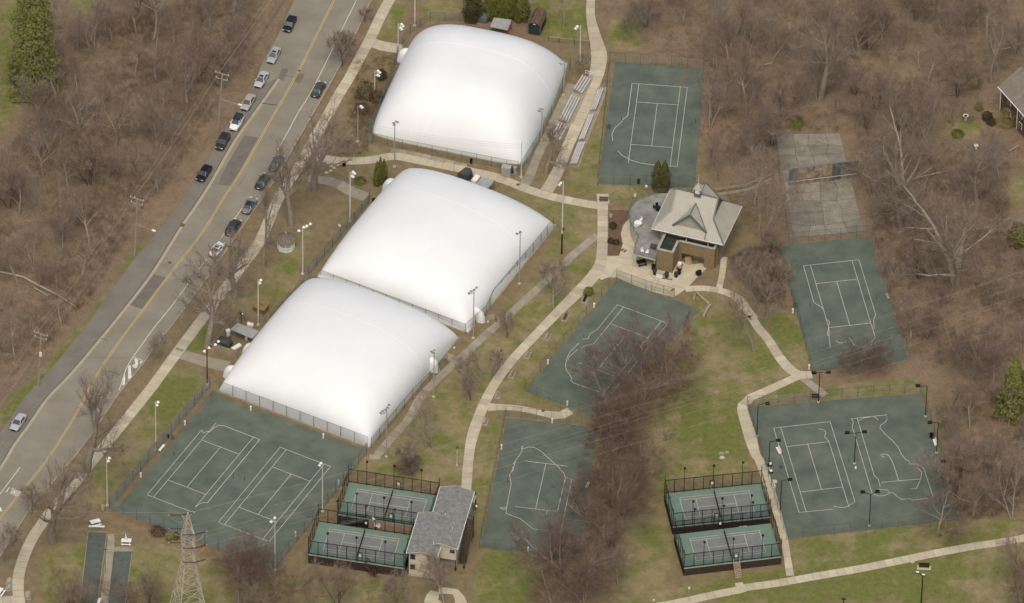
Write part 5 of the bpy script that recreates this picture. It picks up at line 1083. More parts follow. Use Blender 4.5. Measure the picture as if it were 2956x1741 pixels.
# contents of the terrace
def round_table(label, p, z, r=.6, m='white'):
    t = thing('round_table', label, 'table', (p.x, p.y, z)); ORG[t.name] = Vector((p.x, p.y, z))
    MB().lathe((p.x, p.y, z), [(r, .70), (r, .74), (.02, .74)], 16).build('top', M[m], t); MB().tube((p.x, p.y, z + .05), (p.x, p.y, z + .7), .05, n=6).build('stem', M[m], t); MB().lathe((p.x, p.y, z), [(.3, 0), (.3, .04), (.05, .07)], 10).build('base', M[m], t)
round_table('white round table on the curved terrace', W('e', 255, 590, TZ + .7), TZ, .75)
for i, (x, y, rz, lb) in enumerate(((290, 555, -.8, 'white chair at the far side of the white terrace table'), (258, 622, 2.9, 'white chair at the near side of the white terrace table'), (228, 635, 2.2, 'white chair nearest the curved terrace rail'), (305, 925, .4, 'left white chair on the front of the terrace'), (362, 945, -.7, 'right white chair on the front of the terrace'))): chair(lb, W('e', x, y, TZ + .4), TZ, rz)
p = W('e', 440, 865, TZ + .7); t = thing('table', 'dark square table on the front terrace beside the brick tower', 'table', (p.x, p.y, TZ)); ORG[t.name] = Vector((p.x, p.y, TZ)); MB().box((p.x, p.y, TZ + .72), 1.3, 1.1, .05, PF.ang).build('top', M['dk_grey'], t)
for sx in (-.55, .55):
    for sy in (-.45, .45): q = LocalFrame((p.x, p.y, TZ), PF.ang)(sx, sy, .35); MB().box(q, .06, .06, .7).build('leg', M['dk_grey'], t)
round_table('dark round table near the pavilion doors on the terrace', W('e', 490, 410, TZ + .7), TZ, .6, 'black'); chair('dark chair beside the dark terrace table', W('e', 455, 405, TZ + .4), TZ, 1.2, 'black'); chair('dark chair behind the dark terrace table', W('e', 480, 385, TZ + .4), TZ, 0.1, 'black')
# things around the service bay
def bin_(label, p, s=1.0, m='dk_green', rz=0.0):
    F = LocalFrame((p.x, p.y, 0), rz); t = thing('wheeled_bin', label, 'bin', (p.x, p.y, 0)); mb = MB()
    b0 = [F(-.24 * s, -.26 * s, .06), F(.24 * s, -.26 * s, .06), F(.24 * s, .26 * s, .06), F(-.24 * s, .26 * s, .06)]; t0 = [F(-.32 * s, -.34 * s, 1.0 * s), F(.32 * s, -.34 * s, 1.0 * s), F(.32 * s, .34 * s, 1.0 * s), F(-.32 * s, .34 * s, 1.0 * s)]
    mb.poly(b0[::-1]); mb.poly(t0)
    for i in range(4): mb.quad(b0[i], b0[(i + 1) % 4], t0[(i + 1) % 4], t0[i])
    mb.build('body', M[m], t); MB().box(F(0, 0, 1.04 * s), .7 * s, .76 * s, .07, rz).build('lid', M[m], t)
    for k in (-.26, .26): MB().tube(F(k * s - .03, .28 * s, .12), F(k * s + .03, .28 * s, .12), .12, n=8).build('wheel', M['black'], t)
    MB().beam(F(-.25 * s, .4 * s, .98 * s), F(.25 * s, .4 * s, .98 * s), .05).build('handle', M['black'], t)
bin_('black bin at the left corner of the brick tower', W('e', 440, 1150), 1.1, 'black', PF.ang); bin_('green bin in front of the left part of the brick tower', W('e', 455, 1205), 1.05, 'dk_green', PF.ang)
bin_('green bin right of the white chest', W('e', 595, 1240), 1.1, 'dk_green', PF.ang); bin_('green bin at the left side of the service bay', W('e', 708, 1235), 1.05, 'dk_green', PF.ang); bin_('black bin behind the green one in the service bay', W('e', 745, 1200), 1.0, 'black', PF.ang)
p = W('e', 515, 1228); t = thing('storage_chest', 'white storage chest at the foot of the brick tower', 'chest', (p.x, p.y, 0)); MB().box((p.x, p.y, .45), 1.3, .8, .9, PF.ang).build('body', M['white'], t); MB().box((p.x, p.y + .02, .95), 1.38, .88, .1, PF.ang).build('lid', M['grey'], t)
p = W('e', 968, 1215); t = thing('grill', 'round black covered grill outside the open bay', 'grill', (p.x, p.y, 0)); MB().lathe((p.x, p.y, 0), [(.3, .1), (.5, .5), (.5, .75), (.35, 1.05), (.05, 1.15)], 12).build('cover', M['black'], t); MB().box((p.x + .35, p.y + .3, .5), .5, .5, 1.0, .5).build('stand', M['black'], t)
p = W('e', 295, 1085); t = thing('picnic_table', 'dark picnic table under the terrace', 'picnic table', (p.x, p.y, 0)); F = LocalFrame((p.x, p.y, 0), .35)
for i in range(4): MB().box(F(0, -.33 + .22 * i, .75), 1.8, .19, .05, .35).build('top_plank', M['black'], t)
for s in (-.75, .75): MB().box(F(0, s, .45), 1.8, .26, .05, .35).build('seat', M['black'], t)
for s in (-.6, .6):
    MB().beam(F(s, -.8, .43), F(s, .8, .43), .08).build('cross_bar', M['black'], t)
    for k in (-1, 1): MB().beam(F(s, k * .7, 0), F(s, k * .25, .73), .08).build('leg', M['black'], t)
p = W('e', 850, 1065); t = thing('board_stack', 'pile of tan boards leaning inside the open bay', 'boards', (p.x, p.y, 0)); 
for i in range(4): MB().obox((p.x + .25 * i - .3, p.y + .1 * i, .55), Vector((.12, .25, 0)), Vector((.4, -.2, .1)) * .4, Vector((-.15, .3, .55))).build('board', mat('tan_board', S(150, 128, 96), S(186, 164, 130), scale=2), t)
p = W('e', 748, 1130); t = thing('hand_cart', 'loaded hand cart with white sacks in the service bay', 'cart', (p.x, p.y, 0)); MB().box((p.x, p.y, .35), .9, 1.6, .12, PF.ang).build('bed', M['wood_dark'], t); MB().box((p.x, p.y + .3, .75), .7, .9, .6, PF.ang + .2).build('sack', M['white'], t); MB().box((p.x + .1, p.y - .5, .6), .7, .5, .35, PF.ang).build('crate', M['wood'], t)
for sx in (-.45, .45): MB().tube((p.x + sx - .05, p.y, .2), (p.x + sx + .05, p.y, .2), .2, n=10).build('wheel', M['black'], t)
p = W('e', 600, 1262); t = thing('timber_beam', 'dark timber lying on the plaza in front of the bins', 'timber', (p.x, p.y, 0)); MB().box((p.x, p.y, .1), 2.0, .14, .14, -.15).build('bar', M['rust'], t); MB().box((p.x + .9, p.y - .12, .09), .14, .5, .12, -.15).build('block', M['rust'], t)
# flag-like lamp posts beside the terrace
for i, (x, y, ty_) in enumerate(((212, 340, 190), (345, 215, 105), (150, 405, 310))):
    b = W('e', x, y); h = HT('e', y - ty_); t = thing('post', ('post with a white banner left of the terrace', 'low post with white box above the terrace rail', 'plain grey bollard where the path meets the terrace')[i], 'post', (b.x, b.y, 0)); MB().tube((b.x, b.y, 0), (b.x, b.y, h), .06, n=6).build('shaft', M['grey'], t); MB().lathe((b.x, b.y, h), [(.1, 0), (.12, .1), (.02, .2)], 8).build('cap', M['dk_grey'], t)
    if i < 2: MB().box((b.x + .1, b.y - .05, h * .55), .42, .06 if i == 0 else .3, .75 if i == 0 else .4, .1).build('panel', M['white'], t)
# ---------------------------------------------------------------- lattice tower and its lines
TB = W('p', 546, 1848); TB.z = 0
LD = Vector((161, 80, 0)).normalized(); LP = Vector((-LD.y, LD.x, 0)); TA = math.radians(20)
tower = thing('lattice_tower', 'pale steel lattice power tower at the bottom beside the double court', 'power tower', TB)
steel = mat('galvanised_steel', S(164, 156, 138), S(190, 181, 162), scale=1.2, rough=.5)
def hw(z):
    return float(np.interp(z, [0, 20, 27, 32.6], [3.9, 1.08, 0.98, 0.06]))
def cor(z, i):
    a = TA + PI / 4 + i * PI / 2; r = hw(z) * 1.414; return TB + Vector((math.cos(a) * r, math.sin(a) * r, z))
lv = [0, 4.5, 8.3, 11.6, 14.4, 16.7, 18.5, 20, 21.6, 23.2, 24.8, 26.2, 27.6, 29.0, 30.4, 31.6, 32.6]
for i in range(4):
    for z0, z1 in ((0, 20), (20, 27), (27, 32.6)): MB().beam(cor(z0, i), cor(z1, i), .15 if z1 <= 20 else .11).build('leg', steel, tower)
for z0, z1 in zip(lv, lv[1:]):
    for i in range(4):
        j = (i + 1) % 4; t = .07 if z1 < 21 else .055
        MB().beam(cor(z0, i), cor(z1, j), t).build('brace', steel, tower); MB().beam(cor(z0, j), cor(z1, i), t).build('brace', steel, tower)
        if z1 < 32: MB().beam(cor(z1, i), cor(z1, j), t).build('strut', steel, tower)
insm = mat('brown_insulator', S(56, 36, 32), S(80, 54, 46), scale=3); wirem = mat('conductor', S(150, 138, 118), S(170, 158, 136), scale=1)
def line_pts(a, b, sag, n=26): return [lerp(a, b, i / n) - Vector((0, 0, sag * 4 * (i / n) * (1 - i / n))) for i in range(n + 1)]
def wire(name, label, a, b, sag, r=.022, m=None, cat='wire', group=None):
    P = line_pts(Vector(a), Vector(b), sag); mb = MB()
    for p, q in zip(P, P[1:]): mb.tube(p, q, r, n=4, cap=False)
    return tag(mb.build(name, m or wirem), label, cat, group)
LD2 = Vector((-1, 0.03, 0)).normalized()
lvl = {29.4: 'top', 26.0: 'middle', 22.4: 'lowest'}
for z, nm in lvl.items():
    for s, sn in ((-1, 'near'), (1, 'far')):
        tip = TB + LP * (s * 2.9) + Vector((0, 0, z))
        a0 = TB + LP * (s * hw(z) * .8)
        for k in (0, 1.1): MB().beam(a0 + Vector((0, 0, z + k)) + LD * .3, tip, .07).build('arm', steel, tower); MB().beam(a0 + Vector((0, 0, z + k)) - LD * .3, tip, .07).build('arm', steel, tower)
        ends = []
        for d in (LD, LD2):
            e = tip + d * 2.3 - Vector((0, 0, .1)); ends.append(e); mb = MB()
            for i in range(9): mb.tube(lerp(tip, e, i / 9 + .02), lerp(tip, e, i / 9 + .075), .16, .10, n=7)
            mb.tube(tip, e, .035, n=4); o = mb.build('insulator_string', insm, tower); MB().tube(e - d * .1, e + d * .25, .09, n=6).build('clamp', M['grey'], o)
        J = line_pts(ends[0], ends[1], 2.2, 10); mb = MB()
        for p, q in zip(J, J[1:]): mb.tube(p, q, .035, n=4, cap=False)
        mb.build('jumper_loop', steel, tower)
        wire('power_line', '%s %s power line running from the lattice tower to the upper right' % (sn, nm), ends[0], tip + LD * 300 + Vector((0, 0, 2)), 7.0, r=.017, group='power lines of the lattice tower')
        wire('power_line', '%s %s power line running from the lattice tower to the left edge' % (sn, nm), ends[1], tip + LD2 * 230, 3.0, r=.014, m=mat('dull_conductor', S(120, 108, 92), S(140, 128, 110)), group='power lines of the lattice tower')
wire('power_line', 'shield wire from the tip of the lattice tower to the upper right', TB + Vector((0, 0, 32.5)), TB + LD * 300 + Vector((0, 0, 33)), 6, .016, group='power lines of the lattice tower'); wire('power_line', 'shield wire from the tip of the lattice tower to the left edge', TB + Vector((0, 0, 32.5)), TB + LD2 * 230 + Vector((0, 0, 33)), 3, .016, group='power lines of the lattice tower')

# ---------------------------------------------------------------- utility poles along the road
def upole(label, fr, bx, by, tx_, ty_, arm_fr_z, light=None, transformer=False):
    b = W(fr, bx, by); h = HT(fr, by - ty_); lean = (tx_ - bx) * FR[fr][2] / 14.97 - 0.0
    top = Vector((b.x + lean, b.y, h)); root = thing('utility_pole', label, 'utility pole', (b.x, b.y, 0), 'utility poles along the road')
    MB().tube((b.x, b.y, -.2), top, .21, .15, n=8).build('pole', M['wood_pole'], root); ad = Vector((2.4, -1.0, 0)).normalized(); tips = []
    for k, z in enumerate(arm_fr_z):
        c = lerp(Vector((b.x, b.y, 0)), top, (h - z) / h); c.z = h - z; L = 1.45 if k == 0 else 1.25
        arm = MB().beam(c - ad * L, c + ad * L, .12, .14).build('crossarm', M['pole_grey'], root)
        for s in (-.95, -.35, .95) if k == 0 else (-.95, .95):
            p = c + ad * (L * s); MB().lathe(p + Vector((0, 0, .06)), [(.05, 0), (.09, .1), (.05, .2), (.09, .26), (.03, .34)], 8).build('insulator', M['white'], arm); tips.append(p + Vector((0, 0, .4)))
        MB().beam(c + ad * .6, c - Vector((0, 0, .6)), .05).build('brace', M['pole_grey'], arm)
    if light:
        a = lerp(Vector((b.x, b.y, 0)), top, light[0] / h); a.z = light[0]; e = W(fr, *light[1], light[0] - .1); e = Vector((a.x + (e.x - a.x), a.y + (e.y - a.y), light[0] - .25))
        o = MB().tube(a, e, .05, .04, n=6).build('lamp_arm', M['pole_grey'], root); MB().tube(a + Vector((0, 0, .5)), lerp(a, e, .55), .03, n=5).build('arm_stay', M['pole_grey'], o)
        d = (e - a).normalized(); MB().obox(e + d * .25, d * .38, Vector((-d.y, d.x, 0)) * .15, (0, 0, .1)).build('lamp_head', M['lamp'], root)
    if transformer:
        p = lerp(Vector((b.x, b.y, 0)), top, .62); MB().lathe((p.x + .1, p.y - .35, h * .6), [(.05, 0), (.27, .05), (.27, .9), (.2, 1.0), (.03, 1.05)], 12).build('transformer', M['lamp'], root)
    return tips, top
U1, top1 = upole('utility pole with street lamp beside the row of parked silver cars', 't00', 1555, 935, 1590, 525, (.1, 1.45), (HT('t00', 225), (1705, 742)))
U2, top2 = upole('utility pole with street lamp at mid road left of the carriageway', 't01', 962, 415, 985, 10, (.1, 1.3), (HT('t01', 220), (1090, 230)))
U3, top3 = upole('utility pole with grey transformer lower left of the road', 't01', 275, 1350, 300, 975, (.1, 1.15), None, True)
fwd = (U1[0] - U2[0]); bak = (U3[0] - U2[0])
uw = mat('utility_wire', S(140, 128, 110), S(160, 147, 128)); wn = ('outer', 'second', 'inner', 'lower outer', 'lower inner')
for i in range(5):
    for (A_, B_, seg) in ((U1, U2, 'upper'), (U2, U3, 'lower')):
        wire('overhead_wire', '%s overhead wire along the %s pole span left of the road' % (wn[i], seg), A_[i], B_[i], .8, .024, uw, group='overhead wires beside the road')
    wire('overhead_wire', '%s overhead wire leaving the top edge from the upper utility pole' % wn[i], U1[i], U1[i] + fwd, .8, .024, uw, group='overhead wires beside the road'); wire('overhead_wire', '%s overhead wire leaving the left edge from the lower utility pole' % wn[i], U3[i], U3[i] + bak, .8, .024, uw, group='overhead wires beside the road')
for dz, nm in ((3.6, 'upper'), (4.3, 'lower')):
    ch = [top1 + fwd, top1, top2, top3, top3 + bak]
    for k, (p, q) in enumerate(zip(ch, ch[1:])): wire('cable', '%s dark cable under the crossarms on span %s of the roadside line' % (nm, ('beyond the top pole', 'between upper poles', 'between lower poles', 'beyond the bottom pole')[k]), p - Vector((0, 0, dz)), q - Vector((0, 0, dz)), 1.0, .022, mat('cable_dark', S(74, 64, 54), S(92, 80, 68)))
# service wires across the near side of the upper dome
a = W('t10', 823, 1012) + Vector((0, 0, 5.2)); b = W('t20', 258, 1268) + Vector((0, 0, 8.6))
for i in range(3): wire('service_wire', ('highest', 'middle', 'lowest')[i] + ' thin service wire crossing in front of the upper dome', a - Vector((0, 0, .6 * i)), b - Vector((0, 0, .5 * i)), .9, .016, mat('service_wire', S(120, 118, 110), S(140, 138, 130)))

# ---------------------------------------------------------------- cars
glass = mat('car_glass', S(38, 42, 44), S(56, 60, 62), rough=.08, spec=.7); tyre = mat('tyre', S(22, 22, 22), S(32, 31, 30)); rimm = mat('rim', S(140, 140, 138), S(166, 166, 164), rough=.3, metal=.6)
headm = mat('headlight', S(196, 198, 198), S(224, 226, 226), rough=.15, spec=.6); tailm = mat('taillight', S(110, 24, 20), S(140, 34, 28), rough=.2); trimk = mat('car_trim', S(20, 20, 20), S(30, 30, 30))
def car(label, loc, head, paint, kind='sedan', roofm=None, sunroof=False, group=None):
    pn = 'paint_%d_%d_%d' % paint; pm_ = mat(pn, S(*paint, k=.9), S(*[min(255, c + 7) for c in paint], k=.9), rough=.25, spec=.5)
    root = thing('parked_car', label, 'car', (0, 0, 0), group); suv = kind == 'suv'; cp = kind == 'coupe'
    Lc, Wd = (4.65, 1.84) if not cp else (4.35, 1.78); hl = Lc / 2; hwid = Wd / 2; zr = 1.68 if suv else (1.36 if cp else 1.45); bel = 1.02 if suv else .92
    hood = .98 if suv else .84; tr = 1.05 if suv else .98
    st = [(-hl, .80, .45, tr - .18), (-hl + .12, .90, .32, tr - .03), (-hl + .5, .97, .26, tr), (-.9, 1.0, .24, bel + .03), (.3, 1.0, .24, bel), (.95, 1.0, .24, bel - .02), (hl - .75, .97, .25, hood), (hl - .25, .90, .28, hood - .10), (hl - .06, .80, .34, hood - .22), (hl, .70, .42, hood - .34)]
    mb = MB(); rows = []
    for y, wf, zb, zt in st:
        w = hwid * wf; zm = lerp(zb, zt, .55); rows.append([Vector(p) for p in ((-w * .9, y, zb), (-w, y, zb + .12), (-w, y, zm), (-w * .94, y, zt - .05), (-w * .8, y, zt), (0, y, zt + .04), (w * .8, y, zt), (w * .94, y, zt - .05), (w, y, zm), (w, y, zb + .12), (w * .9, y, zb))])
    for r0, r1 in zip(rows, rows[1:]):
        for i in range(10): mb.quad(r0[i], r1[i], r1[i + 1], r0[i + 1])
        mb.quad(r0[10], r1[10], r1[0], r0[0])
    mb.poly(rows[0][::-1][::-1]); mb.poly(rows[-1][::-1]); mb.v = mb.v; mb.build('body', pm_, root, smooth=False)
    # greenhouse
    yr, yf = (-hl + .25 if suv else (-1.55 if not cp else -1.35)), 1.1
    rr, rf = (-hl + .55 if suv else (-.95 if not cp else -.6)), .35 if not suv else .45
    gw, rw = hwid * .9, hwid * .70 if not suv else hwid * .76
    b4 = [Vector((-gw, yr, bel - .02)), Vector((gw, yr, bel - .02)), Vector((gw, yf, bel - .06)), Vector((-gw, yf, bel - .06))]; t4 = [Vector((-rw, rr, zr - .03)), Vector((rw, rr, zr - .03)), Vector((rw, rf, zr - .02)), Vector((-rw, rf, zr - .02))]
    names = ('rear_window', 'side_window', 'windscreen', 'side_window')
    for i in range(4):
        j = (i + 1) % 4; MB().quad(b4[i], b4[j], t4[j], t4[i]).build(names[i], glass, root)
    rp = [p + Vector((0, 0, .02)) for p in t4]; c = Vector((0, (rr + rf) / 2, zr + .05)); mid = [lerp(rp[i], rp[(i + 1) % 4], .5) + Vector((0, 0, .025)) for i in range(4)]
    mb = MB()
    for i in range(4): mb.quad(rp[i], mid[i], c, mid[i - 1])
    ro = mb.build('roof', roofm or pm_, root)
    if sunroof: MB().box((0, rf - .45, zr + .065), .85, .55, .02).build('sunroof', glass, ro)
    for i in range(4): MB().beam(b4[i], t4[i], .09, .07).build('pillar', pm_, root)
    for s in (-1, 1):
        MB().beam(Vector((s * (gw + .0), -.25, bel)), Vector((s * (rw + .0), -.25, zr - .03)), .07, .05).build('pillar', pm_, root); MB().beam(t4[0] if s < 0 else t4[1], t4[3] if s < 0 else t4[2], .07, .06).build('roof_rail', pm_ if not suv else trimk, root)
        for y in (hl - .88, -hl + .85):
            x0 = s * (hwid - .17); x1 = s * (hwid + .015); w_ = MB().tube((x0, y, .33), (x1, y, .33), .335, n=14).build('wheel', tyre, root); MB().tube((x1 - s * .02, y, .33), (x1 + s * .012, y, .33), .21, n=10).build('rim', rimm, w_)
        MB().obox((s * hwid * .66, hl - .13, hood - .2), (.2, -s * .05, 0), (0, .12, .03), (0, .02, .08)).build('headlight', headm, root); MB().obox((s * hwid * .72, -hl + .06, tr - .22), (.17, 0, 0), (0, .07, 0), (0, 0, .09)).build('taillight', tailm, root)
        MB().obox((s * (hwid + .1), .82, bel + .07), (.11, 0, 0), (0, .06, 0), (0, 0, .07)).build('mirror', pm_, root)
    MB().box((0, hl - .02, .5), 1.1, .08, .2).build('grille', trimk, root); MB().box((0, -hl - .01, .62), .5, .04, .13).build('number_plate', M['white'], root); MB().box((0, -hl + .02, .42), 1.5, .1, .14).build('bumper', trimk, root)
    root.location = loc; root.rotation_euler = (0, 0, head); return root
def road_heading(p):
    best = min(range(len(yel) - 1), key=lambda i: (yel[i] - p).length); d = yel[best + 1] - yel[best] if best < len(yel) - 1 else yel[best] - yel[best - 1]
    return math.atan2(d.y, d.x) - PI / 2                  # +y of the car along the line, downhill
for fr, x, y, lab, paint, kind, rf_, sr, side in (
    ('t10', 336, 168, 'black sedan, topmost car parked on the left lane', (24, 24, 26), 'sedan', None, False, 0), ('t00', 1955, 392, 'silver sedan with sunroof parked right behind the topmost black car', (168, 170, 168), 'sedan', None, True, 0),
    ('t00', 1866, 566, 'silver sedan with sunroof just above the beige sedan', (182, 183, 180), 'sedan', None, True, 0), ('o', 842, 308, 'beige silver sedan under the street lamp arm', (168, 162, 148), 'sedan', None, False, 0),
    ('o', 686, 588, 'white car with black glass roof parked on the left lane', (236, 236, 232), 'suv', 'dark', False, 0), ('o', 492, 855, 'dark grey estate between the white car and the lowest black sedan', (44, 46, 46), 'suv', None, False, 0),
    ('o', 232, 1288, 'black sedan, lowest in the row on the left lane', (20, 19, 20), 'sedan', None, False, 0), ('t02', 130, 190, 'silver sedan alone at the lower left edge', (176, 178, 178), 'sedan', None, False, 0),
    ('t10', 542, 635, 'dark green sedan alone on the right lane near the upper dome', (62, 70, 66), 'sedan', None, False, 1), ('t10', 242, 1162, 'grey sedan behind bare branches, uppermost of the right-hand row', (72, 80, 82), 'sedan', None, False, 1),
    ('t10', 146, 1292, 'dark green sedan behind bare branches, second of the right-hand row', (46, 54, 50), 'sedan', None, False, 1), ('t01', 1782, 55, 'light grey sedan with dark roof, third of the right-hand row', (120, 126, 126), 'sedan', 'dark2', False, 1),
    ('t01', 1665, 212, 'dark green off-roader parked above the white coupe', (50, 60, 56), 'suv', None, False, 1), ('t01', 1550, 368, 'white coupe with black sunroof at the end of the right-hand row', (226, 226, 224), 'coupe', None, True, 1)):
    p = W(fr, x, y, .7); p.z = .012; hd = road_heading(p) + (PI if side else 0)
    car(lab, p, hd, paint, kind, {'dark': glass, 'dark2': mat('dark_roof', S(40, 44, 46), S(54, 58, 60), rough=.3), None: None}[rf_], sr, 'cars parked along the road')

# ---------------------------------------------------------------- gazebo
gc = W('q', 335, 405); GZ = thing('gazebo', 'white octagonal gazebo with brown shingle roof on the lawn', 'gazebo', (gc.x, gc.y, 0)); R8 = 1.62
def oct_(r, z, ph=PI / 8 + PI / 8): return [Vector((gc.x + r * math.cos(ph + i * PI / 4), gc.y + r * math.sin(ph + i * PI / 4), z)) for i in range(8)]
MB().prism(oct_(R8 + .08, 0), 0, .2).build('floor', M['white'], GZ)
for i, p in enumerate(oct_(R8, 0)):
    q = oct_(R8, 0)[(i + 1) % 8]; MB().box((p.x, p.y, 1.3), .18, .18, 2.4).build('post', M['white'], GZ)
    if i == 1: continue
    for z in (.35, .95): MB().beam(p + Vector((0, 0, z)), q + Vector((0, 0, z)), .08, .15).build('rail', M['white'], GZ)
    for k in range(1, 6): r_ = lerp(p, q, k / 6); MB().box((r_.x, r_.y, .65), .09, .09, .56).build('baluster', M['white'], GZ)
    for k, (t0, t1, z0, z1) in enumerate(((0, .25, 2.0, 2.35), (.75, 1, 2.35, 2.0))): MB().beam(lerp(p, q, t0) + Vector((0, 0, z0)), lerp(p, q, t1) + Vector((0, 0, z1)), .06, .1).build('arch_brace', M['white'], GZ)
    MB().beam(p + Vector((0, 0, 2.42)), q + Vector((0, 0, 2.42)), .14, .26).build('fascia', M['white'], GZ)
ra = oct_(R8 + .42, 2.42); ap = Vector((gc.x, gc.y, 3.75)); rf_ = None
grm = mat('brown_shingle', S(108, 96, 80), S(132, 119, 100), scale=2, fine=.12)
for i in range(8):
    o = MB().poly([ra[i], ra[(i + 1) % 8], ap]).quad(ra[i] - Vector((0, 0, .08)), ra[(i + 1) % 8] - Vector((0, 0, .08)), ra[(i + 1) % 8], ra[i]).build('roof_panel', grm, GZ); MB().beam(ra[i] + Vector((0, 0, .02)), ap + Vector((0, 0, .02)), .06, .05).build('hip_cap', mat('hip_brown', S(96, 84, 70), S(112, 100, 84)), GZ)
MB().poly([p - Vector((0, 0, .09)) for p in ra][::-1]).build('ceiling', M['white'], GZ); MB().lathe(ap, [(.09, -.05), (.05, .1), (.11, .22), (.02, .36)], 8).build('finial', M['white'], GZ)

# ---------------------------------------------------------------- bleachers
def bleacher(label, fr, A0, A1, B0, rows, rise, out):
    """A0-A1: low front edge, B0: rear edge at A0's end"""
    a, b = W(fr, *A0), W(fr, *A1); c = W(fr, *B0); d = (b - a); L = d.length; d.normalize(); n = (c - a) - d * (c - a).dot(d); D = n.length; n.normalize()
    t = thing('bleacher', label, 'bleacher', lerp(a, c, .5), 'aluminium bleachers along the pale path')
    for i in range(rows):
        p0 = a + n * (D * (i + .55) / rows); z = .42 + rise * i
        MB().obox((p0 + p0 + d * L) / 2 + Vector((0, 0, z)), d * L / 2, n * .14, (0, 0, .025)).build('seat_plank', M['alu'], t)
        p1 = a + n * (D * (i + .12) / rows); z1 = .12 + rise * i
        MB().obox((p1 + p1 + d * L) / 2 + Vector((0, 0, z1)), d * L / 2, n * .13, (0, 0, .02)).build('foot_plank', M['alu_dk'], t)
    k = max(2, int(L / 2.2))
    for i in range(k + 1):
        p = a + d * (L * i / k); MB().beam(p + n * .1 + Vector((0, 0, .05)), p + n * D + Vector((0, 0, .05 + rise * rows * .85)), .06).build('frame', M['grey'], t); MB().beam(p + n * D * .9, p + n * D * .9 + Vector((0, 0, .42 + rise * (rows - 1))), .06).build('frame', M['grey'], t)
bleacher('four-row bleacher at the upper end left of the pale path', 'k', (540, 268), (430, 440), (395, 280), 4, .18, 1)
bleacher('four-row bleacher in the middle left of the pale path', 'k', (405, 505), (255, 800), (280, 500), 4, .18, 1)
bleacher('short bleacher behind a bare tree at the lower left of the pale path', 'k', (250, 840), (160, 1010), (120, 850), 4, .18, 1)
bleacher('three-row bleacher at the upper end right of the pale path', 'k', (612, 390), (522, 638), (692, 392), 3, .2, 1)
bleacher('three-row bleacher in the middle right of the pale path', 'k', (500, 700), (378, 1002), (578, 700), 3, .2, 1)
bleacher('four-row bleacher at the lower end right of the pale path', 'k', (370, 1040), (265, 1305), (470, 1050), 4, .18, 1)
for lab, q in (('grey concrete step strip under the left bleachers', [(570, 215), (440, 215), (300, 440), (150, 800), (100, 900), (250, 860), (330, 760)]), ('grey concrete strip under the right bleachers', [(620, 340), (740, 345), (700, 480), (480, 1040), (390, 1330), (255, 1320), (380, 1000), (520, 640)])):
    tag(MB().prism(WL('k', q), -.05, .05).build('bleacher_footing', M['concrete_dk']), kind='structure')
a = W('k', 465, 190); t = thing('barrier', 'white tubular barrier at the top of the left bleachers', 'barrier', (a.x, a.y, 0)); b = W('k', 560, 215)
for z in (.5, 1.0): MB().tube(a + Vector((0, 0, z)), b + Vector((0, 0, z)), .05, n=6).build('rail', M['white'], t)
for p in (a, lerp(a, b, .5), b): MB().tube(p, p + Vector((0, 0, 1.0)), .05, n=6).build('post', M['white'], t)

# ---------------------------------------------------------------- benches
def bench(label, fr, x, y, rz, m='black', back=True, L=1.7, padm=None, group=None):
    p = W(fr, x, y, .4); F = LocalFrame((p.x, p.y, 0), rz); t = thing('bench', label, 'bench', (p.x, p.y, 0), group)
    for i in range(3): MB().box(F(0, -.16 + .16 * i, .45), L, .14, .04, rz).build('seat_slat', M[m], t)
    if back:
        for i in range(3): MB().box(F(0, .26 + .03 * i, .62 + .14 * i), L, .04, .12, rz).build('back_slat', M[m], t)
    for s in (-L * .4, L * .4):
        MB().box(F(s, -.15, .22), .06, .06, .44, rz).build('leg', M[m], t); MB().box(F(s, .2, .22), .06, .06, .44, rz).build('leg', M[m], t)
        if back: MB().beam(F(s, .22, .44), F(s, .34, 1.0), .06).build('back_post', M[m], t)
    if padm: tag(MB().prism([F(-L * .65, -.5), F(L * .65, -.5), F(L * .65, .6), F(-L * .65, .6)], -.03, .04).build('bench_pad', M[padm]), kind='structure')
PA = math.radians(60)
bench('dark bench on a pad by the winding path, nearest the pavilion', 't21', 712, 722, PA - 2.9 + PI * 0, 'black', padm='concrete_dk'); bench('dark bench by the winding path, second below the pavilion', 't21', 572, 850, PA - 2.9, 'wood_dark', padm='concrete_dk')
bench('pale stone bench by the winding path, third below the pavilion', 't21', 445, 985, PA - 2.9, 'concrete_dk', padm='concrete_dk'); bench('pale stone bench by the winding path, fourth below the pavilion', 't21', 302, 1115, PA - 2.9, 'concrete_dk', padm='concrete_dk')
bench('pale stone bench by the winding path, fifth below the pavilion', 't21', 190, 1255, PA - 2.9, 'concrete_dk', padm='concrete_dk'); bench('pale stone bench just above the fork to the slanted court', 't21', 88, 1400, PA - 2.75, 'concrete_dk', padm='concrete_dk')
bench('pale stone bench just below the fork to the slanted court', 't12', 1732, 178, 1.35 - PI, 'concrete_dk', padm='concrete_dk'); bench('dark bench on a concrete pad on the lower right lawn', 't32', 1266, 1222, -.05, 'black', L=2.0, padm='concrete')
bench('brown bench on a small pad above the path junction', 't20', 848, 1428, 0.0, 'wood_dark', padm='concrete'); bench('white bench beside the left fence of the double court', 't02', 1155, 375, 1.1, 'white', False, 2.0)
bench('fallen white bench left of the court on the large pad', 't32', 226, 395, -1.25, 'white', True, 1.9); bench('white bench at the right edge of the large pad', 't32', 1342, 338, -1.35, 'white', True, 1.8)
bench('weathered bench at the right edge of the wire-crossed court', 't31', 1004, 706, -1.3, 'wood', False, 1.6); bench('white bench at the right side of the court left of the thicket', 't22', 733, 640, 1.25, 'white', False, 1.7); bench('dark bench against the top edge of the large pad', 't31', 490, 1425, .05, 'black', True, 1.4)
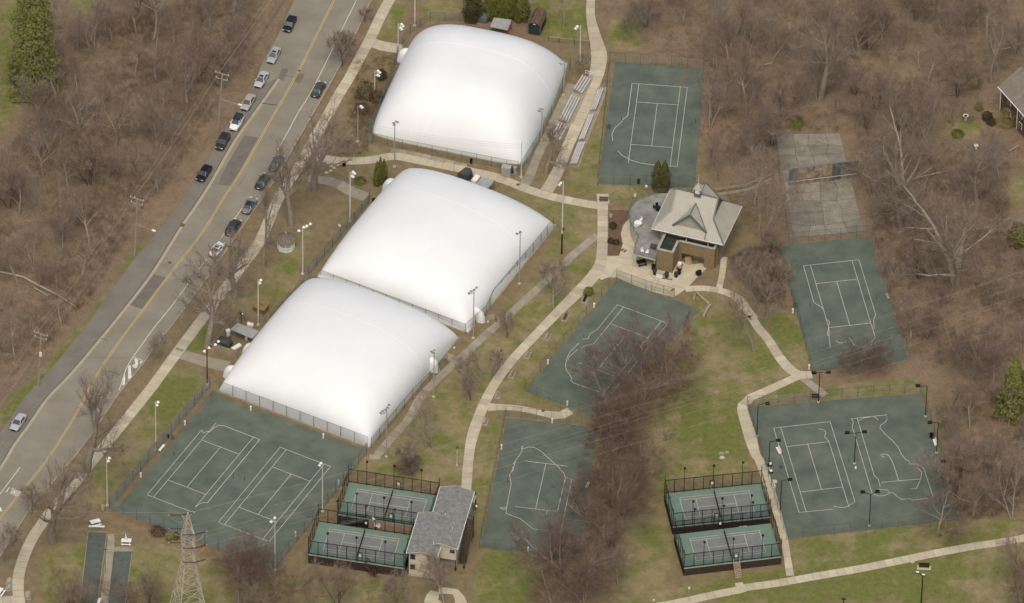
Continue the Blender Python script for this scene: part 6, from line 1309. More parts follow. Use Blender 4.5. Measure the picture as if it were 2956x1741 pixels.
bench('small tan bench against the planting bed by the junction', 't21', 900, 132, 1.5, 'wood', True, 1.3)
bench('white slatted bench standing above the left green lane', 't02', 690, 938, 0.0, 'white', False, 3.0)
bench('white bench at the lower end of the lane walk', 't02', 708, 1470, 1.35, 'white', False, 1.6)
bench('grey bench right of the curving sidewalk at the bottom', 'a', 270, 1400, -1.5, 'grey', True, 1.8, padm='concrete_dk')
for i, (x, y) in enumerate(((90, 1262), (88, 1322))):
    bench(('upper' if i == 0 else 'lower') + ' grey bench left of the curving sidewalk at the bottom', 'a', x, y, 1.5, 'grey', False, 1.4, padm='concrete_dk')
# picnic tables
def picnic(label, fr, x, y, rz, m='white', L=1.9, tilt=False):
    p = W(fr, x, y, .6); F = LocalFrame((p.x, p.y, 0), rz); t = thing('picnic_table', label, 'picnic table', (p.x, p.y, 0))
    for i in range(4): MB().box(F(0, -.33 + .22 * i, .75), L, .2, .05, rz).build('top_plank', M[m], t)
    for s in (-.75, .75): MB().box(F(0, s, .45), L, .28, .05, rz).build('seat', M[m], t)
    for s in (-L * .35, L * .35):
        MB().beam(F(s, -.8, .41), F(s, .8, .41), .08).build('cross_bar', M[m], t)
        for k in (-1, 1): MB().beam(F(s, k * .7, 0), F(s, k * .25, .72), .08).build('leg', M[m], t)
    return t, F
picnic('white picnic table with a tilted top above the left green lane', 't02', 682, 905, .35); pt, F = picnic('white table with a pointed white umbrella folded beside the lanes', 't02', 902, 1042, -.05)
MB().lathe(F(-.1, .2, .78), [(.36, 0), (.3, .1), (.12, .9), (.03, 1.6)], 8).build('folded_umbrella', M['white'], pt)
picnic('white table cut off by the left bottom edge', 'a', -6, 1372, 1.2)
# green lanes (bocce)
bocce = mat('lane_green', S(80, 87, 80), S(98, 103, 94), scale=.8, detail=7, fine=.07)
for lab, q in (('left green lane with pale boards beside the lattice tower', [(857, 795), (1040, 800), (945, 1500), (775, 1500)]), ('right green lane beside the lattice tower', [(1105, 982), (1285, 985), (1215, 1500), (1045, 1500)])):
    P = WL('a', q); t = thing('bocce_lane', lab, 'bocce lane', sum(P, Vector()) / 4, 'green lanes near the tower'); MB().prism(P, -.03, .008).build('surface', bocce, t)
    for a, b in ((P[0], P[1]), (P[1], P[2]), (P[3], P[0])): MB().beam(a + Vector((0, 0, .1)), b + Vector((0, 0, .1)), .12, .24).build('edge_board', M['concrete_dk'], t)
walk('path', WL('a', [(1075, 815), (1080, 880), (1070, 960), (1050, 1150), (1015, 1400), (1000, 1500)]), [1.2, 1.4, 1.5, 1.2, 1.3, 1.3], old=True); walk('path', WL('a', [(1085, 962), (1180, 960), (1290, 962)]), 1.4, old=True)
b = W('a', 1025, 1200); h = HT('a', 235); t = thing('lamp_post', 'thin dark post with cross piece between the two green lanes', 'post', (b.x, b.y, 0)); MB().tube((b.x, b.y, 0), (b.x, b.y, h), .05, n=6).build('pole', M['dk_grey'], t); MB().beam((b.x - .45, b.y, h), (b.x + .45, b.y, h), .08).build('cross_piece', M['dk_grey'], t)
# ---------------------------------------------------------------- sheds, plant and yard gear
def frame_of(fr, a, b): 
    p, q = W(fr, *a), W(fr, *b); return LocalFrame(p, math.atan2(q.y - p.y, q.x - p.x)), (q - p).length
# dark gambrel shed behind the upper dome
F, wd = frame_of('m', (1618, 405), (1760, 432)); dep = 4.6; sh = thing('shed', 'dark green garden shed with brown curved roof behind the upper dome', 'shed', F(wd / 2, dep / 2))
shm = mat('shed_siding', S(46, 50, 46), S(62, 66, 60), scale=2); sr = mat('shed_roof', S(88, 72, 58), S(112, 94, 76), scale=1.5, fine=.12); z1 = 2.1
for a, b in (((0, 0), (wd, 0)), ((wd, 0), (wd, dep)), ((wd, dep), (0, dep)), ((0, dep), (0, 0))): wallq(sh, F(*a), F(*b), 0, z1, shm)
prof = [(-.15, z1 - .05), (wd * .16, z1 + .75), (wd * .5, z1 + 1.15), (wd * .84, z1 + .75), (wd + .15, z1 - .05)]
for (x0, q0), (x1, q1) in zip(prof, prof[1:]): MB().quad(F(x0, -.2, q0), F(x1, -.2, q1), F(x1, dep + .2, q1), F(x0, dep + .2, q0)).build('roof_panel', sr, sh)
for y in (.02, dep - .02): MB().poly([F(x, y, z) for x, z in prof]).build('gable_wall', shm, sh)
for x in (.0, wd): MB().box(F(x, -.05, z1 / 2), .12, .06, z1, F.ang).build('corner_board', M['greygreen'], sh)
MB().box(F(wd / 2, -.07, z1 + .6), .5, .04, .18, F.ang).build('vent', M['white'], sh); MB().box(F(wd / 2, -.06, .95), 1.5, .05, 1.85, F.ang).build('door', shm, sh)
# grey lean-to roofs behind the upper dome
def canopy(label, fr, q, z, m, legs=True, drop=.25):
    P = [W(fr, x, y, z - (drop if i in (2, 3) else 0)) for i, (x, y) in enumerate(q)]; t = thing('canopy', label, 'canopy', Vector((P[0].x, P[0].y, 0)))
    n = 6
    for i in range(n):
        a0, a1 = lerp(P[0], P[1], i / n + .003), lerp(P[0], P[1], (i + 1) / n - .003); b0, b1 = lerp(P[3], P[2], i / n + .003), lerp(P[3], P[2], (i + 1) / n - .003); dn = Vector((0, 0, -.05))
        MB().quad(b0, b1, a1, a0).quad(a0 + dn, a1 + dn, b1 + dn, b0 + dn).quad(b0, b0 + dn, b1 + dn, b1).quad(a0, a1, a1 + dn, a0 + dn).build('roof_sheet', m, t)
    if legs:
        for p in P: MB().box((p.x, p.y, p.z / 2 - .05), .1, .1, p.z - .1).build('leg', M['wood_dark'], t)
    return t
gsh = mat('grey_sheet', S(140, 142, 139), S(166, 167, 162), scale=1.2, rough=.5)
canopy('grey sheet roof of the lean-to behind the upper dome', 'm', [(1200, 212), (1415, 240), (1365, 370), (1150, 325)], 2.4, gsh); canopy('grey sheet roof beside the covered pump under the middle dome', 'h', [(1090, 575), (1375, 670), (1190, 905), (915, 800)], 2.6, mat('pale_sheet', S(140, 142, 138), S(166, 167, 161), scale=1, rough=.5)); canopy('grey sheet roof over machinery in the plank-fenced yard', 'f', [(715, 410), (1070, 545), (965, 675), (600, 520)], 2.6, gsh)
# covered boxes
def tarp(label, fr, pts, z, m, name='covered_equipment', cat='covered machine'):
    P = [W(fr, x, y) for x, y in pts]; c = sum(P, Vector()) / len(P); t = thing(name, label, cat, c); n = len(P); mb = MB(); rings = [(1.0, 0), (.97, z * .72), (.72, z * .96), (.3, z * 1.04)]
    vs = [[c + (p - c) * k + Vector((0, 0, zz)) for p in P] for k, zz in rings]
    for r0, r1 in zip(vs, vs[1:]):
        for i in range(n): mb.quad(r0[i], r0[(i + 1) % n], r1[(i + 1) % n], r1[i])
    mb.poly(vs[-1]); mb.build('tarpaulin', m, t, smooth=False); sk = MB(); strap(sk, [c + (p - c) * 1.03 for p in P] + [c + (P[0] - c) * 1.03], .06, 0, .15); sk.build('base_frame', M['dk_grey'], t)
tp = mat('dark_tarp', S(58, 64, 60), S(78, 84, 78), scale=1.5)
tarp('dark green covered pump beside the path above the middle dome', 'h', [(500, 600), (740, 690), (860, 600), (830, 500), (680, 470)], 1.7, tp); tarp('dark tarpaulin hump behind the upper dome left of the lean-to', 'm', [(985, 260), (1110, 285), (1160, 240), (1060, 200)], 1.6, mat('tarp_grey', S(84, 94, 92), S(106, 116, 112), scale=1.5)); tarp('dark green tarpaulin bundle in the plank-fenced yard', 'f', [(360, 740), (570, 840), (640, 760), (600, 700), (420, 660)], 1.0, tp)
# white box unit and small gear
def unit(label, fr, x, y, sx, sy, sz, rz, m='white', name='equipment_cabinet', cat='cabinet', lid=True):
    p = W(fr, x, y); t = thing(name, label, cat, (p.x, p.y, 0)); MB().box((p.x, p.y, .08), sx + .15, sy + .15, .16, rz).build('plinth', M['concrete_dk'], t); MB().box((p.x, p.y, .16 + sz / 2), sx, sy, sz, rz).build('body', M[m], t)
    if lid: MB().box((p.x, p.y, .19 + sz), sx + .08, sy + .08, .06, rz).build('lid', M[m], t)
    F = LocalFrame((p.x, p.y, 0), rz); MB().box(F(0, -sy / 2 - .015, .16 + sz * .5), sx * .8, .02, sz * .75, rz).build('door', M[m], t); MB().box(F(sx * .25, -sy / 2 - .04, .16 + sz * .55), .05, .04, .2, rz).build('handle', M['dk_grey'], t)
unit('white air unit between the covered pump and the sheet roof', 'h', 935, 720, 1.0, 1.9, 1.0, -.45); unit('large pale grey electrical cabinet in front of the upper dome', 'h', 1660, 530, 1.75, 1.1, 1.9, -.2, 'grey'); unit('small grey meter cabinet right of the large electrical cabinet', 'h', 1868, 500, .6, .45, 1.5, -.2, 'grey'); unit('dark box by the corner of the electrical cabinets', 'h', 1810, 505, .4, .5, 1.0, -.2, 'dk_green'); unit('long white tank lid in the plank-fenced yard', 'f', 700, 835, .75, 2.0, .35, .75 - PI / 2, 'white')
unit('white washer-like unit at the road end of the yard canopy', 'f', 565, 615, .8, .8, 1.1, .3, 'white'); unit('small tan bin on the lawn behind the lowest dome', 'f', 1070, 270, .01, .01, .01, 0, 'wood') if False else None
for i, (x, y) in enumerate(((903, 472), (950, 487))):
    p = W('f', x, y); t = thing('gas_bottle', ('left' if i == 0 else 'right') + ' of two white round tanks behind the yard canopy', 'tank', (p.x, p.y, 0)); MB().lathe((p.x, p.y, 0), [(.3, .05), (.42, .3), (.42, .8), (.3, 1.05), (.08, 1.15)], 14).build('body', M['white'], t, smooth=True); MB().lathe((p.x, p.y, 1.12), [(.12, 0), (.12, .15), (.05, .18)], 8).build('valve_cap', M['grey'], t)
p = W('f', 790, 385); t = thing('tripod_machine', 'black tripod machine in the corner of the yard', 'machine', (p.x, p.y, 0))
for k in range(3): MB().beam((p.x + .7 * math.cos(k * 2.1 + .4), p.y + .7 * math.sin(k * 2.1 + .4), 0), (p.x, p.y, 1.9), .08).build('leg', M['black'], t)
MB().box((p.x, p.y, 1.9), .5, .4, .5, .4).build('head', M['black'], t); MB().box((p.x + .1, p.y - .2, 2.1), .3, .1, .35, .4).build('white_flap', M['white'], t)
p = W('f', 860, 690); t = thing('pump', 'small white pump under the front edge of the yard canopy', 'pump', (p.x, p.y, 0)); MB().box((p.x, p.y, .35), .5, .4, .7).build('body', M['white'], t); MB().tube((p.x + .2, p.y - .2, .3), (p.x + .5, p.y - .6, .1), .08, n=8).build('pipe', M['grey'], t)
# tan play shed
F, wd = frame_of('f', (975, 215), (1150, 290)); dp = 1.9; t = thing('tan_shed', 'low olive tan shed with weathered flat roof by the dome fence', 'shed', F(wd / 2, dp / 2)); tanm = mat('olive_board', S(118, 104, 62), S(138, 123, 78), scale=2); z1 = 1.3
for a, b in (((0, 0), (wd, 0)), ((wd, 0), (wd, dp)), ((wd, dp), (0, dp)), ((0, dp), (0, 0))): wallq(t, F(*a), F(*b), 0, z1, tanm)
MB().quad(F(-.1, -.15, z1), F(wd + .1, -.15, z1), F(wd + .1, dp + .4, z1 + .5), F(-.1, dp + .4, z1 + .5)).quad(F(-.1, dp + .4, z1 + .44), F(wd + .1, dp + .4, z1 + .44), F(wd + .1, -.15, z1 - .06), F(-.1, -.15, z1 - .06)).build('roof', tanm, t); MB().box(F(wd * .5, .9, z1 + .3), wd * .6, .1, .04, F.ang).build('slot', M['wood_dark'], t)
# white tubes hung on the court fences
spots = (('t02', 1320, 200, 'upper left fence of the double court'), ('t02', 1005, 570, 'lower left fence of the double court'), ('t02', 1790, 95, 'fence below the lowest dome, left one'), ('t12', 577, 293, 'fence below the lowest dome, right one'), ('t12', 687, 622, 'right fence of the double court, upper'), ('t12', 380, 993, 'right fence of the double court, lower'), ('t21', 780, 772, 'upper left edge of the slanted court'), ('t21', 450, 1175, 'lower left edge of the slanted court'),
         ('t21', 588, 1470, 'gate of the slanted court'), ('t22', 480, 183, 'top fence of the court left of the thicket'), ('t22', 307, 1103, 'bottom fence of the court left of the thicket'), ('t22', 118, 370, 'left fence of the court left of the thicket'), ('t31', 328, 812, 'left fence of the wire-crossed court'), ('t31', 445, 1212, 'lower left corner of the wire-crossed court'), ('t32', 777, 512, 'net line between the two courts of the large pad'))
for i, (fr, x, y, lb) in enumerate(spots):
    p = W(fr, x, y, .5); t = thing('white_tube', 'small white upright tube at the ' + lb, 'tube', (p.x, p.y, 0), 'white tubes on the courts'); hgt = 1.0 if i not in (14,) else .4
    MB().lathe((p.x, p.y, 0), [(.17, 0), (.17, hgt), (.19, hgt), (.19, hgt + .08), (.03, hgt + .1)], 10).build('body', M['white'], t); MB().lathe((p.x, p.y, 0), [(.22, 0), (.22, .05), (.17, .06)], 10).build('base', M['grey'], t)
# litter bins
def can(label, fr, x, y, m='black', h=.9, r=.28):
    p = W(fr, x, y, h * .5); t = thing('trash_can', label, 'trash can', (p.x, p.y, 0)); MB().lathe((p.x, p.y, 0), [(r * .85, 0), (r, h), (r * 1.08, h), (r * 1.08, h + .05), (r * .9, h + .05), (r * .8, h * .5)], 12).build('body', M[m], t); MB().lathe((p.x, p.y, h * .45), [(r * .78, 0), (r * .78, .02)], 12).build('liner', M['black'], t)
can('tan drum bin beside the light pole at the corner of the double court', 'a', 998, 560, 'concrete', 1.0, .32); can('black bin on the planting bed below the curved path', 't10', 725, 1170, 'black', .9, .4); can('black bin at the entrance boot of the upper dome', 't10', 1163, 378, 'black', 1.2, .45); can('black bin at the entrance boot of the middle dome', 't11', 940, 30, 'black', 1.1, .42); can('black bin at the entrance boot of the lowest dome', 't01', 1622, 1250, 'black', 1.2, .45)
can('black ball bin by the left fence of the double court', 't02', 1200, 295, 'black', .8, .25); can('dark teal bin by the left fence of the double court', 't02', 1232, 302, 'greygreen', .8, .28); can('small dark bin before the near fence of the upper dome', 'h', 825, 210, 'black', 1.0, .28); can('black bin at the near edge of the court above the pavilion', 't20', 1097, 1298, 'black', .9, .3); can('dark bin at the right end of the large pad above the white bench', 't32', 1318, 290, 'black', .9, .4); can('teal bin at the left edge of the court by the bleachers', 't20', 885, 905, 'greygreen', .9, .35); can('teal bin at the left edge of the wire-crossed court', 't31', 345, 770, 'greygreen', .9, .35); can('teal bin left of the court on the large pad', 't32', 242, 512, 'greygreen', .7, .3)
# machines beside the narrow walk on the large pad
for lab, x, y in (('black line roller with white drum beside the lamp post', 405, 720), ('black drag broom with white handle below the line roller', 418, 820)):
    p = W('r', x, y); t = thing('court_roller', lab, 'court roller', (p.x, p.y, 0)); MB().tube((p.x - .45, p.y, .28), (p.x + .45, p.y + .1, .28), .27, n=12).build('drum', M['black'], t); MB().box((p.x + .05, p.y + .05, .6), .5, .5, .2, .2).build('engine', M['white'], t); MB().beam((p.x, p.y + .2, .5), (p.x - .1, p.y + 1.0, 1.1), .06).build('handle', M['black'], t)
p = W('r', 465, 990); t = thing('sack_pile', 'pile of pale sacks beside the narrow walk on the large pad', 'sacks', (p.x, p.y, 0)); jr = random.Random(4)
for i in range(5): MB().obox((p.x + jr.uniform(-.25, .25), p.y + .45 * (i - 2), .15 + .16 * (i % 2)), Vector((.38, jr.uniform(-.15, .15), .03)), Vector((-.06, .3, 0)), (0, 0, .13)).build('sack', M['concrete'], t)
# signs
def sign(label, fr, x, y, ty_, shape='rect', m='white', w=.5, hh=.6, rz=0.0):
    b = W(fr, x, y); h = HT(fr, y - ty_); t = thing('sign', label, 'sign', (b.x, b.y, 0)); MB().tube((b.x, b.y, 0), (b.x, b.y, h), .035, n=6).build('post', M['pole_grey'], t)
    if shape == 'round':
        mb = MB(); n = 14; c = Vector((b.x, b.y - .06, h - w)); d = Vector((math.cos(rz), math.sin(rz), 0)); nn = Vector((math.sin(rz), -math.cos(rz), 0)) * .02
        ring = [c + d * math.cos(i * 2 * PI / n) * w + Vector((0, 0, math.sin(i * 2 * PI / n) * w)) for i in range(n)]; mb.poly([p + nn for p in ring]); mb.poly([p - nn for p in ring][::-1])
        for i in range(n): mb.quad(ring[i] - nn, ring[(i + 1) % n] - nn, ring[(i + 1) % n] + nn, ring[i] + nn)
        mb.build('plate', M[m], t)
    else: MB().box((b.x, b.y - .05, h - hh / 2), w, .03, hh, rz).build('plate', M[m], t)
sign('white round-topped sign beside the striped kerb zone', 't01', 965, 1272, 1190, 'round', 'white', .5, rz=-.2); sign('small white sign beside the small roadside tree', 't01', 1160, 1015, 965, w=.4, hh=.5); sign('small white sign on the lower lawn by the curving path', 't22', 1455, 1475, 1368, w=.35, hh=.6, rz=.3); sign('small white sign at the bottom edge of the lower lawn', 't22', 1203, 1530, 1456, w=.35, hh=.5); sign('white notice board by the fence of the middle dome', 't11', 692, 240, 190, w=.6, hh=.6, rz=-.6); sign('yellow marker post on the grass island at the lower left', 't02', 18, 368, 330, w=.14, hh=.5, m='yellow'); sign('white lectern sign by the gate of the middle dome', 't11', 1752, 925, 880, w=.4, hh=.4); sign('white gate notice beside the lowest dome right entrance', 't11', 1512, 1150, 1065, w=.35, hh=.5)
sign('dark yard sign by the fence corner of the middle dome path', 'h', 418, 490, 95, w=.08, hh=.6, m='dk_grey')
# flat stones
jr = random.Random(12)
def rock(label, fr, x, y, s, m='concrete_dk', group=None):
    p = W(fr, x, y); t = MB(); n = 8; ring = [(p + Vector((math.cos(i * PI / 4) * s * jr.uniform(.8, 1.2), math.sin(i * PI / 4) * s * .7 * jr.uniform(.8, 1.2), 0))) for i in range(n)]; top = [lerp(q, p, .25) + Vector((0, 0, s * .35 * jr.uniform(.7, 1.2))) for q in ring]
    for i in range(n): t.quad(ring[i], ring[(i + 1) % n], top[(i + 1) % n], top[i])
    t.poly(top); return tag(t.build('stone', M[m], loc=(p.x, p.y, 0)), label, 'stone', group)
rock('grey flat stone left of its pair on the central lawn', 't22', 1690, 415, .6); rock('grey flat stone right of its pair on the central lawn', 't22', 1728, 408, .5); rock('small pale slab in front of the two lawn stones', 't22', 1692, 445, .55, 'concrete'); rock('pale stone beside the path on the lower right lawn', 't32', 1185, 1188, .5, 'concrete')
for i, (x, y) in enumerate(((610, 1172), (632, 1186), (655, 1200), (682, 1178), (630, 1220), (600, 1232))): rock('round stepping stone in the planting bed by the big street tree', 't10', x, y, .4, 'concrete', 'stepping stones in the bed')
# birdbath
p = W('n', 520, 728); t = thing('birdbath', 'white pedestal birdbath on the house lawn', 'birdbath', (p.x, p.y, 0)); MB().lathe((p.x, p.y, 0), [(.32, 0), (.32, .1), (.16, .2), (.13, .75), (.25, .9), (.5, 1.05), (.55, 1.12), (.48, 1.12), (.3, 1.02)], 14).build('pedestal', M['white'], t); MB().lathe((p.x, p.y, 1.03), [(.4, 0), (.4, .02)], 14).build('water', M['black'], t)
p = W('n', 628, 1020); t = thing('garden_urn', 'white urn below the house lawn', 'urn', (p.x, p.y, 0)); MB().lathe((p.x, p.y, 0), [(.25, 0), (.12, .2), (.4, .7), (.45, .8), (.35, .8)], 12).build('bowl', M['white'], t); MB().lathe((p.x, p.y, .72), [(.33, 0), (.1, .08)], 10).build('soil', M['black'], t)
# retaining steps by the slanted court
for i, (q, lb) in enumerate(((((1490, 735), (1510, 690), (1600, 770)), 'low grey stone wall at the upper right of the slanted court'), (((1610, 775), (1580, 815), (1560, 862)), 'low grey stone wall running down beside the slanted court'))):
    P = WL('t21', q); mb = MB(); strap(mb, P, .45, 0, .5); tag(mb.build('stone_wall', M['concrete_dk']), lb, 'wall')
# ---------------------------------------------------------------- brick house at the right edge
C1 = W('n', 885, 390, 6.0); C2 = W('n', 1050, 575, 6.0); e = (C2 - C1); e.z = 0; ang = math.atan2(e.y, e.x); HFm = LocalFrame((C1.x, C1.y, 0), ang); Lw = e.length
ho = thing('brick_house', 'brown brick house with grey roof cut by the right edge', 'house', HFm(4, 4)); hbr = mat('brown_brick', S(92, 70, 56), S(116, 90, 72), scale=1.5, fine=.12); hro = mat('house_shingle', S(112, 104, 92), S(136, 128, 114), scale=1, fine=.1); LL = 16.0
for a, b in (((0, 0), (LL, 0)), ((LL, 0), (LL, 9)), ((LL, 9), (0, 9)), ((0, 9), (0, 0))): wallq(ho, HFm(*a), HFm(*b), 0, 6.0, hbr)
gut = M['white']
RZ = 3.2; ro = MB().quad(HFm(-.4, -.5, 5.9), HFm(LL, -.5, 5.9), HFm(LL, 4.5, 5.9 + RZ), HFm(-.4, 4.5, 5.9 + RZ)).quad(HFm(LL, 9.5, 5.9), HFm(-.4, 9.5, 5.9), HFm(-.4, 4.5, 5.9 + RZ), HFm(LL, 4.5, 5.9 + RZ)).quad(HFm(-.4, -.5, 5.8), HFm(-.4, 9.5, 5.8), HFm(LL, 9.5, 5.8), HFm(LL, -.5, 5.8)).build('roof', hro, ho)
MB().tri(HFm(0, 0, 6), HFm(0, 9, 6), HFm(0, 4.5, 9)).build('gable_wall', hbr, ho); MB().beam(HFm(-.4, -.55, 5.85), HFm(LL, -.55, 5.85), .14, .14).build('gutter', gut, ro)
MB().tube(HFm(.15, -.1, 0), HFm(.15, -.1, 5.8), .09, n=6).build('downpipe', gut, ho); MB().tube(HFm(Lw + .3, -.1, 0), HFm(Lw + .3, -.1, 5.8), .09, n=6).build('downpipe', gut, ho)
for x, z in ((Lw * .55, 4.6), (Lw * .55, 1.8), (Lw + 1.6, 4.6), (Lw + 1.6, 1.8)): 
    o = MB().box(HFm(x, -.06, z), 1.1, .08, 1.5, ang).build('window', gut, ho)
    for dz in (-.35, .35): MB().box(HFm(x, -.115, z + dz), .85, .02, .6, ang).build('pane', MATS['window_glass'], o)
# ---------------------------------------------------------------- bare trees
def np_mesh(name, verts, faces, material, parent=None):
    me = bpy.data.meshes.new(name); V_ = np.asarray(verts, np.float32).reshape(-1, 3); Fc = np.asarray(faces, np.int32).reshape(-1, 3)
    me.vertices.add(len(V_)); me.vertices.foreach_set('co', V_.ravel()); me.loops.add(Fc.size); me.loops.foreach_set('vertex_index', Fc.ravel())
    me.polygons.add(len(Fc)); me.polygons.foreach_set('loop_start', np.arange(0, Fc.size, 3, dtype=np.int32)); me.update(calc_edges=True); me.materials.append(material)
    ob = bpy.data.objects.new(name, me); COL.objects.link(ob); ob.parent = parent; ORG[ob.name] = Vector((0, 0, 0)); return ob
bark = mat('bark_grey', S(132, 121, 106), S(162, 150, 134), scale=2, rand=.12); bark_p = mat('bark_pale', S(150, 138, 120), S(180, 168, 150), scale=2, rand=.08); bark_d = mat('bark_dark', S(78, 66, 57), S(104, 90, 78), scale=2, rand=.12)
twig_g = mat('twig_grey', S(128, 115, 100), S(156, 142, 126), scale=1, rand=.12); twig_b = mat('twig_brown', S(126, 108, 93), S(152, 133, 116), scale=1, rand=.14); twig_r = mat('twig_red', S(106, 88, 76), S(132, 111, 98), scale=1, rand=.1); twig_p = mat('twig_pale', S(136, 122, 106), S(160, 146, 128), scale=1, rand=.08)
def perp(d, r):
    a = Vector((r.uniform(-1, 1), r.uniform(-1, 1), r.uniform(-1, 1))); p = a - d * a.dot(d); return p.normalized() if p.length > 1e-3 else Vector((1, 0, 0))
def make_tree(name, seed, H, spread, r0, trunk_frac, up, dens, bm, tm, lean=0.0, forks=1, twigw=.017):
    r = random.Random(seed); TV, TF, CV, CF = [], [], [], []
    def seg(Vt, Ft, a, b, ra, rb, n):
        d = (b - a).normalized(); u = Vector((0, 0, 1)) if abs(d.z) < .9 else Vector((1, 0, 0)); x = d.cross(u).normalized(); y = d.cross(x); k = len(Vt)
        for p, q in ((a, ra), (b, rb)):
            for i in range(n): t = 2 * PI * i / n; Vt.append(p + x * (math.cos(t) * q) + y * (math.sin(t) * q))
        for i in range(n):
            j = (i + 1) % n; Ft.append((k + i, k + n + i, k + n + j)); Ft.append((k + i, k + n + j, k + j))
    def twig(a, d, L):
        s = perp(d, r) * twigw; m_ = a + d * (L * .55) + perp(d, r) * (L * .08); e = m_ + (d + perp(d, r) * .35).normalized() * (L * .45); k = len(CV)
        CV.extend((a - s, a + s, m_ - s * .5, m_ + s * .5, e)); CF.extend(((k, k + 1, k + 3), (k, k + 3, k + 2), (k + 2, k + 3, k + 4)))
    def branch(p, d, L, rad, lev):
        nseg = 4 if lev < 2 else 3; pts = [p]; dd = d.copy()
        for i in range(nseg):
            dd = (dd + perp(dd, r) * (.16 if lev < 2 else .24) + Vector((0, 0, up * (.10 if lev else .03)))).normalized(); pts.append(pts[-1] + dd * (L / nseg))
        rr = [rad * (1 - .62 * i / nseg) for i in range(nseg + 1)]
        for i in range(nseg):
            if lev <= 1: seg(TV, TF, pts[i], pts[i + 1], rr[i], rr[i + 1], 6 if lev == 0 else 5)
            else: seg(CV, CF, pts[i], pts[i + 1], max(rr[i], .012), max(rr[i + 1], .01), 3)
        if lev >= 3:
            for i in range(int(dens * L * 3.2)):
                t = r.uniform(.1, 1); k = min(nseg - 1, int(t * nseg)); q = lerp(pts[k], pts[k + 1], t * nseg - k); twig(q, (dd + perp(dd, r) * .9 + Vector((0, 0, .15 * up))).normalized(), r.uniform(.4, 1.0))
            return
        nch = {0: 6 + int(spread * 3), 1: 5, 2: 5}[lev]
        for i in range(nch):
            t = r.uniform(trunk_frac if lev == 0 else .25, 1.0); k = min(nseg - 1, int(t * nseg)); q = lerp(pts[k], pts[k + 1], t * nseg - k)
            ang = r.uniform(.45, .95) * (1.0 if lev else .75 + .35 * spread) * (1.25 - .5 * t); axd = (pts[k + 1] - pts[k]).normalized(); sd = perp(axd, r)
            if lev == 0: th = (i + r.uniform(0, .6)) * 2.4; sd = Vector((math.cos(th), math.sin(th), 0)); sd = (sd - axd * sd.dot(axd)).normalized()
            nd = (axd * math.cos(ang) + sd * math.sin(ang)).normalized()
            ln = L * (r.uniform(.42, .62) * (1.15 - .45 * t) if lev == 0 else r.uniform(.42, .68)); branch(q, nd, ln, rr[min(nseg, k + 1)] * r.uniform(.5, .72), lev + 1)
        if lev < 3: branch(pts[-1], dd, L * (.5 if lev else .42), rr[-1], lev + 1)
    for f in range(forks):
        a = f * 2 * PI / max(1, forks) + seed; d0 = Vector((lean + (.28 * math.cos(a) if forks > 1 else 0), .28 * math.sin(a) if forks > 1 else 0, 1)).normalized()
        branch(Vector((.18 * math.cos(a) * (forks > 1), .18 * math.sin(a) * (forks > 1), -.25)), d0, H * .64, r0 / (forks ** .5), 0)
    root = thing(name, 'x', 'tree'); np_mesh('trunk', TV, TF, bm, root); np_mesh('crown', CV, CF, tm, root)
    zt = max(v.z for v in CV); root['h'] = zt; return root
PROTO = {}
def proto(k, *a, **kw):
    o = make_tree('bare_tree', *a, **kw); PROTO[k] = [o, o['h'], False]; del o['h']
proto('street', 11, 15, .9, .52, .40, 1.1, 2.4, bark, twig_g); proto('street2', 23, 14, 1.0, .46, .40, 1.1, 2.4, bark, twig_g); proto('street3', 31, 14, .8, .46, .40, 1.1, 2.4, bark, twig_g, lean=.05)
proto('small', 41, 6, 1.2, .12, .25, .6, 2.6, bark_d, twig_b); proto('small2', 43, 7, 1.0, .14, .22, .8, 2.4, bark, twig_g)
proto('wood', 51, 14, .55, .29, .35, 1.1, 1.2, bark, twig_b); proto('wood2', 53, 13, .7, .27, .25, .9, 1.2, bark, twig_b, lean=.08); proto('wood3', 57, 12, .6, .22, .2, 1.0, 1.2, bark, twig_g, forks=2); proto('wood4', 59, 9, .8, .16, .15, .8, 1.3, bark_d, twig_b, forks=3)
proto('pale', 61, 14, 1.0, .26, .4, .5, 1.0, bark_p, twig_p); proto('big', 67, 16, 1.4, .55, .18, .6, 1.5, bark_p, twig_g, forks=2); proto('red', 71, 10, 1.2, .2, .12, .6, 1.25, bark, twig_r, forks=3); proto('red2', 73, 9, 1.3, .22, .1, .5, 1.3, bark, twig_r, forks=2); proto('snag', 79, 14, .5, .28, .45, .3, .25, bark_p, twig_p, lean=.06); proto('bush', 83, 3.6, 1.3, .06, .03, .3, 5.0, bark_d, twig_b, forks=4, twigw=.016)
proto('slim', 91, 14, .35, .22, .45, 1.1, .7, bark_p, twig_g)
tr = random.Random(99)
def tree(k, p, h, label, group=None, rz=None, wide=1.0, name=None, cat='tree'):
    o, h0, used = PROTO[k]; s = h / h0
    p = Vector((p.x, p.y, -.05)); rz = tr.uniform(0, 6.28) if rz is None else rz
    if not used: PROTO[k][2] = True; o.location = p; o.rotation_euler = (0, 0, rz); o.scale = (s * wide, s * wide, s); c = o
    else: c = copy_tree(o, p, rz, scale=(s * wide, s * wide, s))
    c['label'] = label; c['category'] = cat
    if group: c['group'] = group
    elif 'group' in c: del c['group']
    if name: c.name = name
    return c
def T(k, fr, bx, by, topy, label, wide=1.0, rz=None, group=None, name=None, cat='tree'):
    h = max(1.5, HT(fr, by - topy)); return tree(k, W(fr, bx, by), h, label, group, rz, wide, name, cat)
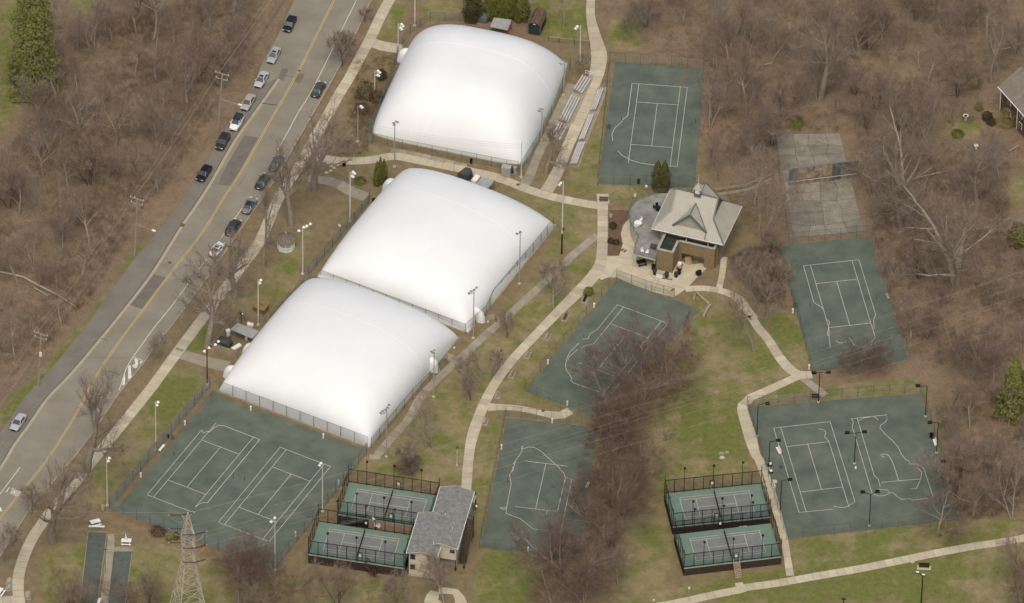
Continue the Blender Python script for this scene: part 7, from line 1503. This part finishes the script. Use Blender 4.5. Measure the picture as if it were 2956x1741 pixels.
# street trees beside the sidewalk
T('street', 'v', 773, 466, 225, 'tall bare street tree with thick trunk by the curved path below the upper dome', 1.0); T('street2', 'v', 717, 556, 330, 'bare street tree above the gazebo, right of the grey parked cars', .9); T('street3', 'v', 648, 655, 430, 'bare street tree just left of the gazebo', .5); T('street', 'v', 582, 735, 520, 'bare street tree by the sidewalk above the equipment yard'); T('street2', 'v', 510, 850, 610, 'bare street tree with crooked limbs left of the equipment yard'); T('street3', 'v', 214, 1160, 915, 'bare street tree with upright limbs over the sidewalk beside the double court'); T('street', 'v', 128, 1335, 1085, 'bare street tree with mossy trunk over the bend of the sidewalk')
T('small2', 'v', 838, 152, 70, 'small bare tree at the kerb near the top of the road'); T('small', 't10', 712, 470, 215, 'small round bare tree over the white edge line'); T('small', 't10', 878, 152, 10, 'slim bare sapling at the kerb by the top edge'); T('small2', 't01', 1097, 1145, 915, 'small bare tree beside the striped kerb zone'); T('small', 't02', 228, 845, 640, 'small bare tree at the kerb by the road lettering'); T('small2', 't02', 15, 1190, 900, 'bare tree cut off by the lower left edge of the road'); T('small2', 't10', 480, 690, 480, 'sparse bare sapling beside the dark green car') if False else None
# trees in the grounds
T('street3', 't20', 435, 1240, 830, 'bare tree between the upper dome corner and the bleachers', 1.1); T('small2', 't21', 490, 788, 470, 'small bare tree between the diagonal walk and the winding path'); T('wood2', 't21', 1920, 1090, 620, 'bare tree with pale trunk beside the path right of the slanted court'); T('wood3', 't31', 105, 840, 330, 'bare tree left of the wire-crossed court'); T('wood', 't31', 55, 1092, 640, 'bare pale-trunked tree on the lawn by the forking path') if False else None
T('small', 's', 735, 578, 300, 'low bare tree on the lawn right of the diagonal walk'); T('wood3', 's', 322, 1075, 540, 'bare tree with dark hollow trunk on the lawn by the winding path'); T('small2', 's', 935, 330, 20, 'slim bare tree under the upper winding path'); T('bush', 's', 85, 1340, 1130, 'reddish twiggy bush above the left paddle courts', name='bare_bush', cat='bush'); T('small2', 's', 75, 1300, 930, 'thin bare tree rising from the reddish bush')
T('small2', 't11', 1630, 1440, 1130, 'small bare tree beside the lower diagonal walk'); T('small', 't11', 1890, 1000, 790, 'small bare tree beside the gate of the middle dome')
T('pale', 'm', 2040, 325, -160, 'gnarled old tree with cut limbs near the top of the pale path', .7); T('small2', 't20', 1035, 250, -60, 'bare tree right of the pale path near the top'); T('small2', 't20', 690, 520, 330, 'thin bare sapling at the fence by the upper bleachers')
# the dark thicket in the middle
for i, (fr, x, y, ty_, k, wd_) in enumerate((('t21', 1145, 1440, 830, 'red', 1.25), ('t21', 1300, 1300, 900, 'red2', 1.1), ('t22', 900, 160, -240, 'red2', 1.15), ('t22', 1010, 330, -130, 'red', 1.1), ('t22', 930, 460, 60, 'red', 1.1), ('t22', 1060, 560, 200, 'red2', 1.1), ('t22', 870, 1010, 480, 'red', 1.3), ('t22', 980, 900, 480, 'red2', 1.1), ('t22', 800, 720, 420, 'red', 1.0), ('t22', 620, 1340, 860, 'red2', 1.4), ('t22', 560, 1180, 880, 'red', 1.1), ('t22', 700, 1480, 1080, 'red', 1.2), ('t22', 480, 1560, 1180, 'red2', 1.1), ('t22', 1090, 700, 420, 'wood4', 1.0), ('t22', 840, 300, 0, 'wood4', 1.0), ('t22', 900, 1130, 800, 'wood4', 1.0))):
    T(k, fr, x, y, ty_, ('dark spreading tree over the lower half of the slanted court', 'dark reddish tree at the right edge of the slanted court', 'dark reddish tree at the lower tip of the slanted court', 'dark reddish tree just below the slanted court tip', 'dark reddish tree at the top right of the displaced-line court', 'dark reddish tree on the lawn side of the upper thicket', 'broad dark tree in the middle of the thicket', 'dark reddish tree on the lawn side of the middle thicket', 'dark reddish tree over the right edge of the displaced-line court', 'broad dark tree at the lower right corner of the displaced-line court', 'dark reddish tree over the bottom fence of the displaced-line court', 'dark reddish tree in the lower thicket near the bottom edge', 'dark reddish tree left in the lower thicket at the bottom edge', 'many-stemmed tree on the lawn edge of the thicket', 'many-stemmed tree in the narrow neck of the thicket', 'many-stemmed tree below the middle of the thicket')[i], wd_ * .8, group='dark thicket in the middle')
T('small2', 't22', 950, 1360, 1110, 'small grey bare tree right of the lower thicket'); T('red2', 't32', 1370, 985, 740, 'round reddish bare tree at the lower right corner of the large pad', 1.5)
for i, (x, y, ty_) in enumerate(((740, 1250, 980), (865, 1265, 1000), (940, 1240, 970))): T('red', 't31', x, y, ty_, ('left', 'middle', 'right')[i] + ' of three reddish saplings over the near edge of the wire-crossed court', .75)
# bottom strip
for i, (fr, x, y, ty_, k, lb) in enumerate((('t12', 300, 1480, 1230, 'red2', 'bare tree at the bottom edge left of the raised paddle court'), ('t12', 680, 1500, 1180, 'wood4', 'bare tree in front of the skirt of the left paddle court'), ('t12', 1075, 1500, 1180, 'small2', 'bare tree below the right end of the left paddle court'), ('t12', 1440, 1480, 1130, 'small2', 'slender bare tree in front of the hut'), ('t12', 20, 1330, 980, 'red', 'reddish bare tree over the lower right of the double court'), ('t02', 1790, 1330, 1000, 'red', 'reddish bare tree at the lower right fence of the double court'), ('t02', 1900, 1500, 1230, 'red2', 'reddish bare tree at the bottom right of the lattice tower'), ('t02', 520, 1560, 1280, 'wood4', 'bare tree at the bottom edge left of the green lanes'), ('t02', 1050, 1560, 1250, 'wood4', 'bare tree at the bottom edge between the green lanes and the tower'), ('t02', 1700, 1560, 1280, 'wood3', 'bare tree at the bottom edge right of the tower'), ('t02', 640, 720, 480, 'small2', 'thin bare tree between the sidewalk and the corner of the double court'))): T(k, fr, x, y, ty_, lb)
# named trees of the woods
for a in (('snag', 't00', 575, 1075, 560, 'pale leaning forked snag in the left woods'), ('snag', 't00', 825, 1050, 640, 'pale broken snag right of the forked one in the left woods'), ('wood3', 't00', 345, 880, 420, 'many-limbed grey tree below the tall spruce'), ('pale', 't00', 1100, 275, -260, 'tall straight trunk near the top of the left woods'), ('wood', 't00', 1230, 380, 60, 'slim pale trunk beside the tall straight one'), ('wood', 't00', 1420, 445, 120, 'slim tree in the left woods near the utility line'), ('wood2', 't00', 645, 300, 0, 'grey tree right of the tall spruce'), ('wood4', 't00', 65, 1480, 1130, 'bare tree at the left edge halfway up'), ('wood3', 't00', 325, 1130, 800, 'bare tree below the many-limbed grey tree'), ('street', 't00', 1665, 70, -260, 'thick trunk at the top edge beside the road'),
          ('street2', 't30', 525, 700, -20, 'large grey bare tree above the concrete court'), ('wood', 't30', 1440, 480, -30, 'tall grey tree above the house lawn'), ('pale', 't30', 1745, 580, 60, 'pale twisted tree beside the brick house'), ('big', 't30', 1110, 1420, 780, 'big spreading bare tree right of the concrete court'), ('wood', 't30', 1275, 1110, 640, 'bare tree behind the big spreading one'), ('street2', 't30', 1640, 1480, 1000, 'pale forked tree below the house lawn'), ('wood3', 't30', 235, 390, 60, 'bare tree near the dirt track at the top right'), ('street', 't31', 1110, 265, -330, 'straight thick trunk right of the concrete court'), ('big', 't31', 1490, 615, -190, 'huge spreading bare tree right of the wire-crossed court'), ('wood', 't31', 1795, 330, 30, 'slim bare tree right of the huge spreading one'), ('red', 't31', 1600, 1290, 880, 'dark round tree above the large pad corner'), ('wood', 't30', 118, 1095, 720, 'slim bare tree left of the concrete court'), ('wood3', 't31', 105, 300, -260, 'bare tree standing between pavilion and concrete court'),
          ('wood', 't20', 1830, 720, 220, 'tall grey tree beside the court by the bleachers'), ('wood3', 't20', 1610, 900, 520, 'leaning grey tree over the right edge of the court by the bleachers'), ('wood2', 't20', 1870, 800, 360, 'bare tree right of the tall grey one by the court'), ('wood', 't30', 1590, 590, 380, 'thin straight trunk left of the twisted pale tree'), ('street2', 't30', 845, 75, -300, 'thick dark trunk at the top edge of the right woods'), ('wood2', 't32', 1620, 860, 420, 'grey bare tree beside the lower lamp posts of the large pad'), ('wood3', 't32', 1890, 870, 420, 'pale bare tree right of the large pad'), ('wood4', 't32', 1480, 700, 300, 'many-stemmed tree against the right fence of the large pad'), ('wood2', 't32', 1979, 1320, 940, 'bare tree overhanging the lower path at the right edge'), ('wood4', 't32', 1960, 1560, 1150, 'bare tree at the lower right corner'), ('wood3', 't32', 1700, 560, 200, 'bare tree in the woods right of the white bench')): T(*a)
# unremarkable trees filling the woods
def point_in(poly, x, y):
    r = False; n = len(poly)
    for i in range(n):
        a, b = poly[i], poly[(i + 1) % n]
        if (a.y > y) != (b.y > y) and x < (b.x - a.x) * (y - a.y) / (b.y - a.y) + a.x: r = not r
    return r
WOODL = V((130, 60), (260, 40), (660, -40), (610, 120), (470, 370), (330, 560), (230, 720), (90, 880), (-60, 1000), (-60, 480), (40, 330), (90, 260)); WOODR1 = V((1580, -40), (2580, -40), (2580, 130), (2440, 180), (2400, 300), (2280, 330), (2100, 330), (1920, 320), (1900, 520), (1840, 560), (1740, 420), (1740, 160), (1580, 120)); WOODR2 = V((2110, 330), (2330, 340), (2480, 400), (2480, 560), (2580, 640), (2580, 880), (2430, 900), (2300, 900), (2230, 860), (2160, 620)); WOODR3 = V((2300, 960), (2430, 920), (2580, 1060), (2580, 1230), (2400, 1280), (2350, 1250), (2320, 1100)); WOODR4 = V((1830, 620), (1910, 610), (1935, 760), (1860, 740), (1800, 640))
def fill(poly, n, ks, hs, label, group, mind):
    xs = [p.x for p in poly]; ys = [p.y for p in poly]; pts = []; tries = 0
    while len(pts) < n and tries < 6000:
        tries += 1; x, y = tr.uniform(min(xs), max(xs)), tr.uniform(min(ys), max(ys))
        if point_in(poly, x, y) and all((x - a) ** 2 + (y - b) ** 2 > mind ** 2 for a, b in pts): pts.append((x, y))
    AD = {'slim': 'slim pale-trunked', 'wood': 'straight-trunked', 'wood2': 'gently leaning', 'wood3': 'twin-stemmed grey', 'wood4': 'low many-stemmed', 'red': 'dense reddish'}
    for x, y in pts:
        k = tr.choice(ks); tree(k, Vector((x, y, 0)), tr.uniform(*hs), AD[k] + ' ' + label, AD[k] + ' ' + group, wide=tr.uniform(.85, 1.25))
fill(WOODL, 84, ('wood', 'wood2', 'wood3', 'wood', 'slim', 'slim', 'wood4'), (7, 14), 'bare tree deep in the brown woods left of the road', 'trees of the left woods', 2.8); fill(WOODR1, 88, ('wood', 'wood2', 'wood3', 'wood4', 'slim', 'slim', 'wood'), (8, 14), 'bare tree among the brown woods at the top right', 'trees of the top right woods', 2.8); fill(WOODR2, 38, ('wood', 'wood2', 'wood3', 'wood4', 'slim', 'slim'), (6, 12), 'bare tree among the woods right of the concrete court', 'trees of the right woods', 3.4); fill(WOODR3, 22, ('wood', 'wood2', 'wood4', 'wood3'), (6, 11), 'bare tree among the woods right of the large pad', 'trees of the lower right woods', 2.8); fill(WOODR4, 6, ('wood4', 'wood3'), (6, 9), 'bare tree in the strip between pavilion and wire-crossed court', 'trees right of the pavilion', 3.0)
for k in PROTO:
    if not PROTO[k][2]:
        for c in list(PROTO[k][0].children): bpy.data.objects.remove(c)
        bpy.data.objects.remove(PROTO[k][0])

# ---------------------------------------------------------------- brush on the woodland floor: uncountable twigs
def brush(name, polys, n, label, mats_, hmax, seed, per=26, wid=.016, pale=None):
    g = np.random.default_rng(seed); rects = []
    for poly in polys:
        xs = [p.x for p in poly]; ys = [p.y for p in poly]; px, py = g.uniform(min(xs), max(xs), n * 4), g.uniform(min(ys), max(ys), n * 4); ins = np.zeros(len(px), bool); m_ = len(poly)
        for i in range(m_):
            a, b = poly[i], poly[(i + 1) % m_]
            if a.y == b.y: continue
            ins ^= ((a.y > py) != (b.y > py)) & (px < (b.x - a.x) * (py - a.y) / (b.y - a.y) + a.x)
        rects.append(np.stack([px[ins], py[ins]], -1))
    C_ = np.concatenate(rects); g.shuffle(C_); C_ = C_[:n]; n = len(C_)
    # patchy density and height
    dn = .5 + .5 * np.sin(C_[:, 0] * .21 + 1.7 * np.sin(C_[:, 1] * .13)) * np.sin(C_[:, 1] * .25 + 1.3); keep = g.random(n) < .35 + .75 * dn; C_ = C_[keep]; dn = dn[keep]; n = len(C_)
    hh = hmax * (.35 + .65 * dn) * g.uniform(.6, 1.1, n)
    base = np.repeat(C_, per, 0) + g.normal(0, .35, (n * per, 2)); th = g.uniform(0, 2 * np.pi, n * per); tilt = g.uniform(.1, 1.1, n * per); L = np.repeat(hh, per) * g.uniform(.4, 1.1, n * per)
    d = np.stack([np.cos(th) * np.sin(tilt), np.sin(th) * np.sin(tilt), np.cos(tilt)], -1); z0 = g.uniform(0, .5, n * per) * np.repeat(hh, per) * .6 - .1
    a = np.concatenate([base, z0[:, None]], 1); e = a + d * L[:, None]; sd = np.cross(d, g.normal(size=(n * per, 3))); sd /= np.linalg.norm(sd, axis=1)[:, None] + 1e-6; w_ = wid * g.uniform(.6, 1.4, n * per)[:, None]
    Vt = np.stack([a - sd * w_, a + sd * w_, e], 1).reshape(-1, 3); Ft = np.arange(len(Vt)).reshape(-1, 3)
    if pale is not None:
        k = int(len(Ft) * .3) * 3; tag(np_mesh(name, Vt[:k], Ft[:k // 3], pale), label + ', pale dead stems', 'brush', kind='stuff'); Vt = Vt[k:]; Ft = np.arange(len(Vt)).reshape(-1, 3)
    return tag(np_mesh(name, Vt, Ft, mats_), label, 'brush', kind='stuff')
br_p = mat('brush_pale', S(150, 136, 116), S(184, 168, 146), scale=.6, fine=.2); br_b = mat('brush_brown', S(96, 81, 66), S(154, 132, 109), scale=.6, detail=6, fine=.25); br_r = mat('brush_red', S(102, 85, 72), S(140, 117, 98), scale=.6, detail=6, fine=.25); br_t = mat('brush_tan', S(130, 113, 88), S(164, 144, 113), scale=.8, detail=6, fine=.2)
brush('undergrowth', [WOODL], 9000, 'brown leafless brush covering the woods left of the road', br_b, 1.6, 1, pale=br_p); brush('undergrowth', [WOODR1, WOODR4], 8000, 'brown leafless brush covering the woods at the top right', br_b, 1.5, 2, pale=br_p); brush('undergrowth', [WOODR2], 4200, 'brown leafless brush right of the concrete court', br_b, 1.5, 3, pale=br_p); brush('undergrowth', [WOODR3], 2600, 'brown leafless brush right of the large pad', br_b, 1.4, 4, pale=br_p)
brush('undergrowth', [V((560, 260), (640, 110), (520, 340), (440, 470), (350, 600), (330, 590)), V((720, -20), (680, 0), (590, 190), (640, 90))], 900, 'tan dry grass along the left road edge', br_t, .7, 5, 20, .012); brush('undergrowth', [V((870, 150), (1000, 135), (960, 260), (915, 330), (900, 380), (810, 385), (860, 290))], 900, 'dark brush between the sidewalk and the upper dome', br_r, 1.2, 6); brush('undergrowth', [V((1690, 850), (1730, 880), (1600, 1100), (1560, 1250), (1420, 1484), (1300, 1484), (1380, 1300), (1440, 1080), (1500, 960))], 1500, 'dark reddish brush under the central thicket', br_r, 1.4, 7)
brush('undergrowth', [V((620, 1350), (1000, 1420), (980, 1500), (560, 1500)), V((130, 1400), (420, 1440), (400, 1500), (110, 1500))], 700, 'reddish brush along the bottom edge by the tower', br_r, 1.1, 8)
# ---------------------------------------------------------------- evergreens and shrubs
gd = mat('needle_dark', S(60, 64, 34), S(98, 98, 50), scale=1.6, detail=6, fine=.2); gl = mat('needle_light', S(94, 97, 48), S(130, 129, 70), scale=1.4, detail=6, fine=.2); ga = mat('arborvitae', S(74, 80, 36), S(108, 108, 50), scale=1.8, detail=6, fine=.2); gb = mat('shrub_dark', S(52, 50, 30), S(84, 78, 46), scale=2, detail=6, fine=.2); gy = mat('shrub_yellow', S(116, 108, 56), S(148, 138, 78), scale=2, detail=6, fine=.2); gr = mat('shrub_brown', S(84, 68, 54), S(112, 92, 72), scale=2, detail=6, fine=.2)
def leafy(name, label, p, h, rad, fn, n, leaf, m, cat, group=None, seed=0, trunk=True, flat=.5):
    g_ = np.random.default_rng(seed + int(abs(p.x * 13) + abs(p.y * 7))); t = thing(name, label, cat, (p.x, p.y, 0), group); zz = g_.random(n); ph = g_.uniform(0, 2 * np.pi, n)
    lob = 1 + .16 * np.sin(ph * 5 + zz * 9 + seed) + .12 * np.sin(ph * 3 - zz * 17 + seed * 2) ; rr = fn(zz) * lob * (1 - .45 * g_.random(n) ** 2.2)
    Cc = np.stack([rad * rr * np.cos(ph), rad * rr * np.sin(ph), zz * h], -1); out = np.stack([np.cos(ph), np.sin(ph), np.full(n, flat)], -1) + g_.normal(0, .45, (n, 3)); out /= np.linalg.norm(out, axis=1)[:, None]
    u = np.cross(out, g_.normal(size=(n, 3))); u /= np.linalg.norm(u, axis=1)[:, None]; v = np.cross(out, u); s = leaf * g_.uniform(.6, 1.4, n)[:, None]
    Vt = np.stack([Cc - u * s, Cc + v * s * .8 - out * s * .3, Cc + u * s, Cc - v * s * .8 - out * s * .3], 1).reshape(-1, 3); k = np.arange(n) * 4; Ft = np.stack([k, k + 1, k + 2, k, k + 2, k + 3], -1).reshape(-1, 3)
    np_mesh('crown', Vt, Ft, m, t)
    if trunk:
        o = MB().tube((p.x, p.y, -.1), (p.x, p.y, h * .85), max(.06, rad * .07), .03, n=6).build('trunk', bark_d, t)
    return t
cone = lambda z: np.clip(1.02 - z, .02, 1) ** .8; col_ = lambda z: np.clip(1 - z ** 3.2, .05, 1) * (.82 + .18 * np.sin(np.clip(z, 0, 1) * 3.1)); ball = lambda z: np.sqrt(np.clip(1 - (2 * z - .9) ** 2, .02, 1)); tier = lambda z: np.clip(1.03 - z, .03, 1) ** .9 * (.8 + .28 * np.abs(np.sin(z * 24)))
leafy('spruce_tree', 'tall light green spruce at the upper left', W('t00', 245, 640), HT('t00', 900), 5.2, lambda z: np.clip(1.03 - z, .03, 1) ** .55 * (.82 + .26 * np.abs(np.sin(z * 26))), 15000, .2, gl, 'tree', seed=1); leafy('pine_tree', 'dense green evergreen at the right edge', W('t32', 1900, 130), HT('t32', 420), 3.6, tier, 7000, .2, gl, 'tree', seed=2); leafy('pine_tree', 'smaller green evergreen cut by the right edge below the dense one', W('t31', 1979, 1420), 7, 2.6, tier, 4000, .18, gl, 'tree', seed=3); leafy('shrub', 'green yellow evergreen patch at the right edge above the power lines', W('t31', 1950, 320), 4.5, 2.4, ball, 2500, .16, gl, 'shrub', seed=4)
for i, (x, y, ty_) in enumerate(((985, 1310, 1120), (960, 1325, 1150), (1010, 1290, 1135))): leafy('arborvitae', ('tallest', 'left', 'right')[i] + ' arborvitae of the clump beside the middle dome', W('t10', x, y), HT('t10', y - ty_), .75, col_, 1500, .1, ga, 'tree', seed=i)
for i, (x, y, ty_) in enumerate(((1232, 1355, 1145), (1280, 1358, 1143))): leafy('arborvitae', ('left', 'right')[i] + ' of the two arborvitae behind the pavilion', W('t20', x, y), HT('t20', y - ty_), 1.25, col_, 3200, .11, gd, 'tree', seed=7 + i)
for i, (x, y, ty_, m_, rd) in enumerate(((940, 235, -120, gb, 1.9), (1160, 205, -160, ga, 1.7), (1260, 200, -190, ga, 1.9), (1370, 205, -180, ga, 1.8), (1530, 235, -150, ga, 1.7))): leafy('hedge_tree', ('brown green evergreen at the left end of the hedge behind the upper dome', 'second evergreen from the left of the hedge behind the upper dome', 'middle evergreen of the hedge behind the upper dome', 'fourth evergreen from the left of the hedge behind the upper dome', 'evergreen at the right end of the hedge behind the upper dome')[i], W('m', x, y), HT('m', y - ty_), rd, col_, 4200, .14, m_, 'tree', seed=20 + i)
for i, (fr, x, y, h, r_, m_, lb) in enumerate((('t21', 915, 215, 1.2, .75, gb, 'dark round shrub in the planting bed, upper one'), ('t21', 898, 320, 1.0, .6, gb, 'dark round shrub in the planting bed, lower left'), ('t21', 938, 332, 1.0, .65, gb, 'dark round shrub in the planting bed, lower right'), ('t21', 740, 690, 1.6, 1.0, gl, 'round green bush at the top of the winding path'), ('t10', 880, 690, 3.6, 2.3, gb, 'dark mixed shrub in the bed left of the upper dome'), ('t10', 990, 560, 2.2, 1.2, gb, 'small dark shrub behind the pole left of the upper dome'), ('t10', 860, 800, 2.0, 1.5, gr, 'brown shrub below the dark mixed one'), ('t10', 960, 720, 2.4, 1.4, gr, 'brown shrub against the fence left of the upper dome'), ('t10', 840, 1300, .8, 1.2, gl, 'low yellow green shrub left of the arborvitae clump'), ('n', 655, 620, 1.4, .8, gl, 'round green bush on the house lawn'), ('n', 740, 720, 1.8, 1.1, gb, 'dark green bush beside the house lawn'), ('n', 780, 770, 1.5, .9, gb, 'darker low bush right beside the house bush'), ('n', 940, 780, 4.2, 2.0, gy, 'tall yellow green shrub against the brick house'), ('n', 600, 370, 1.5, 1.8, gl, 'low green shrub patch in the woods near the house'), ('n', 440, 880, .8, 1.3, gl, 'low green ground shrub at the edge of the house lawn'), ('t30', 340, 880, .9, 1.9, gl, 'low green shrub patch above the concrete court'), ('b', 430, 590, 1.3, .5, gl, 'small light green conifer left of the tower'), ('b', 535, 570, 1.7, .6, ga, 'small dark green conifer left of the tower'), ('t12', 1840, 1490, .01, .01, gl, ''), ('t02', 1130, 980, 1.0, 1.6, gr, 'low dead twiggy bush left of the small conifers'))):
    if lb: leafy('shrub', lb, W(fr, x, y), h, r_, ball, int(500 + 500 * r_), .09, m_, 'shrub', seed=40 + i, trunk=False)
# fallen trunks
for i, (fr, q, r_, lb) in enumerate((('t01', [(0, 530), (80, 548), (170, 570), (280, 630), (420, 700)], .22, 'long pale fallen trunk in the left woods'), ('t01', [(245, 645), (340, 700)], .14, 'short pale fallen log below the long one'), ('t30', [(130, 462), (180, 450)], .18, 'white broken log beside the dirt track'), ('t30', [(1870, 480 + 600), (1940, 1040)], .12, 'pale log in the woods below the house lawn'), ('t01', [(420, 700), (545, 785)], .12, 'thin grey fallen branch near the road edge'))):
    P = WL(fr, q, .3); mb = MB()
    for a, b in zip(P, P[1:]): mb.tube(a, b, r_, r_ * .85, n=7)
    tag(mb.build('fallen_log', bark_p), lb, 'log')
